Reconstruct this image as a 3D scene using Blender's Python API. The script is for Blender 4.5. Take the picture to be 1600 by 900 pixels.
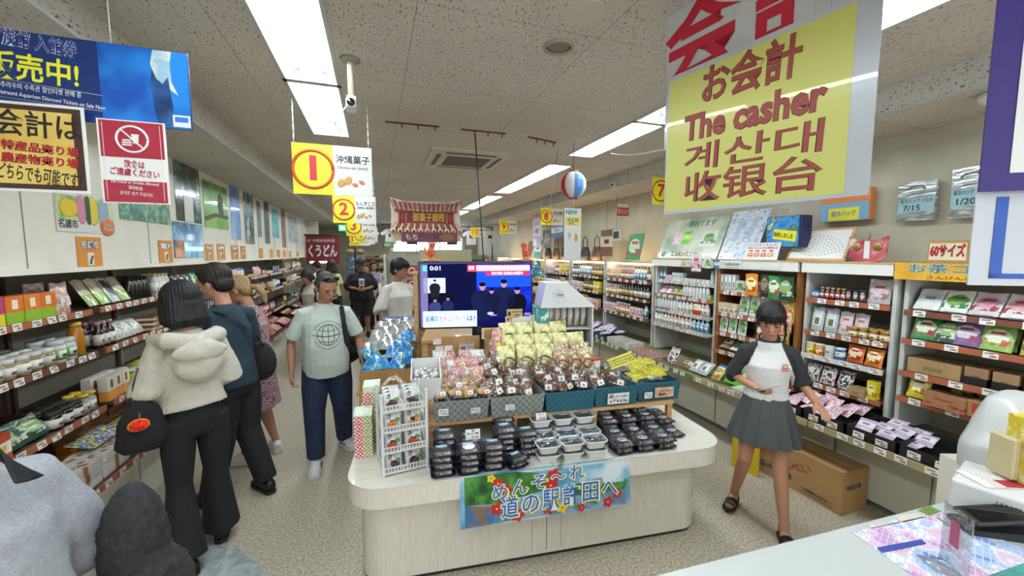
import bpy, bmesh, math, random
from mathutils import Vector, Matrix, Euler, noise
R = math.radians
random.seed(7)
for _o in list(bpy.data.objects): bpy.data.objects.remove(_o)
scn = bpy.context.scene
COL = scn.collection
# ---------------------------------------------------------------- camera, world, exposure
CAMZ, FPX, YAW, PITCH = 1.90, 620.0, 19.0, 5.07
cam_d = bpy.data.cameras.new('camera'); cam = bpy.data.objects.new('camera', cam_d); COL.objects.link(cam)
cam.location = (0, 0, CAMZ); cam.rotation_euler = (R(90 - PITCH), 0, R(-YAW))
cam_d.sensor_width = 36; cam_d.lens = FPX / 1600 * 36; cam_d.clip_start = .02; cam_d.clip_end = 100
scn.camera = cam
world = bpy.data.worlds.new('world'); scn.world = world; world.use_nodes = True
world.node_tree.nodes['Background'].inputs[0].default_value = (.93, .96, 1, 1)
world.node_tree.nodes['Background'].inputs[1].default_value = .85
TUBE = 22.0
scn.view_settings.view_transform = 'Standard'; scn.view_settings.look = 'None'
scn.view_settings.gamma = 1; scn.view_settings.use_curve_mapping = False
scn.view_settings.exposure = 1.38
scn.cycles.max_bounces = 6; scn.cycles.diffuse_bounces = 3; scn.cycles.transparent_max_bounces = 12
scn.cycles.use_denoising = True
scn.cycles.sample_clamp_indirect = 4
# a pixel of the 1600x900 photograph meets a real plane: used to measure where things stand
_cy, _sy, _cp, _sp = math.cos(R(YAW)), math.sin(R(YAW)), math.cos(R(PITCH)), math.sin(R(PITCH))
_r = Vector((_cy, -_sy, 0)); _f = Vector((_sy*_cp, _cy*_cp, -_sp)); _u = Vector((_sy*_sp, _cy*_sp, _cp))
def ray(px, py): return _f + _r*((px-800)/FPX) - _u*((py-450)/FPX)
def _on(px, py, ax, val):
    d = ray(px, py); o = Vector((0, 0, CAMZ)); return o + d*((val-o[ax])/d[ax])
def PX(px, py, x): return _on(px, py, 0, x)
def PY(px, py, y): return _on(px, py, 1, y)
def PZ(px, py, z): return _on(px, py, 2, z)
def AT(px, py, dep): return Vector((0, 0, CAMZ)) + ray(px, py)*dep
def spot(px, dep): p = AT(px, 395, dep); return (p.x, p.y, 0)
# ---------------------------------------------------------------- materials
MATS = {}
def col(c):
    if isinstance(c, str):
        c = c.lstrip('#'); c = [int(c[i:i+2], 16)/255 for i in (0, 2, 4)]
        c = [x/12.92 if x <= .04045 else ((x+.055)/1.055)**2.4 for x in c]
    return (c[0], c[1], c[2], 1)
def mat(name, c=None, rough=.6, metal=0, emit=0, coat=0, alpha=1, spec=None, trans=0):
    if name in MATS: return MATS[name]
    m = bpy.data.materials.new(name); m.use_nodes = True; MATS[name] = m
    b = m.node_tree.nodes['Principled BSDF']; I = b.inputs
    I['Base Color'].default_value = col(c or '#808080'); I['Roughness'].default_value = rough; I['Metallic'].default_value = metal
    I['Coat Weight'].default_value = coat; I['Alpha'].default_value = alpha; I['Transmission Weight'].default_value = trans
    if spec is not None: I['Specular IOR Level'].default_value = spec
    if emit: I['Emission Color'].default_value = col(c); I['Emission Strength'].default_value = emit
    return m
def nd(m, t, **kw):
    n = m.node_tree.nodes.new(t)
    for k, v in kw.items():
        if k.startswith('i_'): n.inputs[k[2:].replace('_', ' ')].default_value = v
        else: setattr(n, k, v)
    return n
def lk(m, a, b): m.node_tree.links.new(a, b)
def ramp(m, fac, stops, interp='LINEAR'):
    n = m.node_tree.nodes.new('ShaderNodeValToRGB'); cr = n.color_ramp; cr.interpolation = interp
    while len(cr.elements) < len(stops): cr.elements.new(.5)
    for e, (p, c) in zip(cr.elements, stops): e.position = p; e.color = col(c)
    lk(m, fac, n.inputs[0]); return n.outputs[0]
def bsdf(m): return m.node_tree.nodes['Principled BSDF']
def coords(m, kind='Object', scale=(1, 1, 1), rot=(0, 0, 0)):
    t = nd(m, 'ShaderNodeTexCoord'); mp = nd(m, 'ShaderNodeMapping'); mp.inputs['Scale'].default_value = scale; mp.inputs['Rotation'].default_value = rot
    lk(m, t.outputs[kind], mp.inputs[0]); return mp.outputs[0]
def bump(m, h, st=.3, dist=.01):
    b = nd(m, 'ShaderNodeBump'); b.inputs['Strength'].default_value = st; b.inputs['Distance'].default_value = dist
    lk(m, h, b.inputs['Height']); lk(m, b.outputs[0], bsdf(m).inputs['Normal'])
def math_(m, op, a, b=None):
    n = nd(m, 'ShaderNodeMath', operation=op)
    for i, x in enumerate((a, b)):
        if x is None: continue
        if isinstance(x, (int, float)): n.inputs[i].default_value = x
        else: lk(m, x, n.inputs[i])
    return n.outputs[0]
def mixc(m, fac, a, b):
    n = nd(m, 'ShaderNodeMix', data_type='RGBA')
    for s, x in ((0, fac), (6, a), (7, b)):
        if isinstance(x, (int, float)): n.inputs[s].default_value = x
        elif isinstance(x, (str, tuple, list)): n.inputs[s].default_value = col(x)
        else: lk(m, x, n.inputs[s])
    return n.outputs[2]
def noisy(name, stops, scale=30, rough=.6, det=3, kind='Object', stretch=(1, 1, 1), bmp=0, coat=0, interp='LINEAR', metal=0, dist=0):
    "a material whose own colour is mottled"
    if name in MATS: return MATS[name]
    m = mat(name, '#888888', rough, metal=metal, coat=coat)
    n = nd(m, 'ShaderNodeTexNoise'); n.inputs['Scale'].default_value = scale; n.inputs['Detail'].default_value = det; n.inputs['Distortion'].default_value = dist
    lk(m, coords(m, kind, stretch), n.inputs[0])
    lk(m, ramp(m, n.outputs[0], stops, interp), bsdf(m).inputs['Base Color'])
    if bmp: bump(m, n.outputs[0], bmp)
    return m
def pack(name, base, acc='#ffffff', acc2=None, style='label', rough=.35, coat=.3, wr=.35):
    "printed packaging film: field colour, a label shape, small print, wrinkle bump, slight shade change per copy"
    if name in MATS: return MATS[name]
    m = mat(name, base, rough, coat=coat); acc2 = acc2 or '#333333'
    t = nd(m, 'ShaderNodeTexCoord'); sx = nd(m, 'ShaderNodeSeparateXYZ'); lk(m, t.outputs['Generated'], sx.inputs[0])
    X, Z = sx.outputs[0], sx.outputs[2]
    if style in ('top', 'cook'): Z = sx.outputs[1]
    info = nd(m, 'ShaderNodeObjectInfo')
    no = nd(m, 'ShaderNodeTexNoise'); no.inputs['Scale'].default_value = 5; no.noise_dimensions = '4D'
    lk(m, t.outputs['Generated'], no.inputs['Vector']); lk(m, math_(m, 'MULTIPLY', info.outputs['Random'], 20), no.inputs['W'])
    c = base
    dx = math_(m, 'ABSOLUTE', math_(m, 'SUBTRACT', X, .5)); dz = math_(m, 'ABSOLUTE', math_(m, 'SUBTRACT', Z, .55))
    if style in ('label', 'top'):
        r = math_(m, 'ADD', math_(m, 'POWER', math_(m, 'MULTIPLY', dx, 2.7), 2), math_(m, 'POWER', math_(m, 'MULTIPLY', dz, 3.9), 2))
        n3 = nd(m, 'ShaderNodeTexNoise'); n3.inputs['Scale'].default_value = 4.5; lk(m, t.outputs['Generated'], n3.inputs[0])
        r = math_(m, 'ADD', r, math_(m, 'MULTIPLY', math_(m, 'SUBTRACT', n3.outputs[0], .5), 1.6))
        c = mixc(m, math_(m, 'LESS_THAN', r, 1), base, acc)
        z3 = math_(m, 'ABSOLUTE', math_(m, 'SUBTRACT', Z, .3)); c = mixc(m, math_(m, 'MULTIPLY', math_(m, 'LESS_THAN', z3, .12), math_(m, 'GREATER_THAN', n3.outputs[0], .5)), c, acc2)
        c = mixc(m, math_(m, 'MULTIPLY', math_(m, 'LESS_THAN', math_(m, 'ABSOLUTE', math_(m, 'SUBTRACT', Z, .66)), .05), math_(m, 'LESS_THAN', dx, .22)), c, acc2)
    elif style == 'band':
        c = mixc(m, math_(m, 'LESS_THAN', dz, .2), base, acc); c = mixc(m, math_(m, 'LESS_THAN', math_(m, 'MAXIMUM', dx, math_(m, 'MULTIPLY', dz, 2.5)), .2), c, acc2)
    elif style == 'card':
        c = mixc(m, math_(m, 'LESS_THAN', math_(m, 'MAXIMUM', dx, dz), .33), base, acc); c = mixc(m, math_(m, 'LESS_THAN', math_(m, 'MAXIMUM', math_(m, 'MULTIPLY', dx, .8), math_(m, 'ABSOLUTE', math_(m, 'SUBTRACT', Z, .4))), .14), c, acc2)
    elif style == 'split':
        c = mixc(m, math_(m, 'LESS_THAN', Z, .42), base, acc); c = mixc(m, math_(m, 'LESS_THAN', math_(m, 'MAXIMUM', dx, math_(m, 'ABSOLUTE', math_(m, 'SUBTRACT', Z, .7))), .17), c, acc2)
    elif style == 'mix':
        c = ramp(m, no.outputs[0], [(.3, base), (.46, acc), (.6, acc2), (.72, base)], 'CONSTANT')
    elif style == 'cook':
        v = nd(m, 'ShaderNodeTexVoronoi'); v.voronoi_dimensions = '2D'; v.inputs['Scale'].default_value = 3.2; lk(m, t.outputs['Generated'], v.inputs[0]); c = mixc(m, math_(m, 'LESS_THAN', v.outputs['Distance'], .26), base, acc); c = mixc(m, math_(m, 'LESS_THAN', v.outputs['Distance'], .1), c, acc2)
    elif style == 'clear':                                  # see-through bag front: its filling, with light highlights painted in as pale tones
        v = nd(m, 'ShaderNodeTexVoronoi'); v.inputs['Scale'].default_value = 9; lk(m, t.outputs['Generated'], v.inputs[0])
        c = ramp(m, v.outputs['Color'], [(.0, base), (.45, acc), (.8, acc2)])
    # lines of small print
    if style in ('label', 'band', 'card', 'top'):
        wv = math_(m, 'GREATER_THAN', math_(m, 'SINE', math_(m, 'MULTIPLY', Z, 95)), .35)
        n2 = nd(m, 'ShaderNodeTexNoise'); n2.inputs['Scale'].default_value = 38; lk(m, t.outputs['Generated'], n2.inputs[0])
        dots = math_(m, 'MULTIPLY', wv, math_(m, 'GREATER_THAN', n2.outputs[0], .55))
        inn = math_(m, 'MULTIPLY', dots, math_(m, 'LESS_THAN', dx, .3))
        c = mixc(m, math_(m, 'MULTIPLY', inn, .65), c, '#3a3030')
    hs = nd(m, 'ShaderNodeHueSaturation'); lk(m, math_(m, 'ADD', math_(m, 'MULTIPLY', info.outputs['Random'], .03), .485), hs.inputs['Hue'])
    lk(m, math_(m, 'ADD', math_(m, 'MULTIPLY', info.outputs['Random'], .3), .85), hs.inputs['Value'])
    if isinstance(c, str): hs.inputs['Color'].default_value = col(c)
    else: lk(m, c, hs.inputs['Color'])
    lk(m, hs.outputs[0], bsdf(m).inputs['Base Color'])
    if wr: bump(m, no.outputs[0], wr, .02)
    return m
def film(name='clear_film', tint='#ffffff', gloss=.16):
    if name in MATS: return MATS[name]
    m = bpy.data.materials.new(name); m.use_nodes = True; MATS[name] = m; nt = m.node_tree; nt.nodes.clear()
    o = nt.nodes.new('ShaderNodeOutputMaterial'); mx = nt.nodes.new('ShaderNodeMixShader'); tr = nt.nodes.new('ShaderNodeBsdfTransparent'); gl = nt.nodes.new('ShaderNodeBsdfGlossy')
    tr.inputs[0].default_value = col(tint); gl.inputs['Roughness'].default_value = .12
    no = nt.nodes.new('ShaderNodeTexNoise'); no.inputs['Scale'].default_value = 22; tc = nt.nodes.new('ShaderNodeTexCoord'); nt.links.new(tc.outputs['Object'], no.inputs[0])
    b = nt.nodes.new('ShaderNodeBump'); b.inputs['Strength'].default_value = .9; b.inputs['Distance'].default_value = .03; nt.links.new(no.outputs[0], b.inputs['Height']); nt.links.new(b.outputs[0], gl.inputs['Normal'])
    mx.inputs[0].default_value = gloss
    nt.links.new(tr.outputs[0], mx.inputs[1]); nt.links.new(gl.outputs[0], mx.inputs[2]); nt.links.new(mx.outputs[0], o.inputs[0]); return m
# ---------------------------------------------------------------- mesh building
class MB:
    def __init__(s): s.v = []; s.f = []; s.m = []; s.s = []
    def add(s, vs, fs, mi=0, sm=False, M=None):
        n = len(s.v)
        for v in vs:
            v = Vector(v); s.v.append(M @ v if M else v)
        for f in fs: s.f.append([i+n for i in f]); s.m.append(mi); s.s.append(sm)
        return s
    def box(s, c, d, mi=0, M=None, bev=0):
        x, y, z = c; a, b, e = d[0]/2, d[1]/2, d[2]/2
        if not bev:
            vs = [(x+i*a, y+j*b, z+k*e) for k in (-1, 1) for j in (-1, 1) for i in (-1, 1)]
            return s.add(vs, [(0, 2, 3, 1), (4, 5, 7, 6), (0, 1, 5, 4), (2, 6, 7, 3), (0, 4, 6, 2), (1, 3, 7, 5)], mi, False, M)
        bm = bmesh.new(); bmesh.ops.create_cube(bm, size=1)
        for v in bm.verts: v.co = Vector((x+v.co.x*2*a, y+v.co.y*2*b, z+v.co.z*2*e))
        bmesh.ops.bevel(bm, geom=bm.edges[:], offset=min(bev, a*.9, b*.9, e*.9), segments=2, affect='EDGES', profile=.5)
        bm.verts.index_update(); s.add([v.co for v in bm.verts], [[v.index for v in f.verts] for f in bm.faces], mi, False, M); bm.free(); return s
    def tube(s, pts, rad, seg=8, mi=0, M=None, cap=True, side=None):
        "rad: number, or per point number or (a,b) along side / across"
        pts = [Vector(p) for p in pts]; n = len(pts); vs = []; fs = []
        if not isinstance(rad, (list,)): rad = [rad]*n
        up = Vector(side) if side else None
        for i, p in enumerate(pts):
            t = (pts[min(i+1, n-1)]-pts[max(i-1, 0)]).normalized()
            a = up if up is not None else (Vector((0, 0, 1)) if abs(t.z) < .9 else Vector((1, 0, 0)))
            a = (a - t*a.dot(t)).normalized(); b = t.cross(a).normalized()
            if up is None: up = a
            else: up = a if not side else up
            ra, rb = rad[i] if isinstance(rad[i], tuple) else (rad[i], rad[i])
            for k in range(seg):
                w = 2*math.pi*k/seg; vs.append(p+a*ra*math.cos(w)+b*rb*math.sin(w))
        for i in range(n-1):
            for k in range(seg):
                k2 = (k+1) % seg; fs.append((i*seg+k, i*seg+k2, (i+1)*seg+k2, (i+1)*seg+k))
        if cap: fs.append(list(range(seg))[::-1]); fs.append([(n-1)*seg+k for k in range(seg)])
        return s.add(vs, fs, mi, True, M)
    def cyl(s, p0, p1, r0, r1=None, seg=12, mi=0, M=None): return s.tube([p0, p1], [r0, r0 if r1 is None else r1], seg, mi, M)
    def lathe(s, prof, seg=12, mi=0, M=None, o=(0, 0, 0)):
        vs = []; fs = []; n = len(prof)
        for r, z in prof:
            for k in range(seg):
                w = 2*math.pi*k/seg; vs.append((o[0]+r*math.cos(w), o[1]+r*math.sin(w), o[2]+z))
        for i in range(n-1):
            for k in range(seg): k2 = (k+1) % seg; fs.append((i*seg+k, i*seg+k2, (i+1)*seg+k2, (i+1)*seg+k))
        fs.append(list(range(seg))[::-1]); fs.append([(n-1)*seg+k for k in range(seg)])
        return s.add(vs, fs, mi, True, M)
    def ball(s, c, r, mi=0, M=None, u=12, v=8, rot=None):
        if not isinstance(r, (tuple, list)): r = (r, r, r)
        Q = Matrix.Translation(c) @ (rot.to_4x4() if rot else Matrix()); vs = [Q @ Vector((0, 0, r[2]))]; fs = []
        for i in range(1, v):
            th = math.pi*i/v
            for k in range(u):
                w = 2*math.pi*k/u; vs.append(Q @ Vector((r[0]*math.sin(th)*math.cos(w), r[1]*math.sin(th)*math.sin(w), r[2]*math.cos(th))))
        vs.append(Q @ Vector((0, 0, -r[2]))); L = len(vs)-1
        for k in range(u):
            k2 = (k+1) % u; fs.append((0, 1+k, 1+k2)); fs.append((L, L-u+k2, L-u+k))
            for i in range(v-2): a = 1+i*u; fs.append((a+k, a+u+k, a+u+k2, a+k2))
        return s.add(vs, fs, mi, True, M)
    def grid(s, fn, nu, nv, mi=0, M=None, sm=True, cu=False):
        vs = [fn(i/nu, j/nv) for j in range(nv+1) for i in range(nu+1)]
        fs = [(j*(nu+1)+i, j*(nu+1)+i+1, (j+1)*(nu+1)+i+1, (j+1)*(nu+1)+i) for j in range(nv) for i in range(nu)]
        return s.add(vs, fs, mi, sm, M)
    def prism(s, poly, z0, z1, mi=0, M=None, ms=None):
        n = len(poly); vs = [(x, y, z0) for x, y in poly]+[(x, y, z1) for x, y in poly]
        s.add(vs, [list(range(n))[::-1], [n+i for i in range(n)]], mi, False, M)
        return s.add(vs, [(i, (i+1) % n, n+(i+1) % n, n+i) for i in range(n)], mi if ms is None else ms, False, M)
    def plate(s, poly, y0, y1, mi=0, M=None):
        "outline drawn in x,z, thickness along y"
        Q = Matrix(((1, 0, 0, 0), (0, 0, 1, 0), (0, 1, 0, 0), (0, 0, 0, 1))); return s.prism(poly, y0, y1, mi, (M or Matrix()) @ Q)
    def mesh(s, name, mats):
        me = bpy.data.meshes.new(name); me.from_pydata([tuple(v) for v in s.v], [], s.f)
        for m in (mats if isinstance(mats, (list, tuple)) else [mats]): me.materials.append(m)
        me.polygons.foreach_set('material_index', s.m); me.polygons.foreach_set('use_smooth', s.s); me.update()
        bm = bmesh.new(); bm.from_mesh(me); bmesh.ops.recalc_face_normals(bm, faces=bm.faces[:]); bm.to_mesh(me); bm.free()
        return me
    def build(s, name, mats, parent=None, loc=None, rz=None): return obj(name, s.mesh(name, mats), parent, loc, rz)
def obj(name, me, parent=None, loc=None, rz=None, rot=None):
    o = bpy.data.objects.new(name, me); COL.objects.link(o)
    if parent: o.parent = parent; KIDS.setdefault(parent.name, []).append(o)
    if loc is not None: o.location = loc
    if rz is not None: o.rotation_euler = (0, 0, R(rz))
    if rot is not None: o.rotation_euler = [R(a) for a in rot]
    return o
def tag(o, label, cat=None, group=None, kind=None):
    if label: o['label'] = label
    if cat: o['category'] = cat
    if group: o['group'] = group
    if kind: o['kind'] = kind
    return o
def struct(o, label=None): o['kind'] = 'structure'; (label and tag(o, label)); return o
def empty(name, label, cat, loc=(0, 0, 0), rz=0, group=None):
    o = bpy.data.objects.new(name, None); COL.objects.link(o); o.location = loc; o.rotation_euler = (0, 0, R(rz)); o.empty_display_size = .05
    return tag(o, label, cat, group)
KIDS = {}
def dup(o, loc=None, rot=None, label=None, group=None, parent=None, scale=None, name=None):
    c = o.copy(); COL.objects.link(c)
    if parent: c.parent = parent; KIDS.setdefault(parent.name, []).append(c)
    if loc is not None: c.location = loc
    if rot is not None: c.rotation_euler = [R(a) for a in rot]
    if scale is not None: c.scale = scale
    if label: c['label'] = label
    if group: c['group'] = group
    for k in KIDS.get(o.name, []): dup(k, parent=c)
    return c
_T = {}
def textmesh(s, size, m, bold=0., align='CENTER', spacing=1., width=None):
    key = (s, size, m.name, bold, align, width)
    if key in _T: return _T[key]
    cu = bpy.data.curves.new('lettering', 'FONT'); cu.body = s; cu.size = size; cu.align_x = align; cu.align_y = 'CENTER'; cu.offset = bold*size; cu.extrude = .0006
    cu.space_character = spacing; cu.resolution_u = 2; cu.space_line = .8
    o = bpy.data.objects.new('tmp', cu); COL.objects.link(o)
    me = bpy.data.meshes.new_from_object(o.evaluated_get(bpy.context.evaluated_depsgraph_get())); me.name = 'lettering'
    bpy.data.objects.remove(o); bpy.data.curves.remove(cu); me.materials.clear(); me.materials.append(m)
    if width and me.vertices:
        xs = [v.co.x for v in me.vertices]; w = max(xs)-min(xs); cx = (max(xs)+min(xs))/2
        k = width/max(w, 1e-4)
        for v in me.vertices: v.co.x = (v.co.x-cx)*k
    _T[key] = me; return me
def text(parent, s, size, m, x, z, y=-.004, bold=0., align='CENTER', width=None, tilt=0, name='lettering', spacing=1.):
    "lettering on the face (local -y) of a sign"
    o = obj(name, textmesh(s, size, m, bold, align, spacing, width), parent); o.location = (x, y, z); o.rotation_euler = (R(90), R(tilt), 0); return o
# ---------------------------------------------------------------- setting
Y0, Y1 = -3.0, 16.0
XL, XR = -1.85, 3.95          # left wall panel face, right wall face
CZ, SZ = 3.0, 2.82            # main ceiling, lower side ceilings
BXL, BXR = -1.19, 3.24        # edges of the raised main ceiling
def ceiling_mat(name, cs):
    m = mat(name, '#8c867e', .95, spec=.1)
    co = coords(m, 'Object', (1, 1, 1))
    w = nd(m, 'ShaderNodeTexNoise'); w.inputs['Scale'].default_value = 78; w.inputs['Detail'].default_value = 1.5; w.inputs['Distortion'].default_value = .8
    mp = nd(m, 'ShaderNodeMapping'); mp.inputs['Scale'].default_value = (1.6, .62, 1); mp.inputs['Rotation'].default_value = (0, 0, .5); lk(m, co, mp.inputs[0]); lk(m, mp.outputs[0], w.inputs[0])
    pit = ramp(m, w.outputs[0], [(.0, '#000000'), (.32, '#000000'), (.385, '#ffffff'), (1, '#ffffff')])
    big = nd(m, 'ShaderNodeTexNoise'); big.inputs['Scale'].default_value = 1.1; big.inputs['Detail'].default_value = 4; lk(m, co, big.inputs[0])
    base = ramp(m, big.outputs[0], [(.3, cs[0]), (.7, cs[1])])
    # board joints
    sx = nd(m, 'ShaderNodeSeparateXYZ'); lk(m, co, sx.inputs[0])
    j = None
    for out, per, off in ((sx.outputs[0], .91, .27), (sx.outputs[1], .91, .43)):
        q = math_(m, 'LESS_THAN', math_(m, 'ABSOLUTE', math_(m, 'SUBTRACT', math_(m, 'FRACT', math_(m, 'ADD', math_(m, 'DIVIDE', out, per), off+20)), .5)), .0022)
        j = q if j is None else math_(m, 'MAXIMUM', j, q)
    c = mixc(m, pit, cs[2], base); c = mixc(m, math_(m, 'MULTIPLY', j, .55), c, '#3c3833')
    lk(m, c, bsdf(m).inputs['Base Color']); bump(m, pit, .5, .006); return m
CEIL = ceiling_mat('rockwool_ceiling_board', ('#c9c3ba', '#d6d0c7', '#756c62'))
m = mat('speckled_floor', '#a09580', .42)
co = coords(m)
n1 = nd(m, 'ShaderNodeTexNoise'); n1.inputs['Scale'].default_value = 62; n1.inputs['Detail'].default_value = 3; lk(m, co, n1.inputs[0])
n2 = nd(m, 'ShaderNodeTexNoise'); n2.inputs['Scale'].default_value = .9; n2.inputs['Detail'].default_value = 5; lk(m, co, n2.inputs[0])
c1 = ramp(m, n1.outputs[0], [(.36, '#978c7c'), (.46, '#b3a893'), (.56, '#c1b6a2'), (.68, '#d3cab8')])
c2 = mixc(m, math_(m, 'MULTIPLY', n2.outputs[0], .25), c1, '#8a8172'); lk(m, c2, bsdf(m).inputs['Base Color'])
FLOOR = m
WALL = noisy('cream_wall', [(.35, '#b9b49f'), (.65, '#c8c3af')], 3, .7)
PANEL = noisy('ivory_panel', [(.3, '#e4dfcf'), (.7, '#eeeadc')], 4, .55)
WHITE = mat('white_paint', '#e4e4de', .45)
GREYW = mat('pale_grey_metal', '#b9bcba', .4)
DARK = mat('dark_trim', '#2b2723', .5)
JOINT = mat('panel_joint', '#8f8a78', .8)

mb = MB().box((1.05, (Y0+Y1)/2, -.05), (7.4, Y1-Y0+2, .1)); struct(mb.build('floor', FLOOR))
# worn grey patch where the floor sheet is taped
pts = [(-1.02, 2.05), (-.95, 2.45), (-.72, 2.62), (-.45, 2.40), (-.18, 2.02), (-.15, 1.6), (-1.1, 1.5)]
pm_ = noisy('grey_floor_patch', [(.4, '#8d9494'), (.5, '#a3abab'), (.62, '#b1b8b7')], 9, .45, dist=1.2)
a1 = [tuple(PZ(x, y, 0).xy) for x, y in ((262, 862), (330, 852), (372, 858), (430, 905), (430, 1000), (200, 1000), (200, 905))]
struct(MB().prism(a1, 0, .0035).build('floor_patch', pm_), 'worn pale grey repair patch in the floor at lower left')
# ceiling with two slots for the light rows
SL = (-.51, -.19); SR = (2.08, 2.40)
FIXL = [(-1.88, -.66), (-.67+.03, .58), (.6, 1.69), (1.72, 2.94), (2.96, 4.18), (4.6, 5.82), (5.84, 7.06), (7.4, 8.62), (8.64, 9.86), (10.2, 11.42), (11.44, 12.66)]
FIXR = [(-1.88, -.66), (-.64, .58), (.42+.2, 1.66), (1.7, 2.9), (2.92, 4.14), (4.62, 5.84), (5.86, 7.08), (7.5, 8.72), (8.74, 9.96), (10.4, 11.62), (11.64, 12.86)]
def gaps(fix):
    y = Y0; out = []
    for a, b in fix: out.append((y, a)); y = b
    out.append((y, Y1)); return [g for g in out if g[1]-g[0] > .001]
mb = MB()
for a, b in ((BXL, SL[0]), (SL[1], SR[0]), (SR[1], BXR)): mb.box(((a+b)/2, (Y0+Y1)/2, CZ+.06), (b-a, Y1-Y0, .12))
for s_, fx in ((SL, FIXL), (SR, FIXR)):
    for a, b in gaps(fx): mb.box(((s_[0]+s_[1])/2, (a+b)/2, CZ+.06), (s_[1]-s_[0], b-a, .12))
struct(mb.build('ceiling', CEIL))
struct(MB().box(((XL-.75+BXL)/2, (Y0+Y1)/2, SZ+.15), (BXL-XL+.75, Y1-Y0, .3)).build('ceiling', CEIL), 'lower side ceiling over the left wall')
struct(MB().box(((XR+BXR+.1)/2, (Y0+Y1)/2, SZ+.15), (XR+.1-BXR, Y1-Y0, .3)).build('ceiling', CEIL), 'lower side ceiling over the right wall')
for i, (x, s_) in enumerate(((BXL, 1), (BXR, -1))):     # plain bead along each drop
    struct(MB().box((x+s_*.006, (Y0+Y1)/2, SZ+.006), (.014, Y1-Y0, .014)).build('trim_%d' % (i+1), GREYW))
# walls
mb = MB().box((XL-.8, (Y0+Y1)/2, 1.5), (.1, Y1-Y0, 3.0)); struct(mb.build('wall_left', WALL))
mb = MB().box((XL-.375, (Y0+12.8)/2, (SZ+1.80)/2), (.75, 12.8-Y0, SZ-1.80)).box((XL-.37, (Y0+12.8)/2, 1.79), (.76, 12.8-Y0, .03))
PNL = struct(mb.build('wall_left', PANEL), 'ivory boxed-out panel above the left shelves')
mb = MB()
for y in (1.3, 3.05-1.05+1.0, 4.3, 5.45, 6.6, 7.75, 8.9, 10.05, 11.2): mb.box((XL+.0015, y, 2.31), (.003, .006, 1.0))
mb.build('panel_seam', JOINT, PNL)
struct(MB().box((XR+.05, (Y0+Y1)/2, 1.45), (.1, Y1-Y0, 2.9)).build('wall_right', WALL))
struct(MB().box((1.05, Y1+.05, 1.5), (7.4, .1, 3.0)).build('wall_back', WALL))
w1 = struct(MB().box((2.0, Y1-.02, 2.2), (2.7, .03, .62)).build('window_1', mat('daylit_glass', '#e8f2fb', .2, emit=3.2)), 'bright high window in the far end wall')
fm = MB()
for x in (.65, 1.55, 2.45, 3.35): fm.box((x, Y1-.05, 2.2), (.05, .05, .68))
for z in (1.88, 2.52): fm.box((2.0, Y1-.05, z), (2.75, .05, .05))
fm.build('window_frame', WHITE, w1)
struct(MB().box((-1.72, 12.95, 2.3), (.32, .3, 1.4)).build('trim_3', PANEL), 'short ivory pier at the end of the left wall')
# ---------------------------------------------------------------- light fixtures
TUBEM = mat('lit_tube', '#f2fbff', .5, emit=TUBE)
REFL = mat('white_enamel_reflector', '#9fabae', .35)
def fixture(sl, a, b, label):
    xc = (sl[0]+sl[1])/2; w = sl[1]-sl[0]; L = b-a
    t = empty('ceiling_light', label, 'light', (xc, a, CZ), 0, 'fluorescent lights let into the ceiling')
    m = MB(); h = .10
    m.box((0, L/2, h-.005), (w-.004, L, .01)); m.box((-w/2+.006, L/2, h/2), (.008, L, h)); m.box((w/2-.006, L/2, h/2), (.008, L, h))
    for y, s_ in ((0, 1), (L, -1)): m.add([(-w/2+.01, y, 0), (w/2-.01, y, 0), (w/2-.01, y+s_*.07, h-.01), (-w/2+.01, y+s_*.07, h-.01)], [(0, 1, 2, 3)])
    m.add([(-.03, .07, h-.012), (.03, .07, h-.012), (.0, .07, h-.05), (-.03, L-.07, h-.012), (.03, L-.07, h-.012), (0, L-.07, h-.05)], [(0, 2, 5, 3), (1, 4, 5, 2)])
    m.build('reflector', REFL, t)
    f = MB()
    for x in (-w/2, w/2): f.box((x, L/2, -.004), (.022, L, .008))
    for y in (0, L): f.box((0, y+(.008 if y == 0 else -.008), -.004), (w+.02, .016, .008))
    f.build('frame', GREYW, t)
    for x in (-.075, .075):
        tb = MB().cyl((x, .08, h-.045), (x, L-.08, h-.045), .016, seg=8).build('fluorescent_tube', TUBEM, t)
        for y in (.07, L-.07): MB().cyl((x, y-.01, h-.045), (x, y+.01, h-.045), .013, seg=8).build('tube_cap', GREYW, tb)
ORD = ['first', 'second', 'third', 'fourth', 'fifth', 'sixth', 'seventh', 'eighth', 'ninth', 'tenth', 'eleventh', 'twelfth', 'thirteenth', 'fourteenth', 'fifteenth', 'sixteenth', 'seventeenth', 'eighteenth', 'nineteenth', 'twentieth']
def ordn(i): return ORD[i] if i < len(ORD) else '%d%s' % (i+1, 'th' if (i+1) % 10 not in (1, 2, 3) or 10 < (i+1) % 100 < 14 else {1: 'st', 2: 'nd', 3: 'rd'}[(i+1) % 10])
for nm, sl, fx in (('left', SL, FIXL), ('right', SR, FIXR)):
    for i, (a, b) in enumerate(fx): fixture(sl, a, b, 'lit twin-tube ceiling light, %s along the %s row' % (ordn(i), nm))
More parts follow.
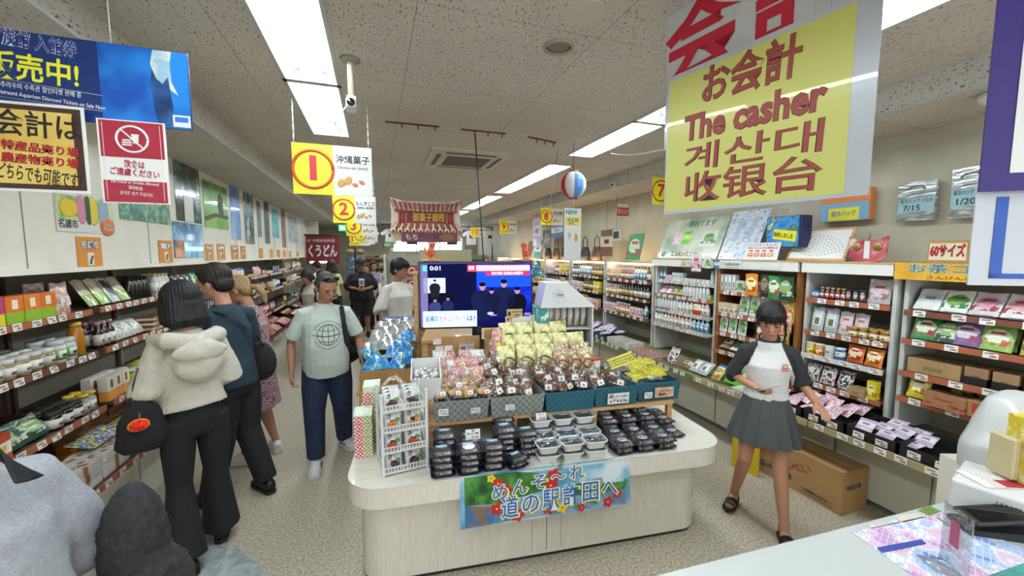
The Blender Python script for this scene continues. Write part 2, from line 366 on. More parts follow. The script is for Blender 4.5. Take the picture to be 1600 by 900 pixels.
# ---------------------------------------------------------------- people
def V(*a): return Vector(a)
def remesh(name, m, voxel, it, mats, parent, smooth_f=.5):
    me = m.mesh('tmp', mats); o = bpy.data.objects.new('tmp', me); COL.objects.link(o)
    r = o.modifiers.new('r', 'REMESH'); r.mode = 'VOXEL'; r.voxel_size = voxel; r.use_smooth_shade = True
    if it: s = o.modifiers.new('s', 'SMOOTH'); s.iterations = it; s.factor = smooth_f
    me2 = bpy.data.meshes.new_from_object(o.evaluated_get(bpy.context.evaluated_depsgraph_get())); me2.name = name
    bpy.data.objects.remove(o); bpy.data.meshes.remove(me); me2.materials.clear(); me2.materials.append(mats)
    return obj(name, me2, parent)
def crumple(me, f):
    ns = [n.vector.copy() for n in me.vertex_normals]
    for v, n in zip(me.vertices, ns): v.co += n*f(v.co)
def skin(name, c): return noisy('skin_'+name, [(.3, c), (.7, c)], 8, .55)
def cloth(name, c, c2=None, sc=60, rough=.85): return noisy('cloth_'+name, [(.3, c), (.7, c2 or c)], sc, rough, bmp=.12)
def hand(m, w, d, n, side, curl=.5, k=1.0, spread=.14):
    "w wrist, d pointing direction, n palm normal, side = thumb direction"
    d = d.normalized(); n = (n-d*n.dot(d)).normalized(); t = d.cross(n).normalized()
    if t.dot(side) < 0: t = -t
    m.tube([w-d*.02*k, w+d*.03*k, w+d*.07*k, w+d*.088*k], [(.014*k, .025*k), (.016*k, .036*k), (.014*k, .041*k), (.011*k, .038*k)], 10, side=n)
    for i, (o, L, r) in enumerate(((.030, .072, .0088), (.010, .080, .0092), (-.010, .075, .0088), (-.029, .058, .0078))):
        p = w+d*.085*k+t*o*k; a = curl*(.8+.1*i); q = [p]; dd = (d+t*o*spread*20*.3).normalized()
        for j, f in enumerate((.42, .32, .26)):
            ang = a*(j+.6); v = dd*math.cos(ang)+n*math.sin(ang); q.append(q[-1]+v*L*f*k)
        m.tube(q, [r*k, r*k*.97, r*k*.9, r*k*.72], 7)
    p = w+d*.025*k+t*.03*k; a = (d*.75+t*.62+n*.3).normalized(); b = (d*.95+t*.15+n*(.2+curl*.5)).normalized()
    m.tube([p-a*.012*k, p+a*.036*k, p+a*.036*k+b*.03*k, p+a*.036*k+b*.052*k], [.014*k, .0115*k, .0098*k, .0078*k], 7)
def person(label, H=1.7, loc=(0, 0, 0), rz=0, sk='#b98a6e', build=1.0, fem=False, lean=0, pitch=0, yaw=0, roll=0, hipz=.52, arms=None, legs=None, detail=2, hair=None, haircol='#15110f', top=None, bottom=None, shoes=None, group=None, face=True, belly=0, extra=None, torso_yaw=0):
    """person stands at loc facing local +y; joints are given in metres for a 1.70 m body.
    arms: {'R':(elbow, wrist, palm_normal, thumb_side, curl)}; legs: {'R':(hip_dx, knee, ankle, toe_dir)}"""
    s = H/1.7; root = empty('person', label, 'person', loc, rz, group)
    SK = skin(sk[1:], sk)
    A = Matrix.Translation((0, 0, .93)) @ Matrix.Rotation(R(torso_yaw), 4, 'Z') @ Matrix.Rotation(R(-lean), 4, 'X') @ Matrix.Translation((0, 0, -.93))
    def U(p): return A @ Vector(p)
    sw = .145 if fem else .172
    J = {'pel': V(0, 0, .93), 'waist': U((0, .005, 1.07)), 'chest': U((0, .0, 1.26)), 'neck': U((0, -.015, 1.44))}
    HN = J['neck']; Hm = Matrix.Translation(HN) @ Matrix.Rotation(R(torso_yaw), 4, 'Z') @ Matrix.Rotation(R(yaw), 4, 'Z') @ Matrix.Rotation(R(-pitch-lean*.6), 4, 'X') @ Matrix.Rotation(R(roll), 4, 'Y') @ Matrix.Scale(1.09, 4)
    hc = lambda x, y, z: Hm @ V(x, y, z)
    AR = {}; LG = {}
    for sd, sx in (('R', 1), ('L', -1)):
        sh = U((sx*sw*(.9+.1*build), -.01, 1.352)); df = ((sx*(.22 if not fem else .19), -.02, 1.12), (sx*.22, .04, .88), V(-sx, 0, 0), V(0, 1, 0), .35)
        a = list(arms[sd]) if arms and sd in arms else list(df)
        e, w = Vector(a[0]), Vector(a[1])
        if len(a) < 6: e, w = U(e), U(w)
        AR[sd] = (sh, e, w, Vector(a[2]), Vector(a[3]), a[4])
        dl = (V(sx*.105, .02, .50), V(sx*.11, -.02, .085), V(sx*.1, 1, 0))
        l = legs[sd] if legs and sd in legs else dl
        LG[sd] = (V(sx*.085, 0, .90), Vector(l[0]), Vector(l[1]), Vector(l[2]).normalized())
    vox = {3: .0055, 2: .0065, 1: .011, 0: .016}[detail]
    b = MB(); k = build
    # trunk and neck
    b.tube([V(0, 0, .84), J['pel'], J['waist'], J['chest'], U((0, -.01, 1.34)), U((0, -.012, 1.40))], [(.135*k, .085*k), (.14*k, .09*k), (.115*k, .08*k), (.135*k, .095*k), (.10*k, .07*k), (.052, .048)], 14, side=(1, 0, 0))
    b.tube([U((0, -.015, 1.38)), HN+V(0, 0, .0), hc(0, .0, .06), hc(0, .01, .1)], [(.05*k**.5, .05), (.05*k**.5, .052), (.05, .052), (.05, .05)], 12, side=(1, 0, 0))
    for sd, sx in (('R', 1), ('L', -1)):
        sh, e, w, pn, ts, cu = AR[sd]; q = k**.7
        b.tube([U((sx*.05, -.01, 1.36)), sh-V(0, 0, .012), sh.lerp(e, .35), e, e.lerp(w, .3), w], [.036, .038*q, .044*q, .034*q, .035*q, .0225], 10)
        hand(b, w, (w-e), pn, ts, cu, 1.0 if not fem else .92)
        hp, kn, an, td = LG[sd]
        b.tube([hp+V(0, 0, .03), hp.lerp(kn, .3), kn, kn.lerp(an, .3), an.lerp(kn, .15), an], [.068*k, .074*k, .054*k**.6, .052*k**.6, .034, .033], 12)
        b.tube([an-td*.035+V(0, 0, -.03), an+td*.02+V(0, 0, -.035), an+td*.1+V(0, 0, -.055), an+td*.165+V(0, 0, -.066)], [(.036, .034), (.034, .036), (.021, .044), (.014, .036)], 10, side=(0, 0, 1))
    # head: skull, face, jaw, nose, ears
    HS = 1.0
    b.ball(hc(0, .0, .165), (.074, .092, .088), rot=Hm.to_3x3()); b.ball(hc(0, .028, .115), (.060, .066, .080), rot=Hm.to_3x3())
    b.ball(hc(0, .062, .068), (.034, .030, .028), rot=Hm.to_3x3())
    b.tube([hc(0, .086, .142), hc(0, .1, .118), hc(0, .106, .108)], [.008, .0115, .014], 8)
    b.ball(hc(0, .088, .082), (.022, .012, .012), rot=Hm.to_3x3())
    for sx in (1, -1): b.ball(hc(sx*.077, -.004, .128), (.009, .018, .030), rot=Hm.to_3x3())
    if detail >= 1:
        for sx in (1, -1): b.ball(hc(sx*.03, .082, .151), (.024, .012, .008), rot=Hm.to_3x3())
    body = remesh('body', b, vox, 3 if detail > 1 else 2, SK, root)
    if face:
        ey = mat('eye_dark', '#1a1412', .3); br = mat('brow_dark', haircol if haircol != '#c9b083' else '#8a7250', .8); lip = mat('lip_'+sk[1:], '#8f4f48', .6)
        for sx in (1, -1):
            MB().ball(hc(sx*.03, .0895, .137), (.0115, .004, .0035), rot=Hm.to_3x3(), u=8, v=6).build('eye', ey, root)
            MB().tube([hc(sx*.016, .096, .155), hc(sx*.03, .0955, .159), hc(sx*.044, .088, .155)], [.0022, .003, .002], 6).build('eyebrow', br, root)
        MB().ball(hc(0, .0985, .082), (.019, .004, .0042), rot=Hm.to_3x3(), u=8, v=6).build('mouth', lip, root)
    # hair shell: line of growth by azimuth, then a fall
    if hair:
        HM = noisy('hair_'+haircol[1:], [(.3, haircol), (.7, hair.get('c2', haircol))], 3, .62, stretch=(30, 30, 2), bmp=.3)
        th = hair.get('t', .014); fall = hair.get('fall', 0); hb = MB(); rt = Hm.to_3x3(); g = th-.012
        hb.ball(hc(0, -.014, .185), (.079+g, .090+g, .082+g), rot=rt, u=16, v=10); hb.ball(hc(0, -.045, .125), (.068+g, .052+g, .062), rot=rt)
        hb.ball(hc(0, .046, .226), (.060, .040, .026+g*.4), rot=rt)
        for sx in (1, -1): hb.ball(hc(sx*.062, -.012, .165), (.022+g*.6, .050, .042), rot=rt)
        if fall:
            zb = .13-fall; ww = .0+hair.get('flare', .01)
            hb.tube([hc(0, -.03, .2), hc(0, -.036, .13), hc(0, -.04, zb+.03), hc(0, -.036, zb)], [(.088+g, .062+g), (.092+g, .062+g), (.09+g+ww, .058+g), (.074+g+ww, .042)], 18, side=Hm.to_3x3() @ V(1, 0, 0))
            for sx in (1, -1): hb.tube([hc(sx*.055, .02, .21), hc(sx*.078, .018, .15), hc(sx*(.080+ww*.4), .02, max(.05, zb+.03)), hc(sx*.074, .03, max(.03, zb))], [(.02, .035), (.017, .042), (.016, .036), (.008, .02)], 10, side=Hm.to_3x3() @ V(1, 0, 0))
        if detail < 2 or not hair.get('bangs'):
            pass
        if hair.get('tail'):
            q = [hc(*p) for p in hair['tail']]; hb.tube(q, hair.get('tailr', [.018, .034, .03, .012][:len(q)]), 10)
        if hair.get('bangs'):
            for i in range(15):
                x = -.062+i*.0088; hb.tube([hc(x*.8, .070, .245-.3*abs(x)), hc(x*1.0, .098-abs(x)*.35, .215), hc(x*1.12+.003*math.sin(i*5), .104-abs(x)*.5, hair['bangs']+.008*math.sin(i*2.3))], [.008, .010, .0035], 6)
        if hair.get('locks'):
            for sx in (1, -1): hb.tube([hc(sx*.06, .075, .2), hc(sx*.08, .055, .14), hc(sx*.083, .045, .06), hc(sx*.075, .045, 0)], [.01, .010, .008, .004], 6)
        ho = remesh('hair', hb, .005 if detail > 1 else .009, 2, HM, root); Hi = Hm.inverted()
        def strands(c):
            q = Hi @ c; a = math.atan2(q.x, q.y); return .0035*noise.noise(Vector((a*9, q.z*8, 0)))+.0022*math.sin(a*41+q.z*30)
        crumple(ho.data, strands)
    # clothes
    if top:
        m = MB(); hem = top.get('hem', .90); lo = top.get('loose', .018); TM = top['mat']; sl = top.get('sleeve', .5)
        hz = U((0, 0, hem)) if hem > .93 else V(0, 0, hem)
        by = belly
        ch = .012 if fem else 0
        m.tube([hz, V(0, 0, .95)+V(0, by*.6, 0) if hem < .94 else hz.lerp(J['waist'], .3), J['waist']+(A.to_3x3() @ V(0, by*.8, 0)), J['chest']+(A.to_3x3() @ V(0, .01+ch, 0)), U((0, -.008, 1.355)), U((0, -.012, 1.40)), U((0, -.012, 1.44))],
               [((.165+lo)*k, (.118+lo+by*.4)*k), ((.162+lo)*k, (.115+lo+by*.6)*k), ((.15 if not fem else .135)*k+lo, .105*k+lo+by*.8), (.155*k+lo, .115*k+lo+ch), (.135*k, .088*k), (.10, .075), (.066, .060)], 20, side=(1, 0, 0))
        for sd, sx in (('R', 1), ('L', -1)):
            sh, e, w, pn, ts, cu = AR[sd]; q = k**.7; root_p = U((sx*.06, -.01, 1.385))
            if sl <= .5: en = sh.lerp(e, sl*1.7); m.tube([root_p, sh+V(0, 0, .004), sh.lerp(en, .5), en], [.040, .050*q+lo*.15, .053*q+lo*.3, .050*q+lo*.8], 14)
            else: en = e.lerp(w, min(1, (sl-.5)*2)); m.tube([root_p, sh, sh.lerp(e, .5), e, e.lerp(en, .5), e.lerp(en, .85), en], [.042, .050*q+lo*.3, .05*q+lo*.8, .048*q+lo*1.3, .044+lo*1.5, .04+lo, .032+lo*.3], 14)
        if top.get('hood'):
            m.tube([U((-.16, .02, 1.40)), U((-.13, -.10, 1.39)), U((0, -.145, 1.36)), U((.13, -.10, 1.39)), U((.16, .02, 1.40))], [.035, .05, .055, .05, .035], 12)
            m.ball(U((0, -.15, 1.25)), (.13, .055, .13), rot=A.to_3x3()); m.ball(U((0, -.19, 1.31)), (.14, .03, .06), rot=A.to_3x3())
        t = remesh('top' if not top.get('name') else top['name'], m, vox*1.1, top.get('smooth', 3), TM, root)
        if top.get('wrinkle'):
            crumple(t.data, lambda c: top['wrinkle']*(noise.noise(Vector((c.x*7, c.y*7, c.z*13)))+.6*noise.noise(c*22)))
    if bottom:
        m = MB(); BM_ = bottom['mat']; lo = bottom.get('loose', .012); kind = bottom.get('type', 'trousers')
        if kind == 'trousers':
            m.tube([V(0, 0, .80), V(0, 0, .90), V(0, 0, bottom.get('waist', 1.02))], [((.13+lo)*k, (.10+lo)*k), ((.162+lo)*k, (.115+lo)*k), ((.14+lo)*k, (.098+lo)*k)], 16, side=(1, 0, 0))
            for sd in 'RL':
                hp, kn, an, td = LG[sd]; ln = bottom.get('len', 1); fl = bottom.get('flare', 0)
                P_ = [hp, hp.lerp(kn, .5), kn, kn.lerp(an, .5), kn.lerp(an, .98)]; Q_ = [.098*k+lo*.5, .085*k+lo, .064*k+lo, .056*k+lo+fl*.5, .05*k+lo+fl]
                if ln < 1: P_ = [hp, hp.lerp(kn, .5), hp.lerp(kn, 1.05)]; Q_ = [.098*k+lo, .095*k+lo, .09*k+lo*2]
                m.tube(P_, Q_, 14)
            remesh('trousers' if bottom.get('len', 1) == 1 else 'shorts', m, vox*1.1, 3, BM_, root)
        else:
            z0, z1, r1, N = bottom['z0'], bottom.get('z1', 1.03), bottom['r'], bottom.get('pleats', 16)
            def sk_(u, v, o=0):
                az = 2*math.pi*u; r = (.135*k if fem else .15)+(r1-.135*k)*(v**.75)-o
                pl = 1+bottom.get('depth', .05)*v*((abs(((az*N/2/math.pi) % 1)-.5)*2)**2-.5)
                sw_ = bottom.get('sway', (0, 0)); return V(math.cos(az)*r*pl+sw_[0]*v, math.sin(az)*r*pl*.82+sw_[1]*v, z1+(z0-z1)*v+.01*math.sin(az*N)*v)
            m.grid(lambda u, v: sk_(u, v), N*8, 12); m.grid(lambda u, v: sk_(u, v, .004), N*8, 12); m.build('skirt', BM_, root)
    if shoes:
        for sd in 'RL':
            hp, kn, an, td = LG[sd]; m = MB(); ty = shoes.get('type', 'sneaker'); q = shoes.get('k', 1)
            z = an.z-.085; side = td.cross(V(0, 0, 1)).normalized()
            def at_(f, z_, s_=0): return V(an.x, an.y, z)+td*f+side*s_+V(0, 0, z_)
            if ty == 'sneaker':
                m.tube([at_(-.075, .05), at_(-.05, .055), at_(0, .062), at_(.07, .05), at_(.13, .038), at_(.185, .028)], [(.035, .03), (.05, .04), (.055*q, .042), (.04, .047), (.034, .047), (.014, .03)], 12, side=(0, 0, 1))
                sh = remesh('shoe', m, .008, 2, shoes['mat'], root)
                so = MB(); out = [( -.083, 0), (-.07, .033), (-.02, .04), (.06, .042), (.13, .052), (.18, .04), (.2, .0), (.18, -.04), (.13, -.052), (.06, -.042), (-.02, -.04), (-.07, -.033)]
                M_ = Matrix.Translation((an.x, an.y, z)) @ Matrix(((td.x, side.x, 0, 0), (td.y, side.y, 0, 0), (0, 0, 1, 0), (0, 0, 0, 1)))
                so.prism(out, .0, .026, M=M_); so.build('sole', shoes.get('sole', shoes['mat']), sh)
                if shoes.get('trim'):
                    ac = MB()
                    for sg in (1, -1):
                        for f in (.0, .035, .07): ac.tube([at_(f, .03, sg*.046), at_(f+.02, .06, sg*.04)], .005, 6)
                    for f in (.04, .065, .09, .115): ac.tube([at_(f, .092-f*.28, -.022), at_(f, .098-f*.3, 0), at_(f, .092-f*.28, .022)], .0035, 6)
                    ac.build('shoe_trim', shoes['trim'], sh)
            else:
                M_ = Matrix.Translation((an.x, an.y, z)) @ Matrix(((td.x, side.x, 0, 0), (td.y, side.y, 0, 0), (0, 0, 1, 0), (0, 0, 0, 1)))
                out = [(-.075, 0), (-.06, .03), (0, .036), (.08, .044), (.15, .044), (.19, .0), (.15, -.044), (.08, -.044), (0, -.036), (-.06, -.03)]
                m.prism(out, 0, .022, M=M_); 
                for f, w_ in ((.075, .05), (.125, .022)): m.grid(lambda u, v: at_(f-w_/2+w_*v, .024+.058*math.sin(math.pi*u)*(1-f*2.2), .049*math.cos(math.pi*u)), 10, 2)
                m.tube([at_(.01, .05, .036), at_(-.05, .07, .02), at_(-.062, .07, 0), at_(-.05, .07, -.02), at_(.01, .05, -.036)], [(.009, .004)]*5, 6); m.build('sandal', shoes['mat'], root)
    root.scale = (s, s, s)
    J.update(AR=AR, LG=LG, U=U, hc=hc, root=root, Hm=Hm); return J
# ---------------------------------------------------------------- goods: one of each kind, then copies
def smin(x, p): return max(0.0, x)**p
def pouch_mb(w, h, d, seed=0, top=.12, mi=0, m=None, M=None, gus=.75):
    m = m or MB()
    def f(u, v, s_):
        e = min(1, min(u, 1-u)*9)**.6; t = d/2*(gus*(1-v/(1-top)) + (1-gus)*1.6*math.sin(math.pi*min(1, v/(1-top))) if v < 1-top else 0)*e*math.sin(math.pi*(.12+.76*u))
        n_ = .018*w*noise.noise(Vector((u*4+seed, v*4, s_*3)))*(1 if .03 < v < .97 and 0 < u < 1 else 0)
        return V(w*(u-.5)*(1+.02*math.sin(v*9+seed)), -s_*(t+.0012)+n_, h*v+(.004*math.sin(u*7+seed) if v >= 1 else 0))
    m.grid(lambda u, v: f(u, v, 1), 8, 10, mi, M); m.grid(lambda u, v: f(u, v, -1), 8, 10, mi, M)
    return m
def pillow_mb(w, h, d, seed=0, m=None, mi=0, M=None, k=.018, nu=10, nv=12):
    "bag sealed at both ends; lies or stands in x,z"
    m = m or MB()
    def f(u, v, s_):
        vv = (v-.07)/.86; t = 0 if vv <= 0 or vv >= 1 else d/2*(math.sin(math.pi*vv)**.45)*(math.sin(math.pi*u)**.5 if 0 < u < 1 else 0)
        n_ = k*noise.noise(Vector((u*3.5+seed, v*4, s_*5+seed)))*(1 if t > 0 else .15)
        z = .0025*((int(u*nu*2)) % 2)*(1 if v in (0, 1) else 0)
        return V(w*(u-.5)*(1-.06*math.sin(math.pi*v)), -s_*t+n_, h*v+(z if v == 1 else -z))
    m.grid(lambda u, v: f(u, v, 1), nu, nv, mi, M); m.grid(lambda u, v: f(u, v, -1), nu, nv, mi, M); return m
class Kind:
    def __init__(s, name, cat, desc, make, w): s.name, s.cat, s.desc, s.make, s.w, s.first = name, cat, desc, make, w, None
    def put(s, loc, rot, label, group, scale=None):
        if s.first is None: o = s.first = s.make(s.name); o['category'] = s.cat
        else: o = dup(s.first)
        o.location = loc; o.rotation_euler = [R(a) for a in rot]; o['label'] = label
        if group: o['group'] = group
        o.scale = scale if scale is not None else (1, 1, 1)
        return o
def K_pouch(desc, m, w=.11, h=.16, d=.05, name='pouch', cat='pouch', seed=0, win=None):
    def mk(n):
        o = pouch_mb(w, h, d, seed).build(n, m)
        if win: MB().box((0, 0, 0), (w*.6, .002, h*.3)).build('label', win, o, (0, -d*.28-.006, h*.42)).rotation_euler = (R(-7), 0, 0)
        return o
    return Kind(name, cat, desc, mk, w)
def K_bag(desc, m, w=.14, h=.19, d=.05, name='snack_bag', cat='bag', seed=0): return Kind(name, cat, desc, lambda n: pillow_mb(w, h, d, seed, k=.006).build(n, m), w)
def K_box(desc, m, w=.08, d=.05, h=.15, name='carton', cat='box', lid=None, bev=.0015):
    def mk(n):
        o = MB().box((0, 0, h/2), (w, d, h), bev=bev).build(n, m)
        if lid: MB().box((0, 0, h-.003), (w*.9, d*.9, .008)).build('lid', lid, o)
        return o
    return Kind(name, cat, desc, mk, w)
def K_bottle(desc, m, r=.03, h=.2, cap='#e8e8e8', neck=.011, label=None, name='bottle', sh=.62, seg=12, pump=False):
    def mk(n):
        o = MB().lathe([(r*.9, 0), (r, .004), (r, h*sh), (r*.8, h*(sh+.07)), (neck, h*(sh+.16)), (neck, h*.9)], seg).build(n, m)
        c = MB().lathe([(neck*1.25, h*.88), (neck*1.25, h), (neck*.9, h)], seg)
        if pump: c.cyl((0, 0, h), (0, 0, h+.03), .004).box((0, -.012, h+.032), (.014, .036, .008))
        c.build('cap', mat('cap_'+cap[1:], cap, .4), o)
        if label: MB().lathe([(r+.0008, h*.12), (r+.0008, h*sh*.85)], seg).build('label', label, o)
        return o
    return Kind(name, 'bottle', desc, mk, r*2)
def K_jar(desc, m, r=.036, h=.09, lid='#e6e4dc', label=None, name='jar', cat='jar', metal=0, seg=14):
    def mk(n):
        o = MB().lathe([(r*.92, 0), (r, .005), (r, h*.74), (r*.86, h*.8)], seg).build(n, m)
        MB().lathe([(r*.9, h*.79), (r*.94, h*.8), (r*.94, h*.98), (r*.88, h)], seg).build('lid', mat('lid_'+lid[1:], lid, .35, metal=metal), o)
        if label: MB().lathe([(r+.0008, h*.15), (r+.0008, h*.62)], seg).build('label', label, o)
        return o
    return Kind(name, cat, desc, mk, r*2)
def K_can(desc, m, r=.033, h=.1, lid='#c9c9c4', name='can', cat='can'):
    def mk(n):
        o = MB().lathe([(r*.93, 0), (r, .004), (r, h-.004), (r*.94, h)], 14).build(n, m)
        MB().lathe([(r*1.02, h-.003), (r*1.03, h+.001), (r*.97, h+.006)], 14).build('lid', mat('lid_'+lid[1:], lid, .35), o); return o
    return Kind(name, cat, desc, mk, r*2)
def K_flat(desc, m, w=.11, h=.15, d=.03, name='packet', cat='packet', seed=0): return Kind(name, cat, desc, lambda n: pillow_mb(w, h, d, seed, k=.004, nu=8, nv=8).build(n, m), w)
# a palette of printed films and cards
PK = {k: pack('print_'+k, *v[:3], **(v[3] if len(v) > 3 else {})) for k, v in {
 'pinkclear': ('#c9a5a0', '#b9766d', '#e0d2cb', dict(style='clear')), 'pasta': ('#c8b68f', '#9b7f55', '#e3ddcf', dict(style='clear')), 'nuts': ('#a87f4c', '#7d5a33', '#cbb68d', dict(style='clear')),
 'whiteclear': ('#cfd0cc', '#b1aca4', '#eceae4', dict(style='clear')), 'blueclear': ('#5a86b8', '#c9d2d8', '#2f5d99', dict(style='clear')), 'creamgreen': ('#cfc5a2', '#8fb04a', '#ece5cf', dict(style='split')),
 'whiteblack': ('#d9d9d4', '#3b3f3e', '#222222', dict(style='card')), 'silver': ('#b7bbbd', '#e9e9e6', '#6f7d56', dict(style='card', rough=.25)), 'silverpink': ('#bcb5b8', '#d9b8bd', '#9c6b74', dict(style='label', rough=.25)),
 'yellow': ('#d9c22f', '#f0e9b5', '#b35a24', dict(style='label')), 'gold': ('#b99a34', '#e6d68b', '#5d4a1c', dict(style='label')), 'green': ('#2f8a4a', '#d8e6c8', '#a9392b', dict(style='label')),
 'dkgreen': ('#1f4a33', '#8fae6b', '#d9d9c9', dict(style='label')), 'lime': ('#62c91f', '#b8ee55', '#f0f6c8', dict(style='band')), 'ltgreen': ('#8cb653', '#e4edcf', '#c4573a', dict(style='label')),
 'purple': ('#86659b', '#e2d8e6', '#b14258', dict(style='label')), 'orange': ('#dd7b27', '#f6e3b9', '#a8331c', dict(style='label')), 'red': ('#b92a25', '#f0e6dc', '#e2b33a', dict(style='band')),
 'pink': ('#d99ab0', '#f2dbe2', '#b9637f', dict(style='mix')), 'lilac': ('#c3b1c9', '#ece3ee', '#97799f', dict(style='band')), 'brown': ('#7b5236', '#d8c7a6', '#4a2e1c', dict(style='band')),
 'kraft': ('#a5835b', '#a5835b', '#8b6a45', dict(style='card', rough=.8, coat=0, wr=.05)), 'white': ('#dedfda', '#c8d3d6', '#6d8fa5', dict(style='band')), 'whitegreen': ('#e2e4dc', '#7fae5f', '#3c7a42', dict(style='label')),
 'whitepink': ('#e4dcdc', '#e3a6b3', '#a33f52', dict(style='label')), 'whiteorange': ('#e4ddcf', '#e3913f', '#8a4a20', dict(style='split')), 'blue': ('#2d6fb3', '#e2ecf2', '#d1a92e', dict(style='band')),
 'navy': ('#26304f', '#b9c2d2', '#c9a34c', dict(style='card')), 'black': ('#232326', '#c8c8c4', '#8c2d2d', dict(style='label')), 'bw': ('#1f1f21', '#d9d9d9', '#b3262d', dict(style='mix')),
 'teal': ('#3f9a96', '#e5efe9', '#1d5e63', dict(style='band')), 'cookie': ('#d8d6d0', '#b9814a', '#e5e2da', dict(style='mix', wr=.02)), 'greenyellow': ('#3f9a35', '#d6dd2f', '#a5cf3a', dict(style='mix')),
 'redtop': ('#c9543f', '#ebe4d8', '#b3322a', dict(style='top', wr=.03)), 'orangetop': ('#d88a35', '#ebe4d4', '#c3641f', dict(style='top', wr=.03)), 'greentop': ('#6f9a45', '#e6e8d6', '#3f6e2e', dict(style='top', wr=.03)), 'cookietop': ('#dedcd6', '#c08a50', '#8a5a34', dict(style='cook', wr=.02)),
 'redwhite': ('#c9543f', '#ebe4d8', '#b3322a', dict(style='card', wr=.03)), 'orangewhite': ('#d88a35', '#ebe4d4', '#c3641f', dict(style='card', wr=.03)), 'greenwhite': ('#6f9a45', '#e6e8d6', '#3f6e2e', dict(style='card', wr=.03)),
 'multi': ('#d8cfc2', '#d7602f', '#3f86b5', dict(style='mix')), 'yelblue': ('#e0cc35', '#3b6cb3', '#e9e6d5', dict(style='mix')), 'chips': ('#d9cfa0', '#b7a052', '#8f9f45', dict(style='clear')),
 'magenta': ('#c8407f', '#f3e13a', '#e4e4da', dict(style='split')), 'orgreen': ('#dc6a24', '#96b52f', '#f3e6c8', dict(style='split')), 'cream': ('#d9cdb0', '#efe8d2', '#8c7a52', dict(style='label')),
 'peach': ('#dba58c', '#efd7c8', '#b9604c', dict(style='card')), 'dark': ('#2a2622', '#8b7b62', '#5a4a38', dict(style='label')), 'sausage': ('#8a4a3a', '#b9776a', '#d8c8ba', dict(style='clear'))}.items()}
GLASSES = {k: mat('glass_'+k, c, .12, coat=.6) for k, c in dict(amber='#7a3d14', dark='#231a15', green='#2c3d22', clearish='#a9aea4', honey='#b5761f', wine='#3b1c22', clearwhite='#c6cac8', pinkish='#c48f86', olive='#6a6a3a', redsauce='#8a2c1b', aqua='#8fb9c4').items()}
LBL = {k: pack('sticker_'+k, a, b, c, 'card', rough=.5, coat=0, wr=0) for k, (a, b, c) in dict(white=('#dcd9cf', '#e8e5da', '#6b5a4a'), cream=('#d8c898', '#eadfbd', '#6b4b2a'), green=('#7fa45a', '#e4e8d6', '#3c5a32'), red=('#b23a2c', '#ece4d8', '#8a2a22'), gold=('#b5963f', '#e8d9a0', '#5a3a1a'), blue=('#4a78a8', '#dfe6ea', '#2c4a73')).items()}
TAGM = mat('price_card', '#dfddd5', .55); _t = nd(TAGM, 'ShaderNodeTexCoord'); _s = nd(TAGM, 'ShaderNodeSeparateXYZ'); lk(TAGM, _t.outputs['Generated'], _s.inputs[0])
_n = nd(TAGM, 'ShaderNodeTexNoise'); _n.inputs['Scale'].default_value = 14; lk(TAGM, _t.outputs['Generated'], _n.inputs[0]); _i = nd(TAGM, 'ShaderNodeObjectInfo')
_a = math_(TAGM, 'MULTIPLY', math_(TAGM, 'LESS_THAN', math_(TAGM, 'ABSOLUTE', math_(TAGM, 'SUBTRACT', _s.outputs[2], .68)), .1), math_(TAGM, 'LESS_THAN', math_(TAGM, 'ABSOLUTE', math_(TAGM, 'SUBTRACT', _s.outputs[0], .42)), .3))
_b = math_(TAGM, 'MULTIPLY', math_(TAGM, 'LESS_THAN', math_(TAGM, 'ABSOLUTE', math_(TAGM, 'SUBTRACT', _s.outputs[2], .3)), .15), math_(TAGM, 'LESS_THAN', math_(TAGM, 'ABSOLUTE', math_(TAGM, 'SUBTRACT', _s.outputs[0], .66)), .22))
_b = math_(TAGM, 'MULTIPLY', _b, math_(TAGM, 'GREATER_THAN', _n.outputs[0], .42))
lk(TAGM, mixc(TAGM, _b, mixc(TAGM, math_(TAGM, 'MULTIPLY', _a, .8), '#e6e4dc', '#3a3a3e'), '#a8453f'), bsdf(TAGM).inputs['Base Color'])
RAIL = {'red': mat('terracotta_rail', '#a9603f', .55), 'brown': mat('brown_rail', '#7a4a36', .5), 'white': mat('white_rail', '#d2d3cf', .4), 'black': mat('black_rail', '#26262a', .5), 'clear': mat('grey_rail', '#a9aaa6', .3), 'green': mat('green_rail', '#5b7a4c', .6)}
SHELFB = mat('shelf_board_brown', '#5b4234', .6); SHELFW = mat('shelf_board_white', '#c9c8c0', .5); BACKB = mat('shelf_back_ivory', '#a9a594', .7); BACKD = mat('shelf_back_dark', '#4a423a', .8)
WOOD = noisy('varnished_wood', [(.35, '#8a5226'), (.5, '#9c6231'), (.65, '#ad7340')], 3, .4, det=5, stretch=(14, 14, 1.2), coat=.2)
LWOOD = noisy('pale_pine', [(.35, '#b48a58'), (.5, '#c39a68'), (.65, '#cda777')], 3, .5, det=5, stretch=(2, 16, 16))
UPR = mat('upright_white', '#c6c7c2', .45)
class Frame:
    def __init__(s, ox, oy, rz): s.o = V(ox, oy, 0); s.rz = rz; s.M = Matrix.Translation(s.o) @ Matrix.Rotation(R(rz), 4, 'Z')
    def p(s, x, y, z): return s.M @ V(x, y, z)
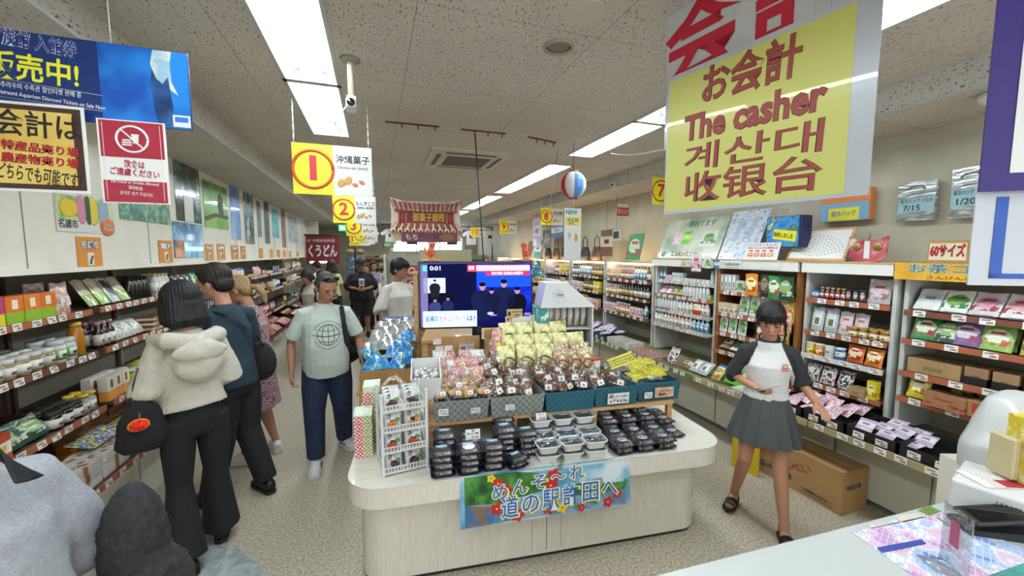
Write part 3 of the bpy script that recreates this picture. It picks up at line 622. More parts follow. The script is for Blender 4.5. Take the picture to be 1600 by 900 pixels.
def shelf_unit(fr, W, label, shelves, D=.5, zbase=.0, ztop=1.72, side=UPR, back=BACKB, board=SHELFB, base=None, tags=True, tagstep=.13, sidew=.03, sidey=None):
    """shelves: (z, setback of the lip from the frame's front line, rail colour)"""
    u = empty('display_shelf', label, 'shelf', fr.o, fr.rz)
    if base:                                            # (front y, z top, kick setback)
        fy, zt, kb = base
        MB().box((W/2, (kb+D)/2, zt/2-.03), (W-.004, D-kb, zt-.06)).build('plinth', PANEL, u)
        MB().box((W/2, (kb+D)/2+.03, .03), (W-.004, D-kb-.06, .06)).build('kickboard', DARK, u)
    MB().box((W/2, D-.01, (ztop+zbase)/2), (W, .02, ztop-zbase)).build('back_panel', back, u)
    y0 = (sorted(s_[1] for s_ in shelves)[1] if sidey is None else sidey)+.02
    for x in (sidew/2, W-sidew/2): MB().box((x, (y0+D)/2+.01, (ztop+zbase)/2), (sidew, D-y0-.02, ztop-zbase), bev=.003).build('side_panel', side, u)
    for (z, yb, rl) in shelves:
        b = MB().box((W/2, (yb+.005+D-.02)/2, z-.012), (W-2*sidew-.002, D-.025-yb, .022)).build('shelf', board, u)
        MB().box((W/2, yb, z-.015), (W-2*sidew-.002, .008, .04)).build('price_rail', RAIL[rl], b)
        if tags:
            x = sidew+.08+random.random()*.05; n = 0
            while x < W-sidew-.05:
                tg = price_tag(b, x, yb-.006, z-.014+random.uniform(-.002, .002)); x += tagstep*random.uniform(.75, 1.35)
    return u
_tg = []
def price_tag(parent, x, y, z, k=1.0):
    if not _tg: _tg.append(MB().box((0, 0, 0), (.066, .002, .042)).mesh('price_tag', TAGM))
    o = obj('price_tag', _tg[0], parent, (x, y, z)); o.rotation_euler = (R(random.uniform(-12, 4)), 0, R(random.uniform(-3, 3))); o.scale = (k, 1, k); return o
COUNT = {}
GS = [1.0]
def fill(fr, x, z, y, seq, where, depth=1, gap=.006, tilt=0, maxx=None):
    """goods side by side along the shelf from local x; seq: (kind, how many[, dict(tilt, y, rows, stack, dz, yaw)])"""
    for it in seq:
        if not isinstance(it[0], Kind): x += it[0]; continue
        k, n = it[0], it[1]; o = it[2] if len(it) > 2 else {}
        rows = o.get('rows', depth); tl = o.get('tilt', tilt); st = o.get('stack', 1); g = o.get('gap', gap); gs = 1 if 'scale' in o else GS[0]; dx = o.get('step', k.w*gs+g)
        for i in range(n):
            if maxx and x+k.w*gs > maxx: return x
            for r_ in range(rows):
                for s_ in range(st):
                    key = (k.desc, where); 
                    rowtxt = '' if rows == 1 else (', front row' if r_ == 0 else ', %s row back' % ORD[r_])
                    sttxt = '' if st == 1 else (', bottom' if s_ == 0 else ', layer %s' % ORD[s_])
                    c = COUNT.get((key, r_, s_), 0); COUNT[(key, r_, s_)] = c+1
                    pre = 'leftmost' if c == 0 else ordn(c)+(' from left,' if True else '')
                    lab = '%s %s%s%s, %s' % (pre, k.desc, rowtxt, sttxt, where)
                    if len(lab.replace('-', ' ').split()) > 16: lab = '%s %s%s%s, %s' % (pre.replace(' from left,', ''), k.desc, rowtxt.replace(' row', ''), sttxt.replace(' layer', ''), where)
                    if len(lab.split()) > 16: print('LONG', lab)
                    loc = fr.p(x+k.w*gs/2, o.get('y', y)+r_*o.get('dy', .08)*gs+random.uniform(0, .006), z+s_*o.get('dz', .0)*gs+.0005+.022*math.sin(R(tl)))
                    k.put(loc, (-tl, 0, fr.rz+o.get('yaw', 0)+random.uniform(-4, 4)*o.get('jit', 1)), lab, k.desc+' '+where, o.get('scale', (gs,)*3))
            x += dx
    return x
# kinds
k = {}
k['maj'] = K_box('magenta and yellow gift bag box', PK['magenta'], .10, .06, .13); k['org'] = K_box('orange and green carton', PK['orgreen'], .10, .06, .13)
k['pinkbag'] = K_pouch('large clear bag of pink snacks', PK['pinkclear'], .13, .17, .07, 'snack_bag', 'bag', 1, LBL['white']); k['pasta'] = K_pouch('clear bag of beige dried fruit', PK['pasta'], .13, .18, .07, 'snack_bag', 'bag', 2, LBL['white'])
k['bluebag'] = K_pouch('blue and clear bag', PK['blueclear'], .12, .17, .05, 'snack_bag', 'bag', 3, LBL['white']); k['cg'] = K_pouch('cream and green pouch leaning back', PK['creamgreen'], .11, .18, .025, seed=4); k['wb'] = K_pouch('white and black pouch leaning back', PK['whiteblack'], .10, .18, .025, seed=5)
k['blackbot'] = K_bottle('slim black bottle', mat('black_glass', '#17171a', .25, coat=.5), .024, .16, '#1b1b1e', .012, None, sh=.7); k['whitejarb'] = K_bottle('white labelled clear bottle', GLASSES['clearwhite'], .026, .17, '#d8c98a', .014, LBL['white'], sh=.72)
k['smallbox'] = K_box('small pale carton', PK['white'], .06, .04, .06); k['jarw'] = K_jar('white-lidded pickle jar', noisy('pickle_fill', [(.35, '#7b6b3a'), (.5, '#a58a63'), (.65, '#8c5a4a')], 18, .12, coat=.6), .037, .095, '#d9d8d2', LBL['white'])
k['jard'] = K_jar('dark sauce jar with black lid', GLASSES['dark'], .036, .10, '#33302c', LBL['white']); k['greenjar'] = K_jar('jar with green label and silver lid', GLASSES['clearwhite'], .038, .12, '#c6c8c6', LBL['green'])
k['honeyb'] = K_bottle('tall bottle of orange oil', GLASSES['honey'], .034, .19, '#c7a13a', .02, None, sh=.75); k['darkb'] = K_bottle('dark sauce bottle with tan cap', GLASSES['dark'], .026, .17, '#b08a66', .012, LBL['white'])
k['pinkb'] = K_bottle('dark bottle with pink cap', GLASSES['wine'], .026, .16, '#b08a86', .012, LBL['white']); k['clearbag'] = K_bag('clear bag of white sweets', PK['whiteclear'], .12, .14, .06, seed=6)
k['brownbox'] = K_box('flat brown gift box', PK['brown'], .13, .10, .035, bev=.002); k['tinjar'] = K_jar('small tin with silver lid', GLASSES['clearish'], .03, .06, '#b5b6b2', LBL['white'], metal=.6)
k['herb'] = K_pouch('dark green leafy bag', PK['dkgreen'], .15, .12, .08, 'snack_bag', 'bag', 7); k['yelcap'] = K_bottle('short oil bottle with yellow cap', GLASSES['clearish'], .027, .11, '#d8b52c', .02, LBL['white'], sh=.68)
k['owbox'] = K_box('orange and white tall carton', PK['whiteorange'], .075, .05, .15); k['gycan'] = K_can('green and yellow can', PK['greenyellow'], .036, .12); k['gybox'] = K_box('green and yellow box', PK['greenyellow'], .09, .07, .15)
k['yeljar'] = K_jar('gold-lidded mustard jar', GLASSES['honey'], .028, .055, '#b79a4a', LBL['cream'], metal=.5)
k['carton_r'] = K_box('red and white flat carton', PK['redtop'], .10, .11, .055, bev=.002); k['carton_o'] = K_box('orange and white flat carton', PK['orangetop'], .10, .11, .055, bev=.002); k['carton_g'] = K_box('green and white flat carton', PK['greentop'], .10, .11, .055, bev=.002)
k['cardbox'] = K_box('plain brown cardboard box', PK['kraft'], .24, .2, .16, name='cardboard_box', bev=.002)
# generic goods for the middle and far distance
gen = [K_bag('snack bag in '+n, PK[m_], w, h, .05, seed=i, name=('snack_bag', 'film_bag')[i % 2]) for i, (n, m_, w, h) in enumerate((('gold film', 'gold', .13, .17), ('red film', 'red', .13, .17), ('blue film', 'blue', .13, .16), ('green film', 'green', .13, .17), ('white film', 'white', .12, .16), ('brown film', 'brown', .12, .16), ('clear film', 'nuts', .13, .17), ('black film', 'black', .12, .16), ('purple film', 'purple', .13, .16), ('pink film', 'pink', .12, .15)))]  # all the same snack bags, contents unknown; alternate films get another name
genb = [K_box(n+' carton', PK[m_], w, .06, h) for n, m_, w, h in (('white and orange', 'whiteorange', .08, .14), ('dark', 'dark', .09, .12), ('cream', 'cream', .10, .10), ('red and white', 'redwhite', .12, .09), ('teal', 'teal', .07, .15), ('kraft', 'kraft', .14, .08), ('navy', 'navy', .08, .14))]
genc = [k['jard'], k['yeljar'], k['darkb'], k['tinjar'], k['whitejarb']]
def rnd_fill(fr, W, z, y, where, h, rng, rows=1, mx=None, pool=None, d0=.04, d1=None):
    x = d0; d1 = d1 or W-.04; pl = pool or (gen+genb+genc)
    while x < d1-.1:
        kk = rng.choice(pl); n = rng.choice((2, 3, 3, 4)) if kk.w > .09 else rng.choice((4, 5, 6))
        sc = min(1.15, h/.19)
        for i in range(n):
            if x+kk.w*sc > d1: break
            fill(fr, x, z, y, [(kk, 1, dict(tilt=8 if kk.cat == 'bag' else 0, scale=(sc, sc, sc)))], where); x += kk.w*sc+.006
        x += .01
    return x
# ---------------------------------------------------------------- left wall shelves
XD = -1.63                                  # front edge of the low deck; frames run away from the camera
LW = [(1.55, 3.62), (3.65, 4.85), (4.88, 6.08), (6.11, 7.31), (7.34, 8.54), (8.57, 9.77), (9.80, 11.0), (11.03, 12.3)]
LN = ['nearest left shelf bay', 'second left shelf bay', 'third left shelf bay', 'fourth left shelf bay', 'fifth left shelf bay', 'sixth left shelf bay', 'seventh left shelf bay', 'last left shelf bay']
for i, (a, b) in enumerate(LW):
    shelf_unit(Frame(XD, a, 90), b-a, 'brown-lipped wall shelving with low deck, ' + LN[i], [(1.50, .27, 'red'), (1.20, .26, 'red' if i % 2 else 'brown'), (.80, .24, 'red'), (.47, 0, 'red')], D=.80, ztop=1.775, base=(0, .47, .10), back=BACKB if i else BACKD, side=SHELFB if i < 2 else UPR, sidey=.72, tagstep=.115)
GS[0] = 1.2
F0 = Frame(XD, 1.55, 90); F1 = Frame(XD, 3.65, 90)
T_, S_, B_, D_ = 'top shelf near left', 'second shelf near left', 'third shelf near left', 'low deck near left'
fill(F0, .10, 1.50, .33, [(k['pasta'], 3), (k['pinkbag'], 2)], 'top shelf, nearest end'); fill(F0, .10, 1.20, .31, [(k['jarw'], 9, dict(rows=2, dy=.082))], 'second shelf, nearest end'); fill(F0, .10, .80, .29, [(k['herb'], 4, dict(tilt=25))], 'third shelf, nearest end')
fill(F0, 1.02, 1.50, .33, [(k['maj'], 3), (k['org'], 3), (k['pinkbag'], 2, dict(rows=2, dy=.1)), (k['pasta'], 2, dict(rows=2, dy=.1)), (k['bluebag'], 1)], T_, maxx=2.03)
fill(F1, .03, 1.50, .32, [(k['cg'], 2, dict(tilt=28, y=.33)), (k['wb'], 1, dict(tilt=28, y=.33)), (k['cg'], 1, dict(tilt=28, y=.33)), (k['blackbot'], 5, dict(rows=3, dy=.055, y=.36)), (k['whitejarb'], 4, dict(rows=2, dy=.06)), (k['smallbox'], 3)], 'top shelf beside near left')
fill(F0, 1.05, 1.20, .31, [(k['jarw'], 7, dict(rows=4, dy=.082, gap=.004)), (k['greenjar'], 2, dict(rows=2)), (k['honeyb'], 1), (k['darkb'], 3, dict(rows=2, dy=.06)),], S_, maxx=2.03)
fill(F1, .03, 1.20, .31, [(k['pinkb'], 3, dict(rows=2, dy=.06)), (k['clearbag'], 2, dict(tilt=35)), (k['clearbag'], 1, dict(tilt=40)), (k['brownbox'], 2, dict(stack=3, dz=.036)), (k['tinjar'], 4, dict(rows=3, dy=.065))], 'second shelf beside near left')
fill(F0, 1.22, .80, .29, [(k['herb'], 2, dict(tilt=25)), (k['jard'], 3, dict(rows=2)), (k['yelcap'], 3, dict(rows=2, dy=.06)), ], B_, maxx=2.03)
fill(F1, .02, .80, .29, [(k['owbox'], 3, dict(rows=2)), (k['gycan'], 2, dict(rows=2)), (k['gybox'], 1), (k['yeljar'], 5, dict(rows=3, dy=.06, stack=2, dz=.056))], 'third shelf beside near left')
GS[0] = 1.0
# deck: cartons in a bed, cookie boxes, bags
for c_, (kk, yb) in enumerate(((k['carton_r'], .30), (k['carton_g'], .42), (k['carton_o'], .54))):
    fill(F1, .0, .47, yb-.14, [(kk, 7, dict(stack=2, dz=.057, gap=.002, jit=.4))], 'low deck, near left'); fill(F0, 1.90, .47, yb-.14, [(kk, 1, dict(stack=2, dz=.057, gap=.002, jit=.4))], 'low deck, near left end')
kk = K_box('large white cookie gift box', PK['cookietop'], .27, .20, .05, name='cookie_box', bev=.003)
fill(F0, 1.28, .47, .13, [(kk, 2, dict(stack=3, dz=.052, gap=.02, jit=.6))], 'low deck near left')
kb = K_flat('blue sweet packet', PK['blueclear'], .14, .16, .05, seed=3)
fill(F0, 1.80, .47, .02, [(kb, 2, dict(tilt=70, gap=-.03))], D_); fill(F0, 1.3, .48, .34, [(kb, 3, dict(tilt=60, gap=-.01))], D_+', back')
kb = K_flat('yellow and red sweet packet', PK['yelblue'], .13, .15, .04, seed=8); fill(F0, 1.62, .63, .10, [(kb, 3, dict(tilt=78, gap=-.02))], D_)
kb = K_flat('green and yellow candy bag', PK['greenyellow'], .17, .2, .05, seed=5)
for i, (x, z) in enumerate(((.90, .475), (1.0, .50), (1.08, .53), (1.12, .475))): fill(F0, x, z, .2, [(kb, 1, dict(tilt=75, y=.04+.03*i, jit=4))], D_)
kb = K_bag('clear bag of brown nuts', PK['nuts'], .2, .24, .09, seed=9)
for i, x in enumerate((.86, 1.02)): fill(F0, x, .80, .28, [(kb, 1, dict(tilt=24))], 'on the third shelf by the left frame edge')
kb = K_box('crimson gift box by the left frame edge', PK['red'], .12, .1, .16); fill(F0, 1.10, .80, .26, [(kb, 1)], 'third shelf')
kb = K_box('bright blue box by the left frame edge', PK['blue'], .10, .1, .12); fill(F0, .75, .80, .26, [(kb, 1)], 'third shelf')
fill(F1, .12, .47, .56, [(k['cardbox'], 3, dict(gap=.02))], 'low deck behind the hoodie woman')
rng = random.Random(4)
fill(F1, .95, .47, .1, [(gen[1], 1)], 'low deck behind the teal sweater man')
for i in range(2, 8):
    a, b = LW[i]; fr = Frame(XD, a, 90); W = b-a
    for z, y, h, nm in ((1.50, .31, .2, 'top shelf'), (1.20, .30, .19, 'second shelf'), (.80, .28, .17, 'third shelf')):
        rnd_fill(fr, W, z, y, '%s, %s' % (nm, LN[i]), h, rng)
leek = K_bag('long green and white vegetable chip bag', PK['greenwhite'], .12, .30, .07, seed=2); redb = K_bag('bright red snack bag', PK['red'], .13, .2, .06, seed=3); strip = K_bag('red and white striped packet', PK['redwhite'], .10, .2, .05, seed=4)
for i, kk, n in ((2, leek, 8), (3, redb, 7), (4, redb, 4), (4, strip, 4), (5, strip, 6), (6, gen[1], 5), (7, gen[4], 5)):
    a, b = LW[i]; fr = Frame(XD, a, 90); x0 = .04 if not (i == 4 and kk is strip) else .62
    for r_ in range(2):
        fill(fr, x0+.03*r_, .49+.03*r_, .12, [(kk, n, dict(tilt=68, y=.05+.2*r_, gap=.0 if kk is not leek else .02))], 'low deck, ' + LN[i] + (', back' if r_ else ', front'))
# ---------------------------------------------------------------- right wall shelves (frames run towards the camera)
XRF = 3.10
RW = {4: (.30, 1.74), 3: (1.77, 2.41), 2: (2.44, 3.33), 1: (3.36, 4.36)}
RN = {4: 'tea corner bay', 3: 'bay behind the girl', 2: 'wood-edged bay', 1: 'bottle bay'}
RS = {4: [(1.50, .40, 'brown'), (1.30, .40, 'red'), (1.07, .40, 'red'), (.885, .40, 'red')], 3: [(1.515, .40, 'red'), (1.24, .40, 'red'), (1.04, .38, 'white'), (.805, .38, 'red')],
      2: [(1.50, .38, 'red'), (1.27, .36, 'red'), (1.06, .36, 'red'), (.87, .34, 'red')], 1: [(1.55, .42, 'clear'), (1.37, .40, 'red'), (1.18, .38, 'clear'), (.99, .36, 'clear')]}
FR = {}
for i in (4, 3, 2, 1):
    a, b = RW[i]; FR[i] = Frame(XRF, b, -90)
    u = shelf_unit(FR[i], b-a, 'white stepped wall shelving, ' + RN[i], RS[i], D=.845, ztop=1.74, zbase=.62, side=WOOD if i == 2 else UPR, board=SHELFW if i in (1,) else SHELFB, tagstep=.10 if i != 4 else .15, sidew=.026 if i != 2 else .035)
    MB().box(((b-a)/2, .37, 1.78), (b-a, .03, .09)).build('header', WHITE, u); MB().box(((b-a)/2, .60, 1.825), (b-a+.02, .50, .012)).build('top_board', LWOOD, u)
# low cupboards with sliding doors and the deck board that overhangs them
CUP = mat('cupboard_door', '#c4c1b0', .5)
for j, (a, b) in enumerate(((-.3, .86), (.87, 2.03), (2.04, 3.2), (3.21, 4.37), (4.38, 5.54), (5.55, 6.8))):
    u = empty('low_cupboard', 'ivory low cupboard under the right deck, ' + ORD[j] + ' from the camera', 'cupboard', (3.43, b, 0), -90)
    MB().box(((b-a)/2, .26, .31), (b-a-.004, .50, .5)).build('carcass', PANEL, u); MB().box(((b-a)/2, .28, .03), (b-a-.004, .46, .06)).build('kickboard', mat('grey_kick', '#6e7070', .6), u)
    for q in (0, 1):
        w_ = (b-a)/2; d_ = MB().box((w_*(q+.5), -.002, .305), (w_-.012, .018, .47), bev=.003).build('door', CUP, u)
        MB().box((w_*(.18 if q else 1.82) + (w_ if q else -w_)*0, -.013, .50), (.05, .006, .018)).build('handle', DARK, d_)
    MB().box(((b-a)/2, .08, .585), (b-a-.002, .82, .03)).build('deck_board', mat('worn_deck', '#8f8a62', .6), u)
    rl = MB().box(((b-a)/2, -.335, .60), (b-a-.002, .012, .05)).build('price_rail', RAIL['green'] if j > 2 else mat('yellowed_rail', '#a89a6c', .5), u)
    x = .08
    while x < b-a-.05: price_tag(rl, x, -.344, .605); x += random.uniform(.1, .16)
ZD = .603
# tea corner
kk = {}
kk['tea'] = [K_pouch('white teabag pack with %s print, leaning' % n, PK[m_], .13, .17, .022, 'tea_pack', 'tea pack', i) for i, (n, m_) in enumerate((('blue', 'white'), ('yellow', 'yellow'), ('pink', 'whitepink'), ('green', 'whitegreen')))]
a = kk['tea']; t = dict(tilt=38, rows=3, dy=.035, jit=.3)
fill(FR[4], .06, 1.50, .42, [(a[0], 1, t), (a[3], 1, t), (a[2], 2, t), (a[3], 1, t), (a[0], 1, t), (a[2], 1, t)], 'tea corner top')
for i, (n, m_, c) in enumerate((('green', 'green', 1), ('dark green', 'dkgreen', 1), ('purple', 'purple', 1), ('light green', 'ltgreen', 1), ('yellow', 'gold', 1), ('mustard', 'yellow', 2))):
    q = K_pouch(n+' health tea pouch with round label', PK[m_], .14, .175, .05, 'tea_pouch', 'tea pouch', i); fill(FR[4], .055+(0, .115, .20, .335, .50, .65, 0)[i], 1.30, .43, [(q, c, dict(tilt=18, rows=2, dy=.06, scale=(.97, .97, .94)))], 'tea corner')
q = K_box('wide kraft tea gift box', PK['kraft'], .27, .2, .10, bev=.002); fill(FR[4], .05, 1.07, .54, [(q, 1, dict(jit=0))], 'tea corner')
q = K_box('kraft counter display of tea packs', PK['kraft'], .105, .16, .11); fill(FR[4], .335, 1.07, .52, [(q, 5, dict(gap=.02, jit=0))], 'tea corner')
for i in range(5): tag(MB().add([(0, 0, 0), (.105, 0, 0), (.105, 0, .05), (0, 0, .05), (0, .15, 0), (.105, .15, 0), (.105, .15, .03), (0, .15, .03)], [(0, 1, 2, 3), (0, 4, 7, 3), (1, 5, 6, 2), (0, 1, 5, 4)]).build('display_tray', mat('black_plastic', '#1b1b1d', .5), None, FR[4].p(.335+.125*i, .435, 1.071), -90), '%s black plastic tray in front of the kraft tea displays' % ('leftmost' if i == 0 else ordn(i)+' from left,'), 'tray', 'black trays under the kraft tea displays')
q = K_bag('yellow and violet turmeric bag', PK['yellow'], .12, .17, .05, seed=4); fill(FR[4], .06, .885, .43, [(q, 1, dict(tilt=20)), (K_box('cardboard carton with red mark', pack('carton_redmark', '#a97c50', '#a97c50', '#a83a2a', 'label', rough=.8, coat=0, wr=.03), .20, .15, .09), 1), (K_box('small cardboard carton with red front', pack('carton_redfront', '#a97c50', '#b23a33', '#c24a3c', 'card', rough=.8, coat=0, wr=.03), .12, .12, .10), 4)], 'tea corner lowest')
q = K_bag('gold brown dried fruit bag', PK['gold'], .13, .16, .05, seed=5); fill(FR[4], .17, .885, .66, [(q, 4, dict(tilt=8))], 'tea corner lowest, behind')
# bay behind the girl
GS[0] = 1.16
T_ = 'bay behind the girl'
fill(FR[3], .05, 1.515, .44, [(K_box('small pale blue carton', PK['blue'], .045, .03, .06), 1), (K_bottle('little dark tonic bottle with gold cap', GLASSES['wine'], .016, .085, '#b79a4a', .009, LBL['red'], sh=.65), 5, dict(gap=.003)), (K_box('small black and pink carton', PK['black'], .035, .03, .085), 3), (K_pouch('silver and mauve pouch', PK['silverpink'], .12, .16, .04, seed=1), 2, dict(tilt=10)), (K_pouch('pale lilac clear pouch', PK['lilac'], .07, .14, .03, seed=2), 1, dict(tilt=8))], T_, maxx=.62)
fill(FR[3], .05, 1.24, .44, [(K_pouch('silver pouch with black and white window', PK['silver'], .085, .17, .03, seed=3), 2, dict(tilt=8)), (K_pouch('silver pouch with pink print', PK['silverpink'], .085, .16, .03, seed=5), 2, dict(tilt=10))], T_+' second shelf', maxx=.62)
fill(FR[3], .36, 1.24, .42, [(K_jar('amber jar with gold lid', GLASSES['amber'], .026, .075, '#b79a4a', LBL['cream'], metal=.6), 4, dict(rows=2, dy=.06))], T_, maxx=.62)
fill(FR[3], .05, 1.04, .41, [(K_can(n+' supplement tub with white lid', PK[m_], .03, .08, '#d9d8d4', 'tub', 'tub'), 1) for n, m_ in (('yellow', 'yellow'), ('orange', 'orange'), ('pale blue', 'white'), ('blue', 'blue'))]+[(K_bag('orange candy bag', PK['orange'], .10, .12, .04, seed=6), 2, dict(tilt=15)), (K_box('small purple and white carton', PK['purple'], .045, .04, .07), 1), (K_bag('rose pink bag', PK['pink'], .1, .12, .05, seed=7), 1, dict(tilt=15))], T_, maxx=.62)
fill(FR[3], .05, .805, .40, [(K_bag('black and white patterned sock pack', PK['bw'], .10, .13, .05, seed=8), 3, dict(tilt=20)), (K_box('open kraft display box', PK['kraft'], .09, .1, .05), 1), (K_box('yellow drink carton', PK['yellow'], .05, .05, .12), 1), (K_box('tan tall carton', PK['cream'], .06, .05, .13), 1), (K_box('green drink carton', PK['ltgreen'], .04, .05, .12), 1), (K_box('scarlet gift box', PK['red'], .09, .06, .12), 1)], T_, maxx=.62)
# wood-edged bay
T_ = 'wood-edged bay'
fill(FR[2], .05, 1.50, .42, [(K_box('tall grey carton', PK['silver'], .035, .05, .15), 4), (K_box('white carton with green round print', PK['whitegreen'], .085, .04, .10), 1), (K_box('white carton with orange round print', PK['whiteorange'], .085, .04, .10), 1), (K_box('white carton with red round print', PK['whitepink'], .07, .04, .10), 1)], T_)
fill(FR[2], .05, 1.27, .40, [(K_box('squat cream carton', PK['cream'], .045, .05, .09), 4), (K_pouch('white herb pouch', PK['whitegreen'], .09, .16, .04, seed=9), 3, dict(tilt=8)), (K_pouch('photo printed fruit pouch', PK['multi'], .09, .16, .04, seed=10), 1), (K_pouch('shiny gold pouch', PK['gold'], .11, .17, .05, seed=11), 1), (K_pouch('dark leaf-print pouch', PK['dkgreen'], .12, .17, .05, seed=12), 1), (K_pouch('crimson pouch', PK['red'], .11, .17, .05, seed=13), 1)], T_, maxx=.86)
fill(FR[2], .05, 1.06, .40, [(K_pouch('pale pouch with dark green oval', PK['whitegreen'], .085, .15, .04, seed=14), 3, dict(gap=.015, tilt=6)), (.08,), (K_bag('pink and brown snack bag', PK['peach'], .09, .12, .04, seed=15), 1), (K_bag('yellow print snack bag', PK['yellow'], .1, .12, .04, seed=16), 2)], T_, maxx=.86)
fill(FR[2], .05, .87, .40, [(K_flat('brown glossy packet lying back', PK['brown'], .11, .14, .03, seed=17), 1, dict(tilt=50)), (K_flat('white and green packet lying back', PK['whitegreen'], .11, .14, .03, seed=18), 2, dict(tilt=50)), (K_flat('dark green packet lying back', PK['dkgreen'], .09, .12, .03, seed=19), 1, dict(tilt=50)), (K_box('cream and red small carton', PK['cream'], .05, .05, .08), 5)], T_, maxx=.86)
for x, z, n, m_, w_ in ((.47, 1.49, 'orange dried-mango bag hanging in front', 'orange', .13), (.61, 1.49, 'dark maroon bag hanging in front', 'dark', .09), (.70, 1.48, 'green goya bag with yellow letters hanging in front', 'green', .12), (.81, 1.48, 'leafy green and violet bag hanging in front', 'dkgreen', .14)):
    K_pouch(n, PK[m_], w_, .21, .05, 'hanging_bag', 'bag', int(x*9)).put(FR[2].p(x, .34, z), (3, 0, -90), n+' on the wood-edged bay', None)
K_pouch('', PK['multi'], .14, .22, .05, 'hanging_bag', 'bag', 3).put(FR[2].p(.83, .31, 1.20), (3, 0, -90), 'pale bag with red and blue print hanging by the wooden post', None)
# bottle bay
T_ = 'bottle bay'
wb = K_bottle('white pump bottle', mat('white_plastic', '#d5d6d4', .35), .022, .14, '#3a3a3c', .01, LBL['white'], pump=True); cb = K_bottle('clear toner bottle', GLASSES['aqua'], .024, .14, '#d9d9d6', .01, LBL['blue']); pb = K_bottle('pale pink shampoo bottle', mat('pink_plastic', '#cfa9a6', .35), .024, .15, '#d9d9d6', .012, LBL['white'])
sb = K_bottle('slim white tube bottle', mat('white_plastic', '#d5d6d4', .35), .019, .13, '#c4c6c8', .012, None, sh=.7); wj = K_jar('white cream jar with black lid', mat('white_plastic', '#d5d6d4', .35), .026, .05, '#232326'); bc = K_box('small white and blue carton', PK['white'], .05, .05, .09)
fill(FR[1], .05, 1.55, .46, [(cb, 2), (K_box('rose pink sheet mask box', PK['pink'], .10, .05, .06), 1), (bc, 3), (wj, 6), (sb, 5), (bc, 3)], T_+' top', maxx=.96)
fill(FR[1], .05, 1.37, .44, [(K_flat('pink face mask packet', PK['pink'], .09, .12, .02, seed=2), 2, dict(tilt=45)), (K_flat('light green face mask packet', PK['ltgreen'], .09, .12, .02, seed=3), 2, dict(tilt=45)), (sb, 8), (K_box('green and white soap carton', PK['greenwhite'], .045, .06, .05), 7)], T_, maxx=.96)
fill(FR[1], .05, 1.18, .42, [(sb, 8), (wb, 4), (K_pouch('red and white refill pouch', PK['red'], .10, .14, .05, seed=4), 1), (pb, 2), (cb, 3), (K_box('blue and yellow display box', PK['yelblue'], .11, .06, .08), 1), (K_box('aqua carton', PK['teal'], .06, .05, .12), 1)], T_, maxx=.96)
fill(FR[1], .05, .99, .40, [(wb, 5), (pb, 6), (cb, 5), (K_pouch('white refill pouch with rose print', PK['whitepink'], .10, .14, .05, seed=6), 2)], T_, maxx=.96)
GS[0] = 1.0
# deck goods
BT = mat('black_plastic', '#1b1b1d', .5)
def tray(fr, x, y, w, d, h, m_, label, name='tray', cat='tray', group=None, z=ZD, tags=2):
    t = tag(MB().box((w/2, d/2, .003), (w, d, .006)).box((w/2, .003, h/2), (w, .006, h)).box((w/2, d-.003, h*.6), (w, .006, h*1.2)).box((.003, d/2, h/2), (.006, d, h)).box((w-.003, d/2, h/2), (.006, d, h)).build(name, m_, None, fr.p(x, y, z), fr.rz), label, cat, group)
    for i in range(tags): price_tag(t, w*(i+.6)/(tags+.2), -.003, h*.5)
    return t
FD = Frame(XRF, 4.36, -90)                                   # one frame for the whole deck: x = 4.36 - Y
for i in range(6):
    x = 1.96+i*.30; tray(FD, x, .03, .29, .36, .085, BT, 'shallow black tray on the right deck, %s from the left' % ordn(i), group='black trays on the right deck')
def heap(fr, kk, n, x0, x1, y0, y1, z0, z1, where, tilt=(55, 85), seed=1, yawr=25):
    rg = random.Random(seed)
    for i in range(n):
        u = (i+.5)/n; v = (i % 3)/2.
        c = COUNT.get((kk.desc, where), 0); COUNT[(kk.desc, where)] = c+1
        kk.put(fr.p(x0+(x1-x0)*u, y0+(y1-y0)*v, z0+(z1-z0)*v+.002), (-rg.uniform(*tilt), 0, fr.rz+rg.uniform(-yawr, yawr)), '%s %s %s' % ('leftmost' if c == 0 else ordn(c)+' from left,', kk.desc, where), kk.desc+' '+where)
pf = K_flat('pink glossy sweets packet', PK['pink'], .085, .14, .035, seed=1); ll = K_flat('lilac sweets packet', PK['lilac'], .10, .12, .02, seed=2)
heap(FD, pf, 15, 2.0, 2.48, .10, .30, ZD+.06, ZD+.085, 'in the black trays'); heap(FD, ll, 8, 2.60, 2.92, .10, .26, ZD+.05, ZD+.08, 'in the black trays', yawr=12)
gb = K_flat('dark green foil tea bag', pack('foil_green', '#1f6a42', '#2f8a55', '#cfd8c8', 'band', rough=.2, wr=.6), .14, .17, .04, seed=3); cg = K_flat('pale celadon tea bag', pack('celadon', '#b9bd97', '#d5d6b9', '#b0603f', 'band', wr=.2), .13, .19, .03, seed=4)
heap(FD, gb, 3, 3.16, 3.27, .14, .26, ZD+.03, ZD+.10, 'in the black tray'); heap(FD, cg, 6, 3.33, 3.52, .10, .24, ZD+.05, ZD+.10, 'in the rightmost tray', yawr=8)
lb = K_bag('lime green snack bag', PK['lime'], .14, .19, .06, seed=5); fill(FD, 1.42, ZD+.02, .1, [(lb, 3, dict(tilt=40, gap=-.03, y=.12)), ], 'on the right deck')
fill(FD, 1.30, ZD+.02, .1, [(K_bag('yellow snack bag', PK['yellow'], .11, .13, .05, seed=6), 1, dict(tilt=40, y=.08)), ], 'on the right deck'); fill(FD, 1.20, ZD+.01, .2, [(K_bag('blue and white snack bag', PK['blue'], .12, .15, .05, seed=7), 1, dict(tilt=45, y=.2))], 'on the right deck')
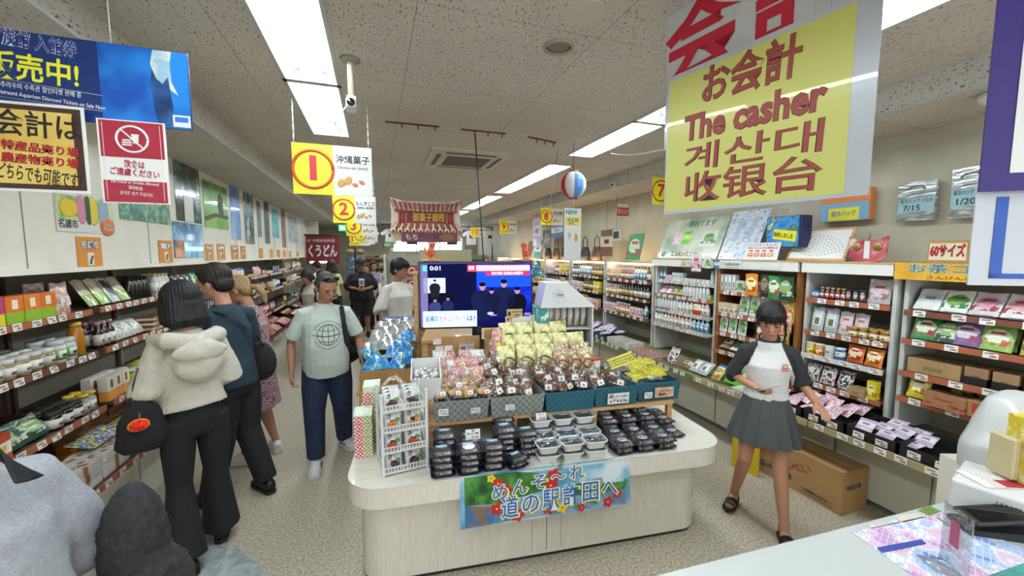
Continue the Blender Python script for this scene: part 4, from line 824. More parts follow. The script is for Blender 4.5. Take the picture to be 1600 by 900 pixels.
fill(FD, .98, ZD+.01, .1, [(K_bag('silver white snack bag', PK['silver'], .12, .17, .06, seed=8), 2, dict(tilt=50, y=.1)),], 'on the right deck'); fill(FD, .84, ZD+.01, .1, [(K_bag('brown nut bag', PK['brown'], .12, .14, .05, seed=9), 1, dict(tilt=60, y=.1)),], 'on the right deck')
fill(FD, 1.62, ZD, .04, [(K_box('small white and cream carton', PK['white'], .035, .07, .055), 10, dict(rows=2, dy=.075))], 'on the right deck')
fill(FD, .66, ZD+.02, .04, [(K_bag('red, white and black foil bag', PK['bw'], .14, .2, .07, seed=10), 1, dict(tilt=30, y=.06))], 'on the right deck')
ml = K_box('see-through box of small sweets', PK['sausage'], .08, .12, .05); m2 = K_box('see-through box of white sweets', PK['whiteclear'], .08, .12, .05)
fill(FD, -.5, ZD, .03, [(m2, 6, dict(rows=2, dy=.125, stack=2, dz=.052, y=.07)), (ml, 6, dict(rows=2, dy=.125, y=.07))], 'on the far right deck')
hm = mat('teal_tray', '#1f4a52', .6)
for i in range(3): tray(FD, -1.6+i*.36, .02, .34, .30, .09, hm, 'dark teal tray on the far right deck, %s from the left' % ordn(i), group='teal trays on the far right deck')
heap(FD, K_flat('pale violet sweets bag', PK['lilac'], .13, .17, .05, seed=11), 12, -1.55, -.65, .1, .26, ZD+.07, ZD+.10, 'in the teal trays')
# shelving further down the right wall
rng = random.Random(9)
far_pool = [K_bottle('black label bottle', GLASSES['dark'], .03, .2, '#1b1b1e', .012, LBL['white']), K_bottle('green bottle', GLASSES['green'], .032, .2, '#8a2f2a', .012, LBL['gold']), K_bottle('clear spirit bottle', GLASSES['clearwhite'], .032, .2, '#26262a', .012, LBL['blue']), K_box('bright yellow box', PK['yellow'], .09, .07, .17, name='gift_box'), K_box('peach cosmetics box', PK['peach'], .06, .05, .14, name='cosmetics_box'), K_bottle('red sauce bottle', GLASSES['redsauce'], .028, .17, '#d9d9d6', .012, LBL['white']), K_box('pale rose cosmetics box', PK['whitepink'], .07, .05, .13, name='cosmetics_box'), K_bottle('cream coloured bottle', GLASSES['pinkish'], .027, .16, '#d9d9d6', .012, LBL['cream'])]
for j, (a, b) in enumerate(((4.42, 5.6), (5.63, 6.8), (6.83, 8.0), (8.03, 9.2), (9.23, 10.4), (10.43, 11.6))):
    fr = Frame(XRF+.12, b, -90); W = b-a
    su_ = shelf_unit(fr, W, 'dark-lipped right wall shelving, ' + ORD[j] + ' bay past the bottles', [(1.50, .30, 'brown'), (1.25, .28, 'brown'), (.99, .26, 'brown')]+([(.62, .05, 'brown')] if j > 1 else []), D=.72, ztop=1.76, zbase=.62 if j < 2 else 0, board=SHELFB, tagstep=.13)
    MB().box((W/2, .42, 1.735), (W-.1, .03, .02)).build('strip_light', mat('warm_strip', '#ffdcae', .5, emit=7), su_)
    for z, y, h in ((1.50, .34, .19), (1.25, .32, .19), (.99, .30, .19))+(((.62, .1, .2),) if j > 1 else ()): rnd_fill(fr, W, z, y, '%s shelf, %s far right bay' % ({1.5: 'top', 1.25: 'second', .99: 'third', .62: 'lowest'}[z], ORD[j]), h, rng, pool=far_pool)
# big carton on the floor
KB = noisy('corrugated_board', [(.35, '#a37c4d'), (.65, '#b28a59')], 3, .85)
REDP = mat('red_print', '#b2402c', .8); NAVP = mat('blue_print', '#3d4a63', .8)
c = tag(MB().box((.43, .14, .165), (.86, .28, .33), bev=.004).build('cardboard_box', KB, None, (3.13, 2.65, 0), -90), 'large brown cardboard box with red brushed lettering on the floor under the right deck', 'box')
text(c, '亀の甲', .12, REDP, .27, .24, -.002, .02, tilt=-10, width=.3); text(c, 'せんべい', .085, REDP, .48, .17, -.002, .015, tilt=-20, width=.34); text(c, '玉木製菓', .05, NAVP, .35, .09, -.002, .012, width=.3); text(c, '内容量 500g×12', .026, NAVP, .68, .055, -.002, .006)
MB().box((.68, -.001, .055), (.24, .001, .004)).box((.68, -.001, .028), (.24, .001, .004)).build('print_rule', NAVP, c)
o = text(c, '亀の甲せんべい', .055, REDP, .43, .12, 0, .012, width=.5); o.location = (.43, .10, .3312); o.rotation_euler = (0, 0, 0)
MB().box((.43, .16, .3305), (.86, .05, .0015)).build('packing_tape', mat('packing_tape', '#b08f5d', .25), c)
o = text(c, '取扱注意', .04, NAVP, 0, 0, 0, .008); o.location = (.8615, .12, .2); o.rotation_euler = (R(90), 0, R(90))
o = MB().box((0, 0, .18), (.22, .02, .36), bev=.003).build('price_board', mat('yellow_board', '#d8b41f', .5), None, (3.0, 2.47, .0), -72); tag(o, 'yellow notice board leaning on the floor behind the girl\'s legs', 'sign'); text(o, '取扱商品', .05, DARK, 0, .29, -.011, .01, width=.19); text(o, '■■■', .03, REDP, 0, .22, -.011)
c2 = tag(MB().box((.35, .2, .17), (.7, .4, .34), bev=.004).build('cardboard_box', KB, None, (3.30, 2.30, .0), -90), 'plain cardboard box half hidden behind the lettered one', 'box') if False else None
# ---------------------------------------------------------------- island counter
IZ = .66
IR = -6.3                                            # the counter stands slightly askew to the aisle
IM = Matrix.Translation((-.20, 2.13, 0)) @ Matrix.Rotation(R(IR), 4, 'Z')
class IFrame(Frame):
    def __init__(s, k=1, b=0): s.M = IM; s.rz = IR; s.o = V(-.20, 2.13, 0); s.k, s.b = k, b
    def p(s, x, y, z): return s.M @ V(x*s.k+s.b, y, z)
FI = IFrame()
LAM = noisy('pale_grain_laminate', [(.35, '#d3ccbe'), (.5, '#d9d3c6'), (.65, '#ded8cd')], 3, .42, det=6, stretch=(1.5, 26, 26), coat=.1)
LAMV = noisy('pale_grain_laminate_upright', [(.35, '#d9d2c5'), (.5, '#dfd8cc'), (.65, '#e4ddd2')], 4, .45, det=6, stretch=(26, 26, 3), coat=.1)
def rrect(x0, y0, x1, y1, r, n=8, rb=None):
    out = []; rb = r if rb is None else rb
    for cx, cy, a0, q in ((x0+r, y0+r, 180, r), (x1-r, y0+r, 270, r), (x1-rb, y1-rb, 0, rb), (x0+rb, y1-rb, 90, rb)):
        for i in range(n+1): a = R(a0+90*i/n); out.append((cx+q*math.cos(a), cy+q*math.sin(a)))
    return out
LI = 2.36
ct = empty('display_counter', 'pale wood-grain island counter with rounded corners and a banner on its front', 'counter', FI.o, IR)
MB().prism(rrect(0, 0, LI, 1.15, .20), IZ-.012, IZ).build('counter_top', LAM, ct)
MB().prism(rrect(.002, .002, LI-.002, 1.148, .20), IZ-.118, IZ-.013).build('apron', LAMV, ct)
b = MB().prism(rrect(.055, .13, LI-.09, 1.1, .15), .03, IZ-.118).build('base', LAMV, ct)
MB().prism(rrect(.065, .145, LI-.10, 1.09, .14), 0, .03).build('kickboard', DARK, ct)  # dark foot strip carries the shadow under the base in its colour
mb = MB()
for x, w_ in ((1.06, .0016), (1.155, .004), (1.25, .0016)): mb = MB().box((x, .1292, .30), (w_, .002, .50)); mb.build('seam', mat('seam_brown', '#6f665a', .8), b)
MB().box((1.155, .57, IZ+.0003), (.004, 1.12, .0012)).build('seam', mat('seam_brown', '#6f665a', .8), ct)
# banner taped over apron and base: picture of a coast road with hills and hibiscus
BW, BH = 1.03, .30
bn = tag(MB().grid(lambda u, v: V(BW*(u-.5), .0, BH*(v-.5)), 12, 6).grid(lambda u, v: V(BW*(u-.5), .003, BH*(v-.5)), 12, 6).build('banner', noisy('banner_sky', [(.36, '#2f82b8'), (.52, '#7fb9d6'), (.64, '#dce9ef')], 4, .35, coat=.2), None), 'colour-photo banner with big white and blue welcome lettering on the counter front', 'banner')
p0 = FI.p(1.06, -.006, .56); bn.location = p0; bn.rotation_euler = (R(-2), 0, R(IR)); bn.location = FI.p(1.125, -.004, .52)
GRN = noisy('banner_green', [(.35, '#1f4a22'), (.5, '#3c7a33'), (.65, '#5c9a42')], 12, .4); RDF = mat('hibiscus_red', '#c4232c', .4); YLF = mat('hibiscus_yellow', '#e8c81e', .4)
def flat(parent, poly, m, y, name='picture_shape'):
    return MB().plate(poly, y-.0004, y, 0).build(name, m, parent)
flat(bn, [(-.49, .14), (-.49, -.02), (-.30, -.03), (-.1, -.0), (.06, .03), (.02, .09), (-.08, .12), (-.2, .142), (-.49, .1425)], GRN, -.001)
flat(bn, [(-.49, -.02), (.49, -.02), (.49, -.142), (-.49, -.142)], noisy('banner_road', [(.4, '#5d7fa0'), (.6, '#8fa9bf')], 6, .4), -.0005)
flat(bn, [(-.49, -.02), (-.3, -.05), (-.34, -.1425), (-.49, -.1425)], noisy('banner_roof', [(.45, '#3c6ea0'), (.55, '#8a6a4a')], 14, .4), -.0012)
flat(bn, [(.12, -.02), (.18, .03), (.24, .0), (.30, .02), (.36, .0), (.49, .0), (.49, -.05), (.12, -.05)], GRN, -.0009)
flat(bn, [(.26, -.01), (.27, .035), (.33, .04), (.34, -.01)], mat('banner_tower', '#8a8f92', .5), -.0012)
def flower(cx, cz, r, m):
    poly = []
    for i in range(40): a = i*math.pi/20; q = r*(.62+.38*abs(math.cos(2.5*a))); poly.append((cx+q*math.cos(a), cz+q*math.sin(a)))
    flat(bn, poly, m, -.0018, 'flower'); flat(bn, [(cx+r*.18*math.cos(a), cz+r*.18*math.sin(a)) for a in [i*math.pi/4 for i in range(8)]], YLF if m is RDF else RDF, -.0024, 'flower_centre')
for f in ((-.30, .085, .035, RDF), (-.255, .04, .04, RDF), (.03, .09, .045, RDF), (.01, .035, .04, RDF), (-.31, -.06, .038, RDF), (-.19, -.115, .04, RDF), (.0, -.10, .042, RDF), (.08, -.108, .036, YLF), (.37, -.115, .035, RDF), (.43, -.07, .032, RDF), (-.34, .12, .026, YLF), (.20, -.125, .026, RDF)): flower(*f)
for cx, cz, a in ((.06, .12, 70), (.15, -.1, -40), (.3, -.115, 150), (.46, -.05, 60), (-.42, .05, 120)):
    for i in range(7): t = i/7*.07; d = (math.cos(R(a)), math.sin(R(a))); x, z = cx+d[0]*t, cz+d[1]*t; flat(bn, [(x, z), (x-d[1]*.024+d[0]*.008, z+d[0]*.024+d[1]*.008), (x+d[0]*.008, z+d[1]*.008), (x+d[1]*.024+d[0]*.008, z-d[0]*.024+d[1]*.008)], mat('fern_green', '#1f7a3a', .5), -.0015, 'leaf')
WHL = mat('lettering_white', '#f2f4f4', .4); BLL = mat('lettering_blue', '#2b67ad', .4); YLL = mat('lettering_yellow', '#e8dc3a', .4)
for s_, x0, dx, z0, dz, sz, w_ in (('めんそ～れ', -.29, .115, .045, .015, .10, .105), ('道の駅許田へ', -.235, .123, -.062, .012, .135, .118)):
    for i, ch in enumerate(s_):
        x, z = x0+dx*i, z0+dz*(i-1)*(1 if s_[0] == 'め' else .6)
        text(bn, ch, sz, YLL, x+.004, z-.004, -.0030, .055, width=w_); text(bn, ch, sz, WHL, x, z, -.0038, .045, width=w_*.97); text(bn, ch, sz, BLL, x, z, -.0046, .008, width=w_*.84)
FI = IFrame(1.09, -.112)
# white four-tier plastic rack with little bags
WP = mat('white_plastic', '#d9dad8', .35)
rk = empty('tier_rack', 'white perforated plastic rack with four tiers of small sweet bags', 'rack', FI.p(.285, .105, IZ), IR+13)
RWd, RD, TH = .245, .20, .118
for x in (0, RWd):
    for y in (0, RD): MB().box((x, y, .235), (.016, .016, .47), bev=.003).build('post', WP, rk)
for t_ in range(4):
    z = .012+t_*TH; m = MB().box((RWd/2, RD/2, z), (RWd, RD, .006))
    for x, y, a, b in ((RWd/2, 0, RWd, .004), (RWd/2, RD, RWd, .004), (0, RD/2, .004, RD), (RWd, RD/2, .004, RD)): m.box((x, y, z+.034), (a, b, .006)).box((x, y, z+.004), (a, b, .010))
    n = 14
    for i in range(n):                                   # lattice of the rims
        for y in (0, RD): m.box((RWd*(i+.5)/n, y, z+.019), (.006, .0035, .028), M=Matrix.Identity(4))
        for x in (0, RWd): m.box((x, RD*(i+.5)/n, z+.019), (.0035, .006, .028))
    m.build('tray', WP, rk)
bgW = pack('sachet_white', '#d9dad8', '#d9dad8', '#2c2c30', 'card', rough=.25); FLM = film()
def sachet(i, sweet):
    t = empty('sweet_sachet', '', 'bag'); o = pillow_mb(.095, .088, .035, i, k=.006).build('bag_body', bgW, t)
    c = MB(); rg = random.Random(i)
    for q in range(7): c.ball((rg.uniform(-.025, .025), -.019, .014+rg.uniform(0, .022)), (.011, .006, .010), u=8, v=6)
    c.build('picture_sweet', mat('sweet_'+sweet[1:], sweet, .5), t); MB().ball((.022, -.018, .045), (.014, .004, .012), u=8, v=6).build('picture_leaf', mat('leaf_green', '#4c9a3a', .5), t)
    text(t, 'さ', .03, mat('ink_black', '#1b1b1d', .6), -.02, .066, -.016, .02); return t
SC = [('#5a1f2f', 'dark berry'), ('#d87b2c', 'orange'), ('#b8431f', 'red and orange'), ('#5c2238', 'deep purple')]
for t_ in range(4):
    for c_ in range(2):
        for r_ in range(3):
            s_, nm = SC[3-t_] if not (t_ == 2 and c_ == 1 and False) else SC[1]
            o = sachet(t_*7+c_, s_) if r_ == 0 else None
            if r_ == 0: base = o
            else: o = dup(base)
            p = rk.matrix_basis @ V(.064+.112*c_+.003*r_, .038+.055*r_, .02+t_*TH)
            o.location = p; o.rotation_euler = (R(-14), 0, R(IR+13+random.uniform(-6, 6)))
            tag(o, 'white sweet sachet with %s picture, %s tier from top, %s, %s' % (nm, ORD[3-t_], ('left', 'right')[c_], ('front', 'middle', 'back')[r_]), 'bag', 'sachets in the white tier rack')
# lattice-patterned gift boxes in a stack
m = mat('lattice_print', '#e6e2d4', .5); co = coords(m, 'Object', (1, 1, 1), (0, R(45), 0)); sx = nd(m, 'ShaderNodeSeparateXYZ'); lk(m, co, sx.inputs[0])
A_ = math_(m, 'ABSOLUTE', math_(m, 'SINE', math_(m, 'MULTIPLY', math_(m, 'ADD', sx.outputs[0], sx.outputs[1]), 180))); B_2 = math_(m, 'ABSOLUTE', math_(m, 'SINE', math_(m, 'MULTIPLY', sx.outputs[2], 180)))
nz = nd(m, 'ShaderNodeTexNoise'); nz.inputs['Scale'].default_value = 14; lk(m, coords(m), nz.inputs[0])
pc = ramp(m, nz.outputs[0], [(.35, '#d0336b'), (.47, '#e8842a'), (.55, '#6aa83a'), (.66, '#d0336b')], 'CONSTANT')
lk(m, mixc(m, math_(m, 'LESS_THAN', math_(m, 'MINIMUM', A_, B_2), .42), pc, '#ece8da'), bsdf(m).inputs['Base Color']); LAT = m
WAV = noisy('green_wave_paper', [(.40, '#e6e9df'), (.46, '#bcd3a8'), (.52, '#e9ece4'), (.58, '#cfe0c0')], 7, .5, dist=2)
for i in range(6):
    o = tag(MB().box((0, 0, .021), (.105, .15, .041), bev=.002).build('gift_box', LAT, None, FI.p(.155, .43, IZ+.0425*i), IR+5+random.uniform(-2, 2)), 'gift box with pink and green lattice print, %s from the counter up' % ORD[i], 'box', 'lattice gift boxes beside the white rack')
    MB().box((.0526, 0, .02), (.0008, .09, .018)).build('label', mat('label_plum', '#7d3a52', .6), o)
o = tag(MB().box((0, 0, .006), (.107, .152, .012), bev=.002).build('gift_box', WAV, None, FI.p(.155, .43, IZ+.2555), IR+5), 'thin white box with green wave pattern on top of the lattice stack', 'box')
for i in range(9): tag(MB().box((0, 0, .021), (.105, .15, .041), bev=.002).build('gift_box', LAT if i < 8 else WAV, None, FI.p(.185, .61, IZ+.0425*i), IR+5+random.uniform(-3, 3)), 'gift box in the taller stack behind, %s from the counter up' % ORD[i], 'box', 'taller stack of gift boxes behind')
# clear-lidded black seaweed packs, in stacks
PUR = mat('smoky_purple_plastic', '#211c30', .22, coat=.4, alpha=1); LIDC = film('pack_lid', '#ffffff', .22)
FOOD = noisy('dark_seaweed', [(.35, '#14160f'), (.5, '#2b2c1c'), (.62, '#5a5238'), (.7, '#8a7f62')], 26, .5, bmp=.4); STK = pack('pack_sticker_blue', '#7fb4cf', '#dfe8ec', '#3f6f92', 'top', rough=.4, coat=0, wr=0)
def clampack(n='food_pack'):
    t = empty(n, '', 'pack'); w, d, h = .112, .098, .034
    MB().prism(rrect(-w/2-.008, -d/2-.008, w/2+.008, d/2+.008, .012, 3), h*.44, h*.5).prism(rrect(-w/2+.006, -d/2+.006, w/2-.006, d/2-.006, .012, 3), 0, h*.44).build('tray', PUR, t)
    MB().grid(lambda u, v: V((u-.5)*w*.86, (v-.5)*d*.84, h*.52+.006*math.sin(math.pi*u)*math.sin(math.pi*v)+.003*noise.noise(V(u*7, v*7, 0))), 8, 8).build('food', FOOD, t)
    q = rrect(-w/2+.004, -d/2+.004, w/2-.004, d/2-.004, .014, 3); m = MB(); n_ = len(q)
    m.add([(x, y, h*.5) for x, y in q]+[(x*.9, y*.88, h) for x, y in q], [(i, (i+1) % n_, n_+(i+1) % n_, n_+i) for i in range(n_)]+[[n_+i for i in range(n_)]]); m.build('lid', LIDC, t)
    MB().box((0, .018, h+.0008), (.058, .026, .0012)).build('sticker', STK, t); return t
KP = Kind('food_pack', 'pack', 'clear-lidded seaweed pack', clampack, .12)
def stack(kd, x, y, n, lab, dz=.0375, z=IZ, rz=0, jit=3):
    for i in range(n): kd.put(FI.p(x+random.uniform(-.003, .003), y+random.uniform(-.003, .003), z+dz*i+.0004), (0, 0, IR+rz+random.uniform(-jit, jit)), '%s, %s' % (lab, 'bottom' if i == 0 else ('top' if i == n-1 else ORD[i]+' up')), 'seaweed packs stacked on the counter', (1.08, 1.08, 1.08))
stack(KP, .58, .075, 4, 'seaweed pack in the front left stack by the white rack'); stack(KP, .715, .075, 4, 'seaweed pack in the second front stack under the round sticker'); stack(KP, .845, .085, 4, 'seaweed pack in the third front stack')
stack(KP, .60, .20, 5, 'seaweed pack in the back left stack'); stack(KP, .93, .205, 5, 'seaweed pack in the tall stack behind the leaning pack'); stack(KP, 1.055, .20, 4, 'seaweed pack in the stack beside the white tubs'); stack(KP, .73, .20, 4, 'seaweed pack in the stack behind the price card')
stack(KP, .95, .345, 5, 'seaweed pack in the hindmost stack')
o = KP.put(FI.p(.965, .065, IZ+.002), (0, 0, IR+18), 'single seaweed pack lying askew at the front of the counter', None)
o = KP.put(FI.p(.97, .06, IZ+.037), (0, 0, IR+24), 'seaweed pack resting askew on the single front pack', None)
st = tag(MB().lathe([(.036, 0), (.036, .001)], 24).build('round_sticker', WHL, None, FI.p(.715, .06, IZ+.152)), 'plain white oval sticker on the lid of the second front stack', 'sticker')
REDT = mat('price_red', '#c0394a', .6); INKT = mat('ink_black', '#1b1b1d', .6)
def price_card(x, y, z, w, h, lines, label, fr=FI, tilt=-12, rz=0, edge=True, m=None, stand=False):
    c = tag(MB().box((0, 0, h/2), (w, .0016, h)).build('price_card', m or mat('card_white', '#e6e6e2', .55), None, fr.p(x, y, z)), label, 'card'); c.rotation_euler = (R(tilt), 0, R(fr.rz+rz))
    if edge: MB().box((0, .0012, h/2), (w+.005, .001, h+.005)).build('holder', mat('blue_grey_holder', '#5f7f96', .4), c)
    if stand: MB().cyl((0, .004, -.06), (0, .004, .01), .002, seg=5).build('stand', mat('wire_grey', '#8a8d8f', .4), c)
    for s_, sz, mt, dx, dz, wd in lines: text(c, s_, sz, mt, dx*w, h*dz, -.0014, .02, width=wd*w)
    return c
price_card(.75, .17, IZ+.135, .085, .058, (('沖縄', .012, INKT, 0, .85, .2), ('島らっきょう味噌', .014, INKT, 0, .58, .8), ('￥625', .018, REDT, .15, .22, .5)), 'white price card standing on the packs behind the oval sticker', stand=True)
price_card(1.175, .30, IZ+.155, .07, .045, (('もずく', .011, INKT, 0, .75, .5), ('￥625', .015, REDT, .1, .3, .6)), 'small white price card standing on the back white tubs', stand=True)
# white tubs with clear lids
TW = mat('white_tub', '#dfe0de', .3)
def tub(n):
    t = empty(n, '', 'tub'); w, d, h = .115, .088, .046; m = MB()
    a = rrect(-w/2+.012, -d/2+.012, w/2-.012, d/2-.012, .018, 4); b_ = rrect(-w/2, -d/2, w/2, d/2, .02, 4); c_ = rrect(-w/2-.007, -d/2-.007, w/2+.007, d/2+.007, .024, 4); n_ = len(a)
    m.add([(x, y, 0) for x, y in a]+[(x, y, h) for x, y in b_]+[(x, y, h) for x, y in c_]+[(x, y, h-.006) for x, y in c_], [[i for i in range(n_)][::-1]]+[(k_*n_+i, k_*n_+(i+1) % n_, (k_+1)*n_+(i+1) % n_, (k_+1)*n_+i) for k_ in range(3) for i in range(n_)]); m.build('bowl', TW, t)
    MB().grid(lambda u, v: V((u-.5)*w*.86, (v-.5)*d*.84, h-.008+.003*noise.noise(V(u*6, v*6, 1))), 8, 6).build('food', noisy('mozuku', [(.35, '#10140d'), (.6, '#2a3220')], 30, .35, bmp=.4), t)
    MB().prism(c_, h+.001, h+.003).build('lid', LIDC, t); MB().box((.01, .008, h+.004), (.075, .022, .0012)).build('sticker', pack('pack_sticker_navy', '#4a5f7d', '#c9cfd8', '#2b3a52', 'top', rough=.4, coat=0, wr=0), t); return t
KT = Kind('food_tub', 'tub', 'white tub', tub, .12)
for r_ in range(3):
    for c_ in range(3):
        for l_ in range(2 if r_ < 2 else 3):
            KT.put(FI.p(1.175+.138*c_+.012*(2-r_)*-1+.03*(r_ == 2)*0, .085+.118*r_, IZ+.0005+.0555*l_+(.0 if r_ < 2 else 0)), (0, 0, IR+random.uniform(-3, 3)), 'white seaweed tub, %s row, %s column, %s' % (('front', 'middle', 'back')[r_], ('left', 'middle', 'right')[c_], ('bottom', 'upper', 'topmost')[l_]), 'white tubs of seaweed on the counter', (1.13, 1.12, 1.1))
# packs with round labels at the right
def rpack(n):
    t = clampack(n); s_ = next(o for o in KIDS[t.name] if o.name.startswith('sticker')); s_.data = MB().lathe([(.026, 0), (.026, .0012)], 20).mesh('sticker', pack('round_sticker_print', '#b9d3de', '#5f9ac4', '#c0394a', 'top', rough=.4, coat=0, wr=0)); s_.location = (0, 0, .0345); s_.scale = (1.15, .75, 1); return t
KR = Kind('food_pack', 'pack', 'round-labelled pack', rpack, .12)
for r_ in range(4):
    for c_ in range(4):
        if r_ == 3 and c_ == 0: pass
        n = (2, 2, 3, 3)[r_] if c_ < 3 else (1, 1, 2, 2)[r_]
        if r_ == 0 and c_ == 3: continue
        for l_ in range(n): KR.put(FI.p(1.60+.13*c_+.012*r_, .085+.127*r_, IZ+.0005+.0375*l_), (0, 0, IR+random.uniform(-5, 5)), 'round-labelled black pack, %s row, %s from left, %s' % (('front', 'second', 'third', 'back')[r_], ORD[c_], ('bottom', 'second up', 'third up')[l_]), 'round-labelled black packs at the right of the counter', (1.08, 1.08, 1.08))
# pine riser over the back of the counter
ri = empty('wooden_riser', 'pale pine riser shelf standing on the counter under the baskets', 'shelf', FI.p(.50, .36, IZ), IR)
RZ = IZ+.175
MB().box((.87, .35, .163), (1.76, .70, .022), bev=.002).build('board', LWOOD, ri)
for x in (.025, .57, 1.14, 1.725):
    for y in (.025, .67): MB().box((x, y, .076), (.036, .036, .152), bev=.002).build('leg', LWOOD, ri)
# woven boxes
def weave(n, a, b, s1):
    m = mat(n, a, .55); co = coords(m); ck = nd(m, 'ShaderNodeTexChecker'); ck.inputs['Scale'].default_value = 46; lk(m, co, ck.inputs[0]); ck.inputs[1].default_value = col(a); ck.inputs[2].default_value = col(b); lk(m, ck.outputs[0], bsdf(m).inputs['Base Color']); bump(m, ck.outputs[1], s1, .004); return m
GW = weave('grey_woven', '#6f736e', '#8c908a', .5); TWV = weave('teal_woven', '#1f5364', '#27606f', .4)
def basket(x, y, w, d, h, m, label, z=RZ, fl=.014):
    w *= 1.09; h = .138
    t = empty('woven_basket', label, 'basket', FI.p(x, y, z), IR)
    q = MB(); a = [(0, 0), (w, 0), (w, d), (0, d)]; o_ = [(-fl, -fl), (w+fl, -fl), (w+fl, d+fl), (-fl, d+fl)]; i_ = [(.004, .004), (w-.004, .004), (w-.004, d-.004), (.004, d-.004)]
    q.add([(x_, y_, .001) for x_, y_ in a]+[(x_, y_, h) for x_, y_ in o_]+[(x_*.985+.006*(x_ < w/2), y_*.985+.006*(y_ < d/2), h) for x_, y_ in o_]+[(x_, y_, .006) for x_, y_ in i_], [(3, 2, 1, 0)]+[(k_*4+i, k_*4+(i+1) % 4, (k_+1)*4+(i+1) % 4, (k_+1)*4+i) for k_ in range(3) for i in range(4)]+[(12, 13, 14, 15)]); q.build('basket_body', m, t)
    return t
basket(.555, .355, .30, .30, .10, GW, 'grey woven basket of mixed biscuits, left of the two grey ones'); basket(.885, .355, .31, .30, .10, GW, 'grey woven basket of round doughnut bags, right of the two grey ones')
basket(1.225, .355, .30, .30, .10, TWV, 'teal woven basket of doughnut bags, leftmost of the teal ones'); basket(1.555, .375, .28, .28, .10, TWV, 'teal woven basket with the 615 yen card'); basket(1.865, .395, .29, .28, .10, TWV, 'teal woven basket of yellow snack nets at the right end')
for x, y, w_, h_, ln, lab in ((.60, .338, .062, .045, (('紅芋ちんすこう', .01, INKT, 0, .7, .7), ('￥540', .014, REDT, .1, .3, .6)), 'price card on the left of the first grey basket'), (.785, .338, .06, .036, (('黒糖かりんとう', .009, INKT, 0, .7, .8), ('￥1,080', .012, REDT, .1, .3, .6)), 'price card on the right of the first grey basket'), (.99, .338, .062, .038, (('サーターアンダギー', .009, INKT, 0, .7, .8), ('￥540', .013, REDT, .1, .3, .6)), 'price card on the second grey basket')):
    price_card(x, y, RZ+.05, w_, h_, ln, lab, tilt=4)
c = price_card(1.70, .355, RZ+.02, .16, .078, (('お菓子', .008, INKT, -.33, .9, .2), ('石窯サーターアンダギー', .022, INKT, 0, .67, .92), ('￥615', .030, INKT, .12, .27, .42)), 'white handmade 615 yen doughnut card on the teal basket', tilt=4, edge=False)
for x in (-.055, -.03, .06): MB().ball((x, -.002, .018 if x != -.03 else .028), (.009, .001, .009), u=10, v=6).build('picture_doughnut', mat('doughnut_orange', '#b9683a', .6), c)
price_card(1.925, .375, RZ+.03, .06, .045, (('島とうふ', .01, INKT, 0, .7, .7), ('￥380', .013, REDT, .1, .3, .6)), 'small price card on the right end basket', tilt=4); c = price_card(2.04, .375, RZ+.03, .15, .075, (('こんぺん', .022, INKT, 0, .65, .6), ('黒糖', .018, INKT, -.1, .28, .4)), 'peach coloured snack card on the right end basket', tilt=4, edge=False, m=noisy('peach_card', [(.4, '#c99a80'), (.6, '#dcb79a')], 20, .6))
RZ = RZ+.042
# bagged goods: brown balls inside a clear bag gathered at the neck
DOU = noisy('fried_brown', [(.35, '#5a2f16'), (.55, '#7d4522'), (.7, '#96582c')], 14, .6, bmp=.3)
def dough_bag(n, cols=DOU, tagc='#e9e9e6', seed=0):
    rg = random.Random(seed); t = empty(n, '', 'bag'); m = MB()
    for i in range(8): m.ball((rg.uniform(-.042, .042), rg.uniform(-.03, .03), .018+rg.uniform(0, .05)), rg.uniform(.018, .023), u=9, v=6)
    m.build('filling', cols, t)
    b_ = MB().tube([(0, 0, .0), (0, 0, .012), (0, 0, .05), (0, 0, .085), (0, 0, .105), (0, 0, .13)], [(.045, .035), (.066, .052), (.068, .055), (.045, .035), (.008, .008), (.032, .012)], 14, side=(1, 0, 0)).build('clear_bag', FLM, t)
    crumple(b_.data, lambda c: .004*noise.noise(c*40))
    MB().box((0, -.058, .035), (.042, .0012, .034), M=Matrix.Rotation(R(-14), 4, 'X')).build('label', LBL['white'], t); MB().lathe([(.009, .1), (.009, .108)], 8).build('tie', mat('gold_tie', '#c9c4b4', .3), t); return t
KD = [Kind('doughnut_bag', 'bag', 'bag of brown doughnut balls', lambda n, s_=s_: dough_bag(n, seed=s_), .13) for s_ in range(2)]
def pile(kds, spots, where, group, rzr=40, tl=(0, 25)):
    rg = random.Random(len(spots)*3+len(where))
    for i, (x, y, z) in enumerate(spots):
        kk = kds[i % len(kds)]; c = COUNT.get((where, 'p'), 0); COUNT[(where, 'p')] = c+1
        kk.put(FI.p(x, y, z), (rg.uniform(*tl)*-1, rg.uniform(-12, 12), IR+rg.uniform(-rzr, rzr)), '%s %s %s' % ('first' if c == 0 else ordn(c), kk.desc, where), group, (1.12,)*3)
pile(KD, [(.93+.09*i, .42+.0*i, RZ+.055) for i in range(3)]+[(.95+.09*i, .52, RZ+.085) for i in range(3)]+[(.93+.1*i, .62, RZ+.12) for i in range(3)]+[(.90, .70, RZ+.16), (.98, .72, RZ+.18)], 'in the right grey basket, from left and front', 'doughnut bags in the grey basket')
pile(KD, [(1.27+.1*i, .42, RZ+.055) for i in range(3)]+[(1.26+.1*i, .52, RZ+.085) for i in range(3)]+[(1.25+.1*i, .60, RZ+.11) for i in range(2)], 'in the first teal basket, from left and front', 'doughnut bags in the teal basket')
pile(KD, [(1.61+.12*i, .44, RZ+.05) for i in range(2)]+[(1.60+.12*i, .55, RZ+.06) for i in range(2)], 'in the 615 yen basket, from left and front', 'doughnut bags in the 615 yen basket')
BISC = noisy('golden_biscuit', [(.35, '#a8733a'), (.6, '#c89a5c')], 12, .6)
